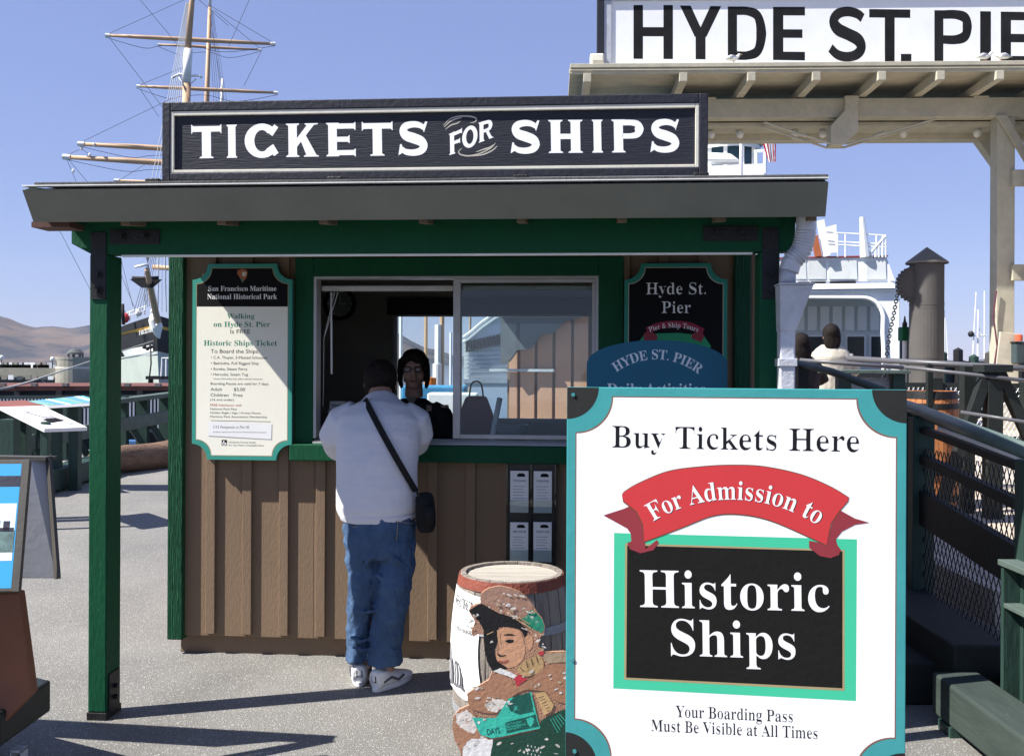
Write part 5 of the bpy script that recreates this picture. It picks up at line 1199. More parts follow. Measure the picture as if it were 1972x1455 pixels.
# old log and dark timber curb
lg = empty('driftwood_log', (0, 0, 0), label='weathered brown log lying along the pier edge behind the canopy post', cat='log'); lg.location = G(270, 905)
LOGM = mat('log_bark', (.17, .105, .07), .85, .4, 5, 1.2, 14, (1, 1, 4), wear=(.35, .28, .22), wearamt=.2)
p0 = G(180, 918)-lg.location; p1 = G(352, 894)-lg.location
pts = [p0.lerp(p1, t)+Vector((.02*math.sin(t*9), 0, .19+.02*math.sin(t*7))) for t in np.linspace(0, 1, 12)]
MB().tube(pts, [.15, .18, .18, .19, .20, .20, .21, .215, .22, .225, .23, .22], 14).build('trunk', LOGM, lg, smooth=True)
MB().tube([pts[9]+Vector((0, -.15, .05)), pts[9]+Vector((.03, -.25, .09))], [.07, .05], 10).build('knot', LOGM, lg)
cu = MB().bar(G(60, 958)+Vector((0, 0, .16)), G(205, 912)+Vector((0, 0, .16)), .3, .26).build('timber_curb', DKGREEN, None, bevel=.02)
tag(cu, 'dark green timber curb on the ground left of the canopy post', 'curb')
pt = MB().bar(G(95, 928)+Vector((0, 0, .04)), G(152, 922)+Vector((0, 0, .04)), .06, .05).build('flat_bar', STEEL, None); tag(pt, 'short black bar lying on the asphalt by the timber curb', 'bar')
# low dark barge beyond the pier and the mooring rope
bg_ = empty('barge', (-22, 42, -3), (0, 0, 0), 'long black barge with a rust red deck edge moored beyond the railing', 'barge')
x0 = P(-500, 700, 40).x+22; x1 = P(332, 700, 44).x+22
zt = P(100, 744, 42).z+3
quadslab(MB(), [(x0, -2, zt-.22), (x1, 2, zt-.22), (x1, 9, zt-.22), (x0, 6, zt-.22)], (0, 0, -zt+.1)).build('hull', mat('black_hull', (.008, .008, .009), .5, .3, 2, .3), bg_)
quadslab(MB(), [(x0, -2.1, zt), (x1, 1.9, zt), (x1, 9, zt), (x0, 6, zt)], (0, 0, -.2)).build('deck_edge', mat('rust_deck', (.13, .05, .035), .7, .3, 3, .4), bg_)
for i in range(14): MB().box(0, .25, -.3, -.1, .3, zt-.2).build('fender', STEEL, bg_, loc=(x0+2+i*1.6, -2+(i*1.6+2)/(x1-x0)*4, 0))
for i in range(10): MB().box(-.12, .12, -.1, .1, 0, .12).build('deck_fitting', mat('grey_fitting', (.12, .12, .12), .7), bg_, loc=(x0+8+i*1.3, .5+i*.12, zt+.001))
rp = MB().tube(crom([P(-40, 752, 40), P(25, 744, 42), P(95, 722, 60), P(190, 690, 85), P(300, 655, 95)], 6), .05, 6).build('mooring_rope', mat('pale_rope', (.5, .48, .42), .9), None); tag(rp, 'pale mooring rope rising from the barge towards the sailing ship', 'rope')
# breakwater pier with round lookout house
bw_ = empty('breakwater', (-90, 150, -3), (0, 0, 0), 'grey concrete breakwater pier with parked cars across the water', 'breakwater')
CONC = mat('pale_concrete', (.30, .285, .23), .85, .2, .3, .3, 3); CONCD = mat('stained_concrete', (.10, .11, .11), .9, .4, .3, .3, 3)
za = P(50, 706, 150).z+3; zb = P(50, 726, 150).z+3
xa = P(-700, 700, 150).x+90; xb = P(345, 700, 156).x+90
MB().box(xa, xb, 0, 8, zb+.01, za-.2).build('parapet', CONC, bw_); MB().box(xa, xb, -1, 9, -1, zb).build('wall', CONCD, bw_)
for i in range(70):
    x = xa+25+i*1.15+random.random()*.4; MB().box(0, .8, -1.4, -1.02, zb-.35, zb+.15+random.random()*.25).build('bollard', random.choice([WHITEP, CONCD, CONC]), bw_, loc=(x, 0, 0))
for i in range(26): MB().box(0, .5, -1.3, -1.02, .2, zb-.6).build('pile', STEEL, bw_, loc=(xa+30+i*3.1, 0, 0))
lk = empty('lookout_house', (P(148, 700, 150).x, 150, 0), (0, 0, 0), 'round pale lookout house with an open cupola on the breakwater', 'building')
s = 150/F
z0 = P(140, 712, 150).z; z1 = P(140, 687, 150).z; z2 = P(140, 700, 150).z
MB().lathe([(38*s, z0-2), (38*s, z1-.4), (38.5*s, z1-.4), (38.5*s, z1), (.1, z1+.01)], 28).build('drum', CONC, lk)
MB().lathe([(38.2*s, z0+.2), (38.2*s, z1-1.5)], 28).build('whitewashed_band', mat('whitewash', (.62, .60, .50), .8), lk)
for i in range(7):
    a = 2*math.pi*i/7+.3; MB().box(-.1, .1, -.1, .1, z1, P(140, 681, 150).z).build('column', CONCD, lk, loc=(1.05*math.cos(a)-.25, .9*math.sin(a), 0))
MB().lathe([(15.5*s, P(140, 682, 150).z), (15.5*s, P(140, 679, 150).z), (8*s, P(140, 672, 150).z), (3*s, P(140, 671, 150).z), (.05, P(140, 668, 150).z)], 20, (-.25, 0, 0)).build('cupola_roof', CONCD, lk)
for px, hh_ in ((3, 688), (101, 691)):
    o = empty('lamp_post', (P(px, 700, 148).x, 148, za-3.2), label='thin lamp post with round white head %s on the breakwater' % ('at the far left' if px < 50 else 'beside the round lookout house'), cat='lamp post')
    hl = P(px, hh_, 148).z-(za-3.2); MB().tube([(0, 0, 0), (0, 0, hl)], .07, 6).build('pole', STEEL, o); MB().ball((0, 0, hl), .35, .35, .35, 10).build('globe', WHITEP, o, smooth=True)
for i in range(16):
    px = 5+i*10+random.randint(-3, 3)
    if 105 < px < 168: continue
    o = MB().box(-.9, .9, -.6, .6, 0, .5).box(-.5, .5, -.5, .5, .5, .85).build('parked_car', random.choice([WHITEP, GREYM, CONC]), None, loc=(P(px, 700, 153).x, 153, za-3.19))
    tag(o, 'tiny distant parked car on top of the breakwater', 'car', 'tiny cars on the breakwater')

# ================================================================== SQUARE-RIGGED SHIP
SD = 100.0
ship = empty('sailing_ship', (P(330, 700, SD).x, SD, -3), (0, 0, 0), 'large square rigged sailing ship with bare tan yards behind the ticket booth', 'sailing ship')
SO = ship.location
def s_(px, py, D=SD): return P(px, py, D)-SO
SPAR = mat('buff_spar_paint', (.50, .33, .20), .55, .1, .6, .1); SPARW = mat('white_spar_tip', (.75, .75, .72), .5); ROPE = mat('tarred_rope', (.05, .045, .045), .9); ROPEW = mat('pale_rigging', (.55, .57, .58), .8)
def sps(name, pts, r, m, n=10, D=SD, par=ship): return MB().tube([s_(*(p if len(p) == 3 else (*p, D))) for p in pts], r, n).build(name, m, par, smooth=True)
sps('mast', [(380, -140), (370, 0), (362, 95)], [.22, .27, .32], SPAR); sps('mast', [(363, 95), (359, 160)], [.42, .45], SPARW); sps('mast', [(360, 160), (350, 420), (345, 700)], [.42, .5, .55], SPAR)
sps('mast', [(407, -60), (404, 15)], [.15, .18], SPARW, D=112); sps('mast', [(404, 15), (398, 200), (390, 700)], [.2, .3, .5], SPAR, D=112)
sps('mast', [(428, 152), (426, 250)], [.16, .2], SPARW, D=124)
def yard(x0, y0, x1, y1, r, D=SD, d2=3):
    a = s_(x0, y0, D); c = s_(x1, y1, D+d2); mid = (a+c)/2
    y = MB().tube([a, a.lerp(c, .25), mid, a.lerp(c, .75), c], [r*.6, r*.9, r, r*.9, r*.6], 10).build('yard', SPAR, ship, smooth=True)
    for p, q in ((a, a.lerp(c, .028)), (c, c.lerp(a, .028))): MB().tube([p, q], r*.85, 8).build('yard_tip', SPARW, y)
    MB().tube(crom([a+Vector((0, 0, -.2)), a.lerp(c, .22)+Vector((0, 0, -1.1)), a.lerp(c, .32)+Vector((0, 0, -.8)), mid+Vector((0, 0, -.6)), a.lerp(c, .7)+Vector((0, 0, -1.1)), c+Vector((0, 0, -.2))], 5), .025, 5).build('foot_rope', ROPE, y)
yard(203, 68, 530, 85, .24); yard(304, 86, 502, 96, .17, 112); yard(263, 166, 535, 179, .20); yard(150, 277, 590, 300, .31); yard(121, 302, 640, 332, .34); yard(220, 347, 560, 362, .2, 112)
RG = [((203, 68), (355, 0)), ((530, 85), (403, 10)), ((210, 72), (322, 218)), ((505, 95), (470, 165)), ((263, 166), (358, 128)), ((150, 277), (330, 190)), ((270, 0), (345, 90)), ((270, 172), (306, 225)), ((121, 302), (160, 285)), ((128, 306), (148, 352)), ((155, 285), (175, 300)),
      ((130, 305), (178, 362)), ((100, 415), (180, 570)), ((232, 495), (256, 590)), ((222, 575), (250, 612)), ((222, 500), (262, 600)), ((370, 0), (470, -5)), ((480, 0), (440, 90)), ((225, 350), (290, 310)), ((372, -10), (440, 50)), ((404, 30), (430, 190)), ((412, 20), (500, 93))]
b = MB()
for a, c in RG: b.tube([s_(*a), s_(*c)], .022, 4)
for k in range(6):
    b.tube([s_(402+k*1.5, 20, 112), s_(412+k*5, 200, 112)], .018, 4)
b.build('rigging_lines', ROPE, ship)['kind'] = 'stuff'
b = MB()
for k in range(7): b.tube([s_(366-k*1.2, 5), s_(346-k*4.2, 200), s_(332-k*9, 420)], .035, 4)
b.build('shrouds', ROPEW, ship)['kind'] = 'stuff'
sps('crosstree', [(332, 150, 99), (345, 143), (362, 146), (385, 146), (388, 150)], .12, SPARW); sps('crosstree', [(345, 150), (360, 168), (378, 152)], .07, SPARW)
for px, py in ((157, 286), (173, 298), (141, 329), (181, 278)): MB().ball(s_(px, py), .16, .16, .2, 8).build('block', SPARW, ship)
# hull: bow pointing to the viewer
HBK = mat('ship_black_paint', (.010, .011, .013), .7, .3, .5, .2); HGR = mat('ship_grey_green_hull', (.33, .37, .33), .6, .12, .4, .25); HWH = mat('ship_white_ports', (.80, .82, .80), .5, .03, .5, .1); HGO = mat('ship_gold_stripe', (.75, .42, .06), .5)
def hullband(name, yb0, yb1, yl0, yl1, yr0, yr1, m, off=0.0, u0=0, u1=1, par=ship, D0=94, left=True, right=True):
    """band between two levels: stem px 303, port quarter px 188, starboard quarter px 400"""
    def pt(u, top, side):
        st = (300+6*((yb0 if top else yb1)-600)/140, yb0 if top else yb1, D0-off)
        en = (190 if side < 0 else 372, (yl0 if top else yl1) if side < 0 else (yr0 if top else yr1), (112 if side < 0 else 110)-off)
        bulge = math.sin(u*math.pi)*(.9 if top else .5)
        q = s_(*st).lerp(s_(*en), u); return q+Vector((side*bulge, 0, 0))
    b = MB(); n = 6
    for side in ([-1] if left else [])+([1] if right else []):
        k = len(b.v)
        for i in range(n+1):
            u = u0+(u1-u0)*i/n; b.v += [tuple(pt(u, True, side)), tuple(pt(u, False, side))]
        for i in range(n): b.f.append((k+2*i, k+2*i+1, k+2*i+3, k+2*i+2))
    return b.build(name, m, par, smooth=True)
hullband('bulwark', 606, 660, 655, 690, 640, 690, HBK); hullband('topsides', 660, 676, 690, 700, 690, 702, HBK)
hullband('lower_hull', 676, 830, 700, 840, 702, 840, HGR)
hullband('gold_stripe', 625, 630, 660, 665, 655, 660, HGO, .25)
hullband('painted_port', 662, 674, 690, 704, 690, 704, HWH, .3, .05, .42, right=False); hullband('painted_port', 662, 674, 690, 704, 690, 704, HWH, .3, .53, .85, right=False)
hullband('moulding', 677, 681, 703, 708, 703, 708, HWH, .3, right=False)
b = MB(); a = s_(300, 607, 94); c = s_(190, 656, 112); d = s_(372, 641, 110)
b.add([a, c, d, a+Vector((0, 1, -.4)), c+Vector((0, 0, -.4)), d+Vector((0, 0, -.4))], [(0, 1, 2), (5, 4, 3)]).build('deck', RAFT, ship)
pts = [s_(300, 605, 93.5), s_(281, 510, 78), s_(276, 480, 72)]
MB().tube([s_(306, 628, 94.5), s_(295, 580, 88), s_(283, 520, 80)], [.34, .27, .20], 14).build('bowsprit', SPAR, ship, smooth=True)
sps('spreader', [(255, 535, 84), (280, 536, 84), (305, 535, 84)], .16, HBK); sps('spreader', [(260, 514, 80), (285, 509, 80)], .10, SPARW)
MB().prism([(-1.3, 0), (1.3, 0), (.5, -.7), (-.3, -.7)], -.2, .2).build('cathead', HBK, ship, loc=s_(281, 538, 83))
fg = MB(); q = s_(299, 625, 93.2); fg.loft([(q+Vector((-.25, 0, 1.1)), .15, .15), (q+Vector((-.2, 0, .95)), .3, .3), (q+Vector((-.1, 0, .5)), .55, .5), (q+Vector((.1, .1, -.3)), .6, .5), (q+Vector((.2, .2, -1.0)), .25, .3), (q+Vector((.3, .3, -1.3)), .1, .1)], 12); fg.ball(q+Vector((-.25, -.1, 1.25)), .2, .2, .25)
fg.loft([(q+Vector((.3, -.2, .6)), .15, .15), (q+Vector((.55, -.4, .1)), .1, .1), (q+Vector((.3, -.5, -.1)), .08, .08)], 8)
blob(fg.build('figurehead', HWH, ship, smooth=True), .07, 1)
sps('bow_rail', [(222, 612, 105), (250, 600, 100), (278, 590, 95), (285, 588, 95)], .05, SPARW); sps('bow_rail', [(222, 619, 105), (250, 607, 100), (280, 597, 95)], .04, SPARW)
for px, y0, y1 in ((236, 606, 622), (250, 600, 618), (265, 594, 612), (279, 590, 606)): sps('stanchion', [(px, y0, 98), (px, y1, 98)], .05, SPARW)
MB().ball(s_(267, 602, 97), .35, .3, .35).build('white_drum', SPARW, ship, smooth=True); MB().ball(s_(242, 612, 98), .35, .3, .5).build('red_lantern', REDP, ship, smooth=True)
sps('davit_post', [(236, 585, 96), (238, 625, 96)], .16, HBK); sps('anchor_chain', [(290, 672, 92.5), (291, 700, 92.5), (286, 740, 93)], .07, ROPE)
for px in (278, 284, 290): MB().ball(s_(px, 668+ (px == 284)*3, 92.6), .22, .2, .2, 8).build('hawse_fitting', HBK, ship)
b = MB()
for k in range(8): b.tube([s_(286-k*.6, 495, 86), s_(300+k*4-24, 590, 96)], .035, 4)
for k in range(5): b.tube([s_(300+k*6, 480, 88), s_(296+k*8, 600, 96)], .06 if k % 2 else .03, 4)
b.build('forestays', ROPEW, ship)['kind'] = 'stuff'; b = MB()
for k in range(5): b.tube([s_(292+k*3, 480, 90), s_(258+k*5, 600, 97)], .025, 4)
b.build('forestays', ROPE, ship)['kind'] = 'stuff'
sps('yard', [(295, 514, 101), (380, 520, 101)], .25, SPAR)
v, f, (a, c), ch = text_geo('BALCLUTHA', 'bold')
b = MB()
for x, yy, _ in v:
    t = (x-a)/(c-a); p = s_(268+26*t, 645-7*t, 93.6-.0+ (1-t)*4.5-1.2); b.v.append(tuple(p+Vector((0, 0, yy/ch*.42))))
b.f = f; b.build('lettering', SPARW, ship)
gp = empty('gangway_platform', (P(312, 700, 60).x, 60, -3), (0, 0, 0), 'small grey boarding platform with white rails below the ship bow', 'platform'); zz = P(312, 724, 60).z+3
MB().box(-1.0, 1.3, 0, 1.5, zz-.2, zz).build('deck', STEEL, gp); MB().tube([(-.05, 0, zz), (-.0, 0, zz+1.1), (.9, 0, zz+1.1)], .05, 6).build('handrail', WHITEP, gp); MB().tube([(.25, 0, zz), (.25, 0, zz+1.1)], .05, 6).build('handrail', WHITEP, gp)
MB().box(-.9, -.7, .3, .5, -.5, zz-.2).box(1.0, 1.2, .3, .5, -.5, zz-.2).build('pile', STEEL, gp)

# ================================================================== SEEN THROUGH THE REAR WINDOW
kx = empty('brown_shed', (0, 0, 0), (0, 0, -R(16)), label='brown board shed seen through the rear window of the booth', cat='shed'); kx.location = (P(975, 700, 13).x, 13, 0)
kw = P(1190, 700, 13).x-kx.location.x
MB().box(0, kw, .05, 1.8, 0, P(1000, 560, 13).z).build('wall', BROWN, kx)
LB = mat('pinkish_board', (.55, .29, .18), .7, .08, 3, .3)
pxs = [978, 1000, 1034, 1069, 1105, 1142, 1180]
for a, c in zip(pxs[:-1], pxs[1:]):
    xa_ = P(a+3, 700, 13).x-kx.location.x; xb_ = P(c-3, 700, 13).x-kx.location.x
    MB().box(xa_, xb_, 0, .045, 0, P(1000, 570, 13).z).build('board', LB, kx, bevel=.004)
MB().box(-.25, kw, -.55, .05, P(1000, 566, 13).z, P(1000, 558, 13).z).build('roof', mat('shed_roof', (.05, .055, .055), .7), kx)
MB().prism([(P(x_, y_, 12.8).x-kx.location.x, P(x_, y_, 12.8).z) for x_, y_ in ((972, 700), (988, 696), (1005, 674), (1030, 672), (1050, 646), (1075, 642), (1094, 622), (1130, 612), (1160, 606), (1160, 560), (972, 560))], -.2, -.12).build('stepped_reflection', mat('reflection_grey', (.09, .10, .11), .7), kx)  # grey stepped sheet added to imitate the jagged reflection in the window pane
MB().box(P(945, 700, 13).x-kx.location.x, P(1072, 700, 13).x-kx.location.x, -.10, -.02, P(1000, 715, 13).z, P(1000, 710, 13).z).build('handrail', GREYM, kx)
fp = empty('paddle_ferry', (P(900, 700, 48).x, 48, -3), (0, 0, 0), 'white curved paddle box of a ferry seen through the booth window', 'ferry')
def e_(px, py, D=48): return P(px, py, D)-fp.location
prof = [(0, 0), (110, 0), (110, 148), (92, 145), (60, 130), (35, 112), (10, 90), (0, 84)]
def eq(x, y): q = e_(893+x, 745-y); return (q.x, q.z)
MB().prism([eq(*p) for p in prof], 0, 6).build('paddle_box', WHITEP, fp)
for y in range(8): MB().bar(Vector((eq(2, 20+y*8)[0], -.06, eq(0, 20+y*8)[1])), Vector((eq(100, 20+y*8)[0], -.06, eq(0, 24+y*8)[1])), .06, .04).build('louvre', GREYM, fp)
for r0 in (0, 9): MB().tube([Vector((eq(x, y+r0)[0], -.12, eq(x, y+r0)[1])) for x, y in ((0, 86), (14, 96), (36, 115), (62, 133), (94, 148))], .09, 6).build('rim_moulding', WHITEP, fp)
for i in range(12): MB().box(0, .12, -.3, -.05, 0, .5).build('dentil', STEEL, fp, loc=(eq(4+i*6.5, 0)[0], 0, eq(0, 68+i*1.5)[1]))
MB().box(eq(0, 0)[0], eq(110, 0)[0], -.2, 0, eq(0, 8)[1], eq(0, 16)[1]).build('sponson', GREYM, fp)
# small yard things seen between clerk and sash
for nm, px, py0, py1, D, r_2, mm, lb in (('white_funnel', 842, 730, 700, 20, .09, WHITEP, 'slim white stack seen past the clerk'), ('orange_drum', 829, 741, 727, 17, .10, mat('orange_paint', (.7, .2, .03), .5), 'small orange drum seen past the clerk'),):
    o = MB().lathe([(r_2, 0), (r_2, P(px, py1, D).z-.0), (.01, P(px, py1, D).z+.01)], 14).build(nm, mm, None, loc=(P(px, 700, D).x, D, 0)); tag(o, lb, nm.split('_')[1])
o = MB().box(-.5, .4, -.3, .3, 0, P(850, 742, 14).z).build('blue_tarpaulin', mat('blue_tarp', (.06, .25, .45), .6), None, loc=(P(845, 700, 14).x, 14, 0), bevel=.03); tag(o, 'light blue covered crate seen past the clerk', 'crate')
o = MB().box(-.3, .3, -.2, .2, 0, P(872, 756, 12).z).build('white_locker', WHITEP, None, loc=(P(873, 700, 12).x, 12, 0), bevel=.02); tag(o, 'white locker seen beside the black jacket of the clerk', 'locker')
MLB = ['thin mast at the left edge of the rear window', 'thin mast left of the clerk, above her hair', 'stout mast with a low top right of the clerk', 'tall tan mast right of the clerk', 'short thin mast beside the sash', 'thin mast behind the sliding sash']
for i, (px, pt_, D, r_2) in enumerate(((772, 560, 60, .10), (820, 560, 55, .10), (844, 625, 60, .22), (851, 560, 60, .14), (868, 640, 70, .09), (905, 560, 80, .1))):
    o = MB().tube([(0, 0, 0), (0, 0, P(px, pt_, D).z+3)], r_2, 8).build('boat_mast', SPAR if i % 2 else WHITEP, None, loc=(P(px, 700, D).x, D, -3)); tag(o, MLB[i]+' seen through the booth', 'mast', 'masts behind the booth window')

# ================================================================== FERRY ON THE RIGHT
FD = 45.0
fy = empty('steam_ferry', (P(1600, 700, FD).x, FD, -3), (0, 0, -R(14)), 'white steam ferry with arched car deck opening and upper deck rail', 'ferry')
def ray_local(o, yaw_, px, py, yl):
    ex = Vector((math.cos(yaw_), math.sin(yaw_), 0)); ey = Vector((-math.sin(yaw_), math.cos(yaw_), 0)); l = o.location
    u = px-986; v = py-700; d = Vector(((u+ROLL*v)/F, 1, -(v-ROLL*u)/F)); t = (yl+l.x*ey.x+l.y*ey.y)/(d.x*ey.x+d.y*ey.y)
    return Vector(((t*d.x-l.x)*ex.x+(t*d.y-l.y)*ex.y, yl, EYE+t*d.z-l.z))
FYAW = -R(14)
def f_(px, py, D=FD): return ray_local(fy, FYAW, px, py, D-FD)
def fq(px, py): q = f_(px, py); return (q.x, q.z)
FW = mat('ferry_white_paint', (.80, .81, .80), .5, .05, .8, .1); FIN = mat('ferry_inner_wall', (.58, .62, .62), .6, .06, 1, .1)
# fascia with arch
arch = [fq(1330, 548), fq(1722, 545), fq(1733, 575), fq(1733, 880), fq(1701, 880), fq(1700, 640)]+[fq(1660+40*math.cos(a), 612-40*math.sin(a)) for a in np.linspace(.1, math.pi/2, 8)]+[fq(1600, 570), fq(1330, 572)]
MB().prism(arch, 0, .6).build('arch_front', FW, fy, bevel=.03)
MB().tube([Vector((q[0], -.05, q[1])) for q in [fq(1703, 700), fq(1700, 640)]+[fq(1660+41*math.cos(a), 613-41*math.sin(a)) for a in np.linspace(.1, math.pi/2, 8)]+[fq(1400, 571)]], .10, 6).build('arch_moulding', FW, fy)
MB().box(fq(1330, 600)[0], fq(1726, 600)[0], -.25, 0, fq(1620, 557)[1], fq(1620, 552)[1]).build('cornice', FW, fy); MB().box(fq(1330, 600)[0], fq(1724, 600)[0], -.16, -.001, fq(1620, 562)[1], fq(1620, 559)[1]).build('cornice', FW, fy)
MB().prism([fq(1330, 497), fq(1708, 495), fq(1724, 540), fq(1330, 545)], .1, .5).build('upper_bulwark', FW, fy)
for a, c in ((1420, 1478), (1482, 1552), (1556, 1590), (1596, 1650), (1668, 1706)): MB().prism([fq(a, 502), fq(c, 501), fq(c+1, 537), fq(a, 537)], .06, .099).build('canvas_panel', mat('grey_canvas', (.55, .57, .56), .8, .12, 1.2, .3), fy)
for a, c in ((1536, 1558), (1562, 1590), (1598, 1648)): MB().box(fq(a, 600)[0], fq(c, 600)[0], .02, .09, fq(1620, 547)[1], fq(1620, 541)[1]).build('slot', STEEL, fy)
MB().box(fq(1330, 600)[0], fq(1710, 600)[0], 0, .7, fq(1620, 495)[1], fq(1620, 493)[1]).build('red_cap_rail', mat('oxide_red', (.3, .03, .03), .6), fy)
MB().add([fq(1709, 496)[0:1]+(.3,)+fq(1709, 496)[1:], fq(1726, 524)[0:1]+(3,)+fq(1726, 524)[1:], fq(1728, 560)[0:1]+(3,)+fq(1728, 560)[1:], fq(1724, 545)[0:1]+(.3,)+fq(1724, 545)[1:]], [(0, 1, 2, 3)]).build('side_bulwark', FW, fy)
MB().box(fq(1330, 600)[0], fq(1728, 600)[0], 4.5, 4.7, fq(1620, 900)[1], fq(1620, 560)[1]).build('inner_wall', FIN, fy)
MB().box(fq(1330, 600)[0], fq(1740, 600)[0], .6, 14, fq(1620, 560)[1], fq(1620, 556)[1]).build('upper_deck', FW, fy); MB().box(fq(1330, 600)[0], fq(1760, 600)[0], -3, 14, -1, fq(1620, 712)[1]).build('hull', STEEL, fy)
for i in range(12):
    px = 1436+i*24; a = f_(px, 590, FD+4.4); c = f_(px+17, 636, FD+4.4)
    MB().box(a.x, c.x, 4.40, 4.499, c.z, a.z).build('wall_panel', FW, fy)
for px in (1450, 1504, 1556, 1632, 1678, 1722):
    a = f_(px, 648, FD+4.4); c = f_(px+32, 694, FD+4.4); wdw = MB().box(a.x-.08, c.x+.08, 4.42, 4.498, c.z-.08, a.z+.08).build('window', FW, fy); MB().box(a.x, c.x, 4.39, 4.419, c.z, a.z).build('pane', mat('dark_pane', (.02, .03, .03), .1), wdw)
# upper rail and fittings
for y0 in (453, 470, 476): MB().tube([f_(1590, y0-6), f_(1706, y0)], .03, 5).build('deck_rail', FW, fy)
for px in (1590, 1613, 1628, 1688, 1700, 1706): MB().tube([f_(px, 450+ (px-1590)*.03), f_(px, 495)], .035, 5).build('rail_post', FW, fy)
for k in range(5): MB().tube([f_(1672+k*7, 491-k*8), f_(1672+k*7, 495)], .05, 5).build('ladder_rung', FW, fy)
MB().tube([f_(1670, 493), f_(1704, 455)], .06, 5).build('ladder_rail', FW, fy)
MB().tube([f_(1660, 418), f_(1666, 495)], [.10, .22], 8).build('deck_post', FW, fy)
MB().prism([fq(1592, 432), fq(1614, 426), fq(1614, 480), fq(1600, 482), fq(1590, 450)], 1, 1.3).build('white_board', FW, fy); MB().bar(f_(1580, 425), f_(1592, 494), .5, .3).build('stair', FW, fy)
MB().bar(f_(1568, 455), f_(1576, 494), .35, .3).build('stair_treads', mat('orange_brown', (.35, .1, .04), .7), fy)
# pilot house
PDp = 52
def g_(px, py): q = ray_local(fy, FYAW, px, py, 9); return (q.x, q.z)
cx, r0 = g_(1402, 300)[0], (g_(1470, 310)[0]-g_(1402, 310)[0])
def octo(rad, z0, z1, b, n=24): b.lathe([(rad, z0), (rad, z1), (.05, z1+.01)], n, (cx, 9, 0))
b = MB(); octo(r0, g_(1402, 282)[1], g_(1402, 274)[1], b); b.build('pilot_roof', FW, fy); b = MB(); octo(r0*.92, g_(1402, 294)[1], g_(1402, 286)[1], b); b.build('pilot_cornice', FIN, fy)
b = MB(); octo(r0*.80, g_(1402, 480)[1], g_(1402, 333)[1], b); b.build('pilot_base', FW, fy); b = MB(); octo(r0*.74, g_(1402, 345)[1], g_(1402, 290)[1], b); b.build('pilot_interior', mat('pilot_glass', (.02, .05, .07), .08), fy)
for i in range(10):
    a = 2*math.pi*i/10+.25; MB().box(-.10, .10, -.1, .1, g_(1402, 338)[1], g_(1402, 290)[1]).build('pilot_mullion', FW, fy, loc=(cx+r0*.78*math.cos(a), 9+r0*.78*math.sin(a), 0))
MB().box(-.4, .5, -.3, .3, 0, .22).build('roof_box', CREAMW, fy, loc=(g_(1400, 310)[0], 9, g_(1402, 272)[1]))
for xx in (1458, 1474): MB().tube([Vector((g_(xx, 0)[0], 7, g_(1402, 308)[1])), Vector((g_(xx, 0)[0], 7, g_(1402, 350)[1]))], .09, 6).build('wing_post', FIN, fy)
MB().tube([Vector((g_(1452, 310)[0], 7, g_(1402, 309)[1])), Vector((g_(1478, 310)[0], 7, g_(1402, 308)[1]))], .09, 6).build('wing_rail', FIN, fy)
MB().prism([g_(1364, 345), g_(1364, 328), g_(1412, 331), g_(1430, 345)], 4, 5).build('life_raft', FW, fy, bevel=.1)
MB().box(g_(1250, 310)[0], g_(1470, 310)[0], 4, 13, g_(1402, 495)[1], g_(1402, 352)[1]).build('upper_house', FW, fy)
MB().tube([Vector((g_(1430, 310)[0], 3, g_(1402, 420)[1])), Vector((g_(1434, 310)[0], 3, g_(1402, 130)[1]))], .09, 8).build('flagstaff', FW, fy)
fl = empty('flag', (0, 0, 0), label='red and white striped flag hanging behind the gantry beam', cat='flag'); fl.location = P(1465, 200, 50)
def l_(px, py): q = P(px, py, 50)-fl.location; return Vector((q.x, 0, q.z))
MB().tube([l_(1455, 160), l_(1482, 312)], .03, 6).build('staff', FW, fl)
n = 9
for i in range(n):
    t0, t1 = i/n, (i+1)/n
    a = l_(1458+30*t0, 215); c = l_(1458+30*t1, 215); d = l_(1480+14*t0, 312-22*(1-t0)*0); e = l_(1480+14*t1, 312)
    mid0 = l_(1464+30*t0**.8, 262); mid1 = l_(1464+30*t1**.8, 262); off = Vector((0, .15*math.sin(i*2), 0))
    MB().add([a, c, mid1+off, mid0+off, e, d], [(0, 1, 2, 3), (3, 2, 4, 5)]).build('stripe', (REDP if i % 2 == 0 else SIGNW), fl)
MB().add([l_(1440, 190), l_(1488, 190), l_(1488, 215), l_(1458, 215)], [(0, 1, 2, 3)]).build('blue_canton', DKB, fl)
chn = empty('mooring_chain', (0, 0, 0), label='black chain hanging in front of the ferry corner post', cat='chain'); chn.location = P(1728, 560, 30)
pts = crom([P(1730, 555, 30), P(1722, 600, 29.8), P(1712, 650, 29.6), P(1706, 700, 29.4), P(1700, 745, 29.2)], 9)
lm = None
for i, (a, c) in enumerate(zip(pts[:-1], pts[1:])):
    a = Vector(a)-chn.location; c = Vector(c)-chn.location; t = (c-a); tn = t.normalized(); sdv = (Vector((1, 0, 0)) if i % 2 else Vector((.35, .94, 0))); mid = (a+c)/2
    MB().tube([mid+tn*math.cos(w2)*t.length*.62+sdv*math.sin(w2)*.055 for w2 in np.linspace(0, 2*math.pi, 11)], .018, 5).build('link', STEEL, chn)

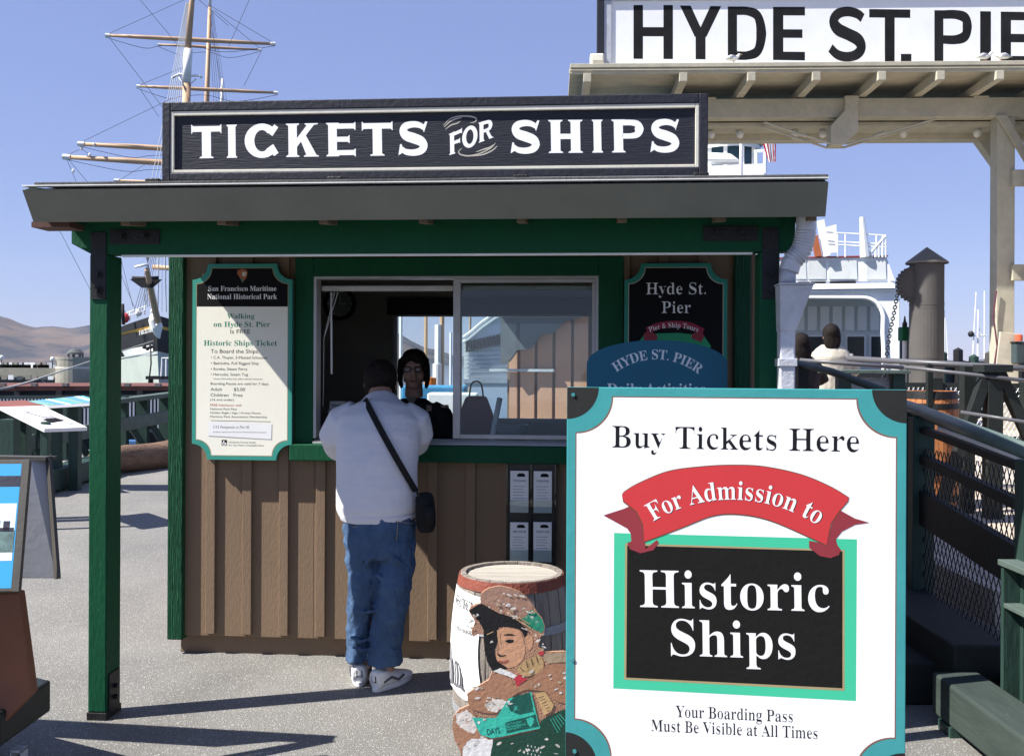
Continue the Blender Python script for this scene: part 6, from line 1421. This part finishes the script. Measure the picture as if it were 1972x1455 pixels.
# steel piling with cone cap
pi_ = empty('steel_piling', (P(1784, 700, 20).x, 20, -3), (0, 0, 0), 'tall grey steel piling with a pointed cone cap', 'piling')
def zi(py): return P(1784, py, 20).z+3
STG = mat('weathered_steel_grey', (.070, .066, .062), .7, .25, 1.4, .3, 20, (1, 1, .4), wear=(.05, .045, .04), wearamt=.25)
MB().lathe([(.33, 0), (.33, zi(508))], 32).build('tube', STG, pi_, smooth=True); MB().lathe([(.41, zi(508)), (.41, zi(505)), (.01, zi(476))], 32).build('cone_cap', mat('cap_grey', (.16, .15, .13), .6, .1), pi_)
MB().lathe([(.335, zi(588)), (.335, zi(584))], 32).build('weld_band', STG, pi_); MB().lathe([(.334, zi(690)), (.334, zi(598))], 32).build('lower_coat', mat('paler_steel', (.085, .08, .074), .75, .15, 2, .2), pi_)
MB().tube([(-.26, -.12, zi(548)), (-.26, .05, zi(548))], .33, 24).build('fender_disc', STG, pi_); b = MB()
for i in range(14):
    a = math.pi/2+math.pi*i/13; b.box(-.03, .03, -.14, .06, -.03, .03, Matrix.Translation((-.26+.33*math.cos(a), 0, zi(548)+.33*math.sin(a))))
b.build('fender_lug', STG, pi_)
gl = empty('green_lamp', (P(1742, 700, 20.5).x, 20.5, -3), label='green hooded lamp on a thin post beside the steel piling', cat='lamp')
MB().tube([(0, 0, 0), (0, 0, zi(655))], .05, 8).build('post', GREYM, gl); MB().box(-.10, .13, -.12, .12, zi(655), zi(628)).build('hood', GREEN, gl, bevel=.02); MB().lathe([(.05, zi(628)), (.05, zi(620)), (.03, zi(618)), (.01, zi(606))], 12).build('lens', STEEL, gl)

# far boats with thin masts at the right
def farboat(px, D, masts, label):
    o = empty('fishing_boat', (P(px, 700, D).x, D, -3), label=label, cat='boat'); w_ = .5
    MB().loft([(Vector((-3, 0, .2)), .8, .5), (Vector((0, 0, 1.0)), 1.4, 1.2), (Vector((3.5, 0, 1.4)), .3, .3)], 12).build('hull', WHITEP, o, smooth=True); MB().box(-1, 1, -.7, .7, 1.5, P(px, 694, D).z+3).build('cabin', WHITEP, o)
    for x0, y0, x1, y1, rr_ in masts:
        a = P(x0, y0, D)-o.location; c = P(x1, y1, D)-o.location; MB().tube([a, c], rr_, 6).build('mast', WHITEP, o)
    return o
o = farboat(1882, 110, [(1873, 690, 1880, 562, .06), (1883, 690, 1884, 596, .10), (1896, 690, 1896, 560, .07), (1868, 646, 1900, 646, .07), (1884, 630, 1892, 646, .06)], 'white fishing boat with two tall whip masts far right')
MB().ball(P(1870, 643, 110)-o.location, .35, .35, .35, 10).build('radar', STEEL, o)
farboat(1822, 130, [(1819, 690, 1820, 612, .06), (1825, 690, 1822, 618, .05)], 'distant boat with thin masts just right of the steel piling')
wharf = empty('low_wharf', (P(1860, 700, 60).x, 60, -3), label='low dark wharf lined with piles behind the right-hand railing', cat='wharf')
b0 = P(1790, 691, 60)-wharf.location; b1 = P(2100, 699, 60)-wharf.location
MB().box(b0.x-8, b1.x, 0, 6, 0, b0.z-.1).build('deck', CONCD, wharf)
for i in range(16): MB().lathe([(.28, 0), (.28, b0.z+.15+.2*(i % 3)), (.02, b0.z+.3+.2*(i % 3))], 10).build('pile', random.choice([STEEL, DKGREEN, STG]), wharf, loc=(b0.x-6+i*.95, -.3, 0))

# ================================================================== GANTRY WITH THE PIER SIGN
GD = 20.0; GY = R(-2.2)
gn = empty('pier_gantry', (P(1163, 700, GD).x, GD, 0), (0, 0, GY), 'cream timber gantry spanning the pier entrance', 'gantry')
gex = Vector((math.cos(GY), math.sin(GY), 0)); gey = Vector((-math.sin(GY), math.cos(GY), 0))
def gg(px, py, yl=0.0):
    u = px-986; v = py-700; d = Vector(((u+ROLL*v)/F, 1, -(v-ROLL*u)/F)); o = gn.location
    t = (yl+o.x*gey.x+o.y*gey.y)/(d.x*gey.x+d.y*gey.y); return ((t*d.x-o.x)*gex.x+(t*d.y-o.y)*gex.y, EYE+t*d.z)
def gbox(name, x0, x1, y0, y1, z0, z1, m=CREAMW, bev=.008, par=None): return MB().box(x0, x1, y0, y1, z0, z1).build(name, m, par or gn, bevel=bev)
xr = gg(2250, 250)[0]
zl = gg(1400, 124, -1.1)[1]                                  # ledge
LY = -1.15
xl = gg(1098, 124, LY)[0]
gbox('ledge_board', xl, xr, LY, LY+.32, zl-.06, zl+.02); gbox('ledge_board', xl, xr, LY+.325, LY+.66, zl-.06, zl+.02); [gbox('ledge_board', xl, xr, LY+.665+k*.335, LY+.995+k*.335, zl-.06, zl+.02) for k in range(6)]
gbox('ledge_fascia', xl-.02, xr, LY+.03, LY+.08, zl-.17, zl-.062)
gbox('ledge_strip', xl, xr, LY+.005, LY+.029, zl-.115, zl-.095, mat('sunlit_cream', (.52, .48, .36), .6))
for px in (1131, 1316, 1447, 1572, 1698, 1811, 1925, 2045, 2165):
    x = gg(px, 150, LY)[0]; j = gbox('joist', x-.075, x+.075, LY-.03, 1.1, zl-.34, zl-.175)
bt_ = gg(1600, 190, 0)[1]; bb = gg(1600, 247, 0)[1]; bm = gg(1600, 226, 0)[1]
gbox('main_beam', gg(1290, 250)[0], xr, -.02, .30, bm+.0, bt_); gbox('rear_beam', gg(1290, 250)[0], xr, 1.0, 1.3, bb-.02, bt_+.1); gbox('soffit_plank', gg(1290, 250)[0], xr, .31, .99, bb+.12, bb+.20)
for px in (1365, 1640, 1890, 2130): x = gg(px, 180, -.04)[0]; gbox('bearing_block', x-.15, x+.15, -.06, .28, bt_+.001, zl-.345)
kx0 = gg(1637, 180, -.05)[0]
MB().prism([(kx0-.12, zl-.35), (kx0+.14, zl-.35), (kx0+.14, gg(1640, 255)[1]), (kx0-.13, gg(1640, 281)[1]), (kx0-.40, gg(1640, 282)[1]), (kx0-.40, gg(1640, 245)[1]), (kx0-.12, gg(1640, 215)[1])], -.14, .18).build('king_post', CREAMW, gn, bevel=.008)
for y_ in (-.10, .25):
    MB().tube([Vector((gg(1470, 250)[0], y_, gg(1640, 237)[1])), Vector((gg(1598, 250)[0], y_, gg(1640, 279)[1])), Vector((gg(1632, 250)[0], y_, gg(1640, 279)[1])), Vector((gg(1800, 250)[0], y_, gg(1640, 232)[1]))], .022, 8).build('truss_rod', CREAMW, gn)
    for a, c in (((1530, 258), (1550, 264)), ((1680, 264), (1700, 258))): MB().tube([Vector((gg(a[0], 250)[0], y_, gg(1640, a[1])[1])), Vector((gg(c[0], 250)[0], y_, gg(1640, c[1])[1]))], .036, 8).build('turnbuckle', CREAMW, gn)
for px in (1370, 1425, 1530, 1585, 1740, 1882, 1980):
    x, z = gg(px, 232, .6); bl_ = MB().lathe([(.03, .14), (.035, .09), (.075, .05), (.085, 0), (.06, -.06), (.01, -.09)], 14, (x, .6, bb+.02)).build('light_bulb', mat('unlit_bulb', (.62, .6, .52), .3), gn, smooth=True)
# right-hand legs
def leg(x0, x1, y0, y1, zt): return gbox('leg', x0, x1, y0, y1, .0, zt)
lx0 = gg(1920, 500)[0]; lx1 = gg(1954, 500)[0]
leg(lx0, lx1, 0, .33, bm-.001); leg(gg(1972, 250)[0], gg(2020, 250)[0], -.9, -.5, zl-.35)
dxr = gg(1921, 500, 1.0)[0]-lx0; leg(lx0+dxr, lx1+dxr, 1.0, 1.3, bb-.03); leg(gg(2060, 250)[0], gg(2110, 250)[0], 0, .33, bm-.001)
for py in (345, 525): z = gg(1640, py)[1]; gbox('cross_girt', lx1-.09, gg(2100, 250)[0], -.12, -.003, z-.16, z+.16)
MB().prism([(lx0+dxr-.001, gg(1640, 322, 1.0)[1]), (lx0+dxr-.40, bb-.022), (lx0+dxr-.1, bb-.022), (lx0+dxr-.001, gg(1640, 262, 1.0)[1])], 1.02, 1.28).build('knee_brace', CREAMW, gn)
xk = gg(1922, 0, -.1)[0]
MB().prism([(xk, bm), (xk+.18, bm), (gg(1990, 250)[0], gg(1640, 320)[1]), (gg(1990, 250)[0], gg(1640, 345)[1])], -.11, -.025).build('knee_brace', CREAMW, gn)
MB().prism([(lx0-.05, .3), (lx1+.06, .3), (lx1+.03, gg(1640, 642)[1]), (lx0+.03, gg(1640, 638)[1]), (lx0-.05, gg(1640, 700)[1])], -.10, -.003).build('foot_plate', mat('pale_foot', (.5, .46, .36), .6), gn, bevel=.01)
ph = empty('call_box', (0, 0, 0), label='small dark box with an orange lamp fixed to the gantry leg', cat='call box'); x, z = gg(1962, 680, -.2); ph.location = gn.location+gex*x+gey*-.2+Vector((0, 0, z))
MB().box(-.1, .1, -.1, .15, -.2, .2).build('case', mat('dark_blue_grey', (.04, .06, .07), .5), ph, bevel=.02); MB().box(-.12, .12, -.11, .15, .205, .23).build('cap', STEEL, ph); MB().lathe([(.07, .24), (.07, .36), (.02, .38)], 14).build('orange_lamp', mat('orange_lens', (.6, .12, .06), .4), ph)
sn = MB().tube([(0, 0, 0), (-.06, 0, -.5), (.02, 0, -1.1), (-.05, -.02, -1.5), (0, 0, -1.9)], .018, 6).build('hanging_rope', mat('dark_rope', (.10, .03, .05), .8), None); x, z = gg(1918, 560, -.03); sn.location = gn.location+gex*x+gey*-.05+Vector((0, 0, z)); tag(sn, 'dark red rope looped down the gantry leg', 'rope')
# left-hand legs: grooved timber with cogged edge plates
for px0, px1, y_ in ((1150, 1170, .1), (1250, 1294, .0)):
    a, c = gg(px0, 0)[0], gg(px1, 0)[0]; n = 3
    for k in range(n): gbox('leg', a+(c-a)*k/n+.004, a+(c-a)*(k+1)/n-.004, y_+.02*(k % 2), y_+.36, 0, zl-.35, mat('dark_timber', (.09, .08, .06), .8, .25, 4, .5))
gbox('leg', gg(1219, 250)[0], gg(1247, 250)[0], -.05, .3, 0, zl-.35)
b = MB()
for k in range(24):
    z = zl-.45-k*.22; a = gg(1171, 250)[0]; c = gg(1215, 250)[0]; b.box(a, a+.08, .12, .16, z, z+.05); b.box(c-.03, c+.05, -.1, -.06, z, z+.09)
b.build('cog_strip', STEEL, gn)
MB().prism([gg(1187, 142), gg(1210, 142), gg(1206, 162), gg(1202, 150), gg(1198, 152), gg(1192, 163), gg(1188, 160)], .4, .5).build('hanging_bracket', CREAMW, gn)
# the sign board itself
psn = empty('pier_sign', (0, 0, 0), (0, 0, GY), 'large white board reading HYDE ST. PIER on the gantry ledge', 'sign'); SYg = LY+.45
x0, z0 = gg(1165, 124, SYg); psn.location = gn.location+gex*x0+gey*SYg+Vector((0, 0, zl+.021))
pw = xr-x0; phh = gg(1400, 0, SYg)[1]-zl-.02
def gs(px, py): a = gg(px, py, SYg); return (a[0]-x0, a[1]-zl-.021)
MB().box(0, pw, .03, .09, 0, phh+.12).build('board', mat('pier_sign_white', (.84, .85, .85), .55, .05, 1.5, .2), psn)
MB().box(-.16, -.02, -.02, .13, 0, phh+.20).build('frame_post', SLATEF, psn, bevel=.01); MB().box(-.019, .12, .0, .029, 0, phh+.12).build('inner_edge', GREYM, psn); MB().box(-.16, pw, -.04, .13, phh+.06, phh+.2).build('top_frame', SLATEF, psn, bevel=.01)
MB().box(-.0, pw, .0, .0295, phh+.0, phh+.07).build('inner_edge', GREYM, psn)
def c4(x, y): return (1080+x*.45233, y*.45262)
PBK = mat('pier_letter_black', (.014, .014, .015), .7, .35, 2.5, .1, spec=.15)
sp = [('H', 310, 478, 20, 20, 249, 250), ('Y', 508, 684, 22, 25, 250, 252), ('D', 712, 876, 26, 28, 252, 255), ('E', 905, 1041, 28, 28, 254, 256), ('S', 1140, 1303, 28, 30, 258, 260), ('T', 1315, 1490, 37, 39, 262, 263), ('.', 1450, 1495, 228, 228, 264, 264),
      ('P', 1593, 1752, 42, 43, 268, 270), ('I', 1788, 1834, 46, 47, 270, 270), ('E', 1876, 2012, 48, 50, 272, 273), ('R', 2050, 2210, 52, 54, 274, 276)]
letters(psn, sp, c4, lambda a, c_: gs(a, c_), .0292, PBK, False)
bx = empty('ledge_box', (0, 0, 0), (0, 0, GY), 'chipped white weathered box standing on the left end of the gantry ledge', 'box'); x, z = gg(1150, 117, SYg); bx.location = gn.location+gex*x+gey*(SYg)+Vector((0, 0, zl+.021))
MB().box(-.14, .13, -.12, .12, 0, .30).build('case', mat('chipped_white', (.78, .74, .62), .7, .1, 8, .3, wear=(.35, .12, .05), wearamt=.2), bx, bevel=.03); MB().box(-.09, .11, -.128, -.121, .03, .16).build('front_plate', CREAMW, bx)
def gull(px, py, label, flip=1):
    x, z = gg(px, py, LY+.15); o = empty('gull', gn.location+gex*x+gey*(LY+.15)+Vector((0, 0, zl+.021)), (0, 0, GY), label, 'bird')
    b = MB(); b.loft([(Vector((-.16*flip, 0, .10)), .01, .01), (Vector((-.08*flip, 0, .11)), .04, .045), (Vector((.02*flip, 0, .12)), .055, .06), (Vector((.09*flip, 0, .15)), .03, .035), (Vector((.11*flip, 0, .19)), .028, .028), (Vector((.14*flip, 0, .20)), .012, .012)], 12)
    blob(b.build('body', WHITEP, o, smooth=True), .012, 1); MB().loft([(Vector((-.19*flip, -.03, .10)), .01, .008), (Vector((-.05*flip, -.05, .14)), .04, .012), (Vector((.04*flip, -.045, .15)), .015, .01)], 8).build('wing', GREYM, o, smooth=True)
    for y in (-.02, .02): MB().tube([(.01*flip, y, 0), (.01*flip, y, .09)], .005, 5).build('leg', mat('pink_leg', (.5, .2, .15), .6), o)
    MB().tube([(.135*flip, 0, .20), (.175*flip, 0, .19)], [.008, .003], 6).build('beak', mat('yellow_beak', (.6, .4, .05), .5), o)
gull(1412, 115, 'small white gull on the gantry ledge below the D of HYDE', 1); gull(1897, 121, 'small white gull on the gantry ledge below the I of PIER', 1); gull(1928, 122, 'white gull at the right on the gantry ledge below the last E', -1)

# ================================================================== RIGHT FOREGROUND: fence, rails, timbers
def mesh_panel(o, a, c, z0, z1, nx_, m, r_=.0028, name='wire_mesh'):
    """diamond wire mesh between two verticals a and c (xy), as one welded sheet"""
    a = Vector(a); c = Vector(c); L = (c-a).length; d = (c-a)/L; H = z1-z0; dx = L/nx_; dz = dx*1.75
    b = MB(); up = Vector((0, 0, 1)); nrm_ = d.cross(up)
    def seg(x0, y0, x1, y1, k):
        p = a+d*x0+up*(z0+y0)+nrm_*k; q = a+d*x1+up*(z0+y1)+nrm_*k; t = (q-p).normalized(); s_1 = t.cross(nrm_).normalized()*r_; s_2 = nrm_.normalized()*r_
        b.add([p+s_1, p+s_2, p-s_1, p-s_2, q+s_1, q+s_2, q-s_1, q-s_2], [(0, 1, 5, 4), (1, 2, 6, 5), (2, 3, 7, 6), (3, 0, 4, 7)])
    sl_ = dz/dx; n = int((L+H/sl_)/dx)+2
    for i in range(n):
        s0_ = i*dx
        for sg, k in ((1, .001), (-1, -.001)):
            # rising line x = s0 - y/sl (sg 1) or x = s0' + y/sl
            y0, y1 = 0, H
            if sg == 1: fx = lambda y: s0_-y/sl_
            else: fx = lambda y: s0_-H/sl_+y/sl_
            fy_ = (lambda x: (s0_-x)*sl_) if sg == 1 else (lambda x: (x-s0_+H/sl_)*sl_)
            xs_ = [fx(0), fx(H)]; lo, hi = min(xs_), max(xs_); lo2, hi2 = max(lo, 0), min(hi, L)
            if hi2-lo2 < 1e-3: continue
            seg(lo2, fy_(lo2), hi2, fy_(hi2), k)
    w_ = b.build(name, m, o); w_['kind'] = 'stuff'; return w_
MESHB = mat('black_wire', (.01, .011, .01), .5)
fn = empty('mesh_fence', (2.3, 5.0, 0), (0, 0, 0), 'dark green fence with diamond wire mesh right of the white ticket sign', 'fence'); FO = fn.location
a1 = P(1745, 782, 5.85)-FO; a2 = P(1990, 874, 4.2)-FO; a2b = a2+(a2-a1)*.15
MB().tube([a1, a2b], .038, 16).build('handrail', mat('teal_grey_rail', (.10, .14, .125), .4, .15, 8, .1), fn, smooth=True)
def lerpf(t): q = a1.lerp(a2, t); return q
dirf = (a2-a1); dirf.z = 0
def fpost(t, w_, mm=DKGREEN, top=-.03):
    q = lerpf(t); dn = dirf.normalized(); b = MB(); b.bar(Vector((q.x, q.y, 0)), Vector((q.x, q.y, q.z+top)), w_, .09, up=dn); return b.build('post', mm, fn, bevel=.005)
p1 = fpost(.06, .09); p1b = fpost(.16, .12); p2 = fpost(.985, .10)
za_, zb_ = lerpf(.16).z, lerpf(.97).z
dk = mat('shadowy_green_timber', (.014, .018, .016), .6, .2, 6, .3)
def frail(t0, t1, d0, d1, h, nm='rail', mm=dk): q0 = lerpf(t0); q1 = lerpf(t1); MB().bar(q0+Vector((0, 0, d0)), q1+Vector((0, 0, d1)), .05, h).build(nm, mm, fn, bevel=.004)
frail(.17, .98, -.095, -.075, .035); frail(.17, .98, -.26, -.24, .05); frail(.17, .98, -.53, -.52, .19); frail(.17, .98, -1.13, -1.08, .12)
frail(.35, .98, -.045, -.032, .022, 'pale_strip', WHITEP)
q0 = lerpf(.17); q1 = lerpf(.97); zb0 = q0.z-1.10; 
def slmesh(q0, q1, z0a, z1a, n, r_):
    o = mesh_panel(fn, (q0.x, q0.y, 0), (q1.x, q1.y, 0), z0a, z1a, n, MESHB, r_); return o
slmesh(q0, q1, min(q0.z, q1.z)-1.12, min(q0.z, q1.z)-.09, 24, .0030)
slmesh(lerpf(-.02), lerpf(.05), q0.z-1.2, q0.z-.1, 3, .0030)
ep = mat('weathered_timber_grey_green', (.042, .058, .050), .7, .3, 5, .5, 30, (1, .25, 1), wear=(.25, .22, .18), wearamt=.2)
tc_ = empty('timber_curb', (1.98, 3.6, 0), (0, 0, 0), 'heavy grey green curb timber in the bottom right corner', 'curb')
MB().box(P(1800, 0, 4.44).x-1.98, P(1800, 0, 4.44).x-1.98+.21, -1.6, .84, .045, .225).build('beam', ep, tc_, bevel=.012)
for y in (.70, -.2): MB().box(-.09, .12, y-.06, y+.06, 0, .044).build('spacer_block', DKGREEN, tc_)
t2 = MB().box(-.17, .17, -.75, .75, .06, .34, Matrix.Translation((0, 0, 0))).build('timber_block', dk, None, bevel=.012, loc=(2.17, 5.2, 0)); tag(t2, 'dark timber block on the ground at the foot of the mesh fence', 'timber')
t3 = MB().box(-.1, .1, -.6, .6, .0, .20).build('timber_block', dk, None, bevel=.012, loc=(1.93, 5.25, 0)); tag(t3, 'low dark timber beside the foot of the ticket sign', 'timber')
bp1 = MB().box(-.16, .12, -.8, .12, .0, .10).build('wood_plinth', mat('pale_plinth_wood', (.40, .33, .26), .8, .2, 6, .5, wear=(.3, .5, .45), wearamt=.1), None, bevel=.008, loc=(2.27, 4.40, 0)); tag(bp1, 'pale wooden plinth between curb timber and green shelf stand', 'plinth')
sh_ = empty('shelf_stand', (2.20, 4.12, .10), (0, 0, -R(90)), 'small dark green two shelf stand at the right edge by the fence', 'stand')
zz = lambda py, D: P(1930, py, D).z-.10
for x in (-.10, .12):
    MB().box(x-.012, x+.012, -.1, .1, 0, zz(1100, 4.1)).build('side', DKGREEN, sh_, bevel=.003)
MB().box(-.12, .16, -.11, .11, zz(1100, 4.1)+.0005, zz(1100, 4.1)+.025).build('top', GREYGREEN, sh_, bevel=.003); MB().box(-.087, .107, -.10, .10, zz(1172, 4.1)-.02, zz(1172, 4.1)).build('shelf', GREYGREEN, sh_, bevel=.003); MB().box(-.087, .107, .09, .10, .0, zz(1175, 4.1)-.03).build('back', DKGREEN, sh_)
# long hand rails beyond
def railset(name, label, rails, posts, m=GREYGREEN):
    base = P(*rails[0][0]); o = empty(name, (base.x, base.y, .32), (0, 0, 0), label, 'railing')
    for *pts, r_ in rails: MB().tube([P(*p)-o.location for p in pts], r_, 12).build('rail', m, o, smooth=True)
    for px, py, D, w_ in posts: q = P(px, py, D)-o.location; MB().box(q.x-w_/2, q.x+w_/2, q.y-w_/2, q.y+w_/2, 0, q.z).build('post', dk, o, bevel=.004)
    return o
RLM = mat('purple_grey_rail', (.10, .10, .11), .35, .15, 3, .1)
o = railset('ramp_railing', 'long dark grey pipe railing crossing behind the orange barrel', [((1632, 690, 9.2), (2060, 714, 8.2), .026), ((1540, 693, 8.6), (1740, 708, 8.4), .017), ((1700, 702, 8.6), (2060, 742, 8.0), .016), ((1850, 793, 8.0), (2050, 824, 7.6), .014)], [(1863, 705, 8.6, .10), (1790, 700, 8.8, .05)], RLM)
ob = P(1950, 716, 7.6)
tr = empty('trestle', (P(1912, 700, 8.3).x, 8.3, .32), (0, 0, 0), 'dark splayed timber trestle standing behind the railing on the right', 'trestle'); zt_ = P(1920, 716, 8.3).z-.32
MB().box(-.06, .06, -.06, .06, 0, zt_).build('centre_leg', dk, tr); MB().bar((-.05, 0, zt_), (-.42, 0, .15), .09, .08).build('splayed_leg', dk, tr); MB().bar((.05, 0, zt_), (.55, .0, .15), .09, .08).build('splayed_leg', dk, tr); MB().box(-.12, .12, -.1, .1, zt_, zt_+.06).build('cap', dk, tr)
bo_ = MB().lathe([(.11, 0), (.12, .62), (.10, .68), (.0005, .69)], 18).build('bollard', STG, None, smooth=False, loc=(P(1812, 0, 9.2).x, 9.2, .32)); tag(bo_, 'short dark bollard between the railing and the wooden barrel', 'bollard')
# ramp rail and planter top behind the teal border
rr_ = empty('ramp_handrail', (P(1540, 700, 6.9).x, 6.9, 0), (0, 0, 0), 'grey green handrail sloping down behind the top of the ticket sign', 'railing')
MB().tube([P(1500, 700, 7.4)-rr_.location, P(1545, 701, 7.2)-rr_.location, P(1600, 715, 6.6)-rr_.location, P(1700, 752, 5.9)-rr_.location], .026, 12).build('rail', GREYGREEN, rr_, smooth=True)
q = P(1545, 705, 7.2)-rr_.location; MB().box(q.x-.04, q.x+.04, q.y-.04, q.y+.04, 0, q.z).build('post', dk, rr_)
pl_ = empty('planter_box', (P(1665, 705, 8.0).x, 8.0, .32), (0, 0, 0), 'grey green topped box with wire mesh sides behind the handrail', 'box')
zt_ = P(1665, 712, 7.8).z-.32; w_ = P(1730, 0, 8).x-P(1600, 0, 8).x
MB().box(-w_/2, w_/2, -.25, .35, zt_-.03, zt_).build('top', GREYGREEN, pl_, bevel=.005)
for x in (-w_/2+.05, w_/2-.07): MB().box(x-.05, x+.05, -.2, -.1, 0, zt_-.031).build('leg', DKGREEN, pl_, bevel=.004)
mesh_panel(pl_, (-w_/2+.1, -.15, 0), (w_/2-.13, -.15, 0), .1, zt_-.06, 26, GREYM, .003)
fb_ = empty('boundary_mesh_fence', (P(1800, 700, 10.6).x, 10.6, .32), (0, 0, 0), 'low silver wire mesh fence with dark rails behind the wooden barrel', 'fence')
mesh_panel(fb_, (-1.1, 0, 0), (1.6, -.6, 0), .05, P(1800, 745, 10.6).z-.32, 60, GREYM, .0035)
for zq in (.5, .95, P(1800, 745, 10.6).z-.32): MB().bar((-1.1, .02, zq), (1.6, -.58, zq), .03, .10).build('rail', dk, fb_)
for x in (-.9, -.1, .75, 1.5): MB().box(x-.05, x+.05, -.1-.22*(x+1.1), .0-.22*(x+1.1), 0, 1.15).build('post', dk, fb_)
ORB = mat('varnished_oak', (.42, .16, .06), .5, .25, 7, .5, 60, (4, 4, .5), wear=(.12, .05, .02), wearamt=.2)
q = P(1793, 752, 9.0)
barrel('wooden_barrel', (q.x, 9.0, .32), .215, .255, q.z-.32, 'varnished orange oak barrel with black hoops behind the mesh fence', ORB, [(q.z-.32-.07, q.z-.322, STEEL), (q.z-.32-.16, q.z-.32-.11, STEEL), (.30, .35, STEEL), (.06, .12, STEEL)], STEEL)

# ================================================================== haze over the water
def haze():
    m = bpy.data.materials.new('haze'); m.use_nodes = True; nt = m.node_tree
    for n in list(nt.nodes): nt.nodes.remove(n)
    o = nt.nodes.new('ShaderNodeOutputMaterial'); v = nt.nodes.new('ShaderNodeVolumePrincipled')
    v.inputs['Color'].default_value = (.82, .86, 1, 1); v.inputs['Density'].default_value = HAZE
    nt.links.new(v.outputs[0], o.inputs['Volume'])
    b = MB().box(-4800, 4800, -60, 4400, -5, 420).build('haze', m); b['kind'] = 'stuff'
HAZE = .00004
if HAZE: haze()
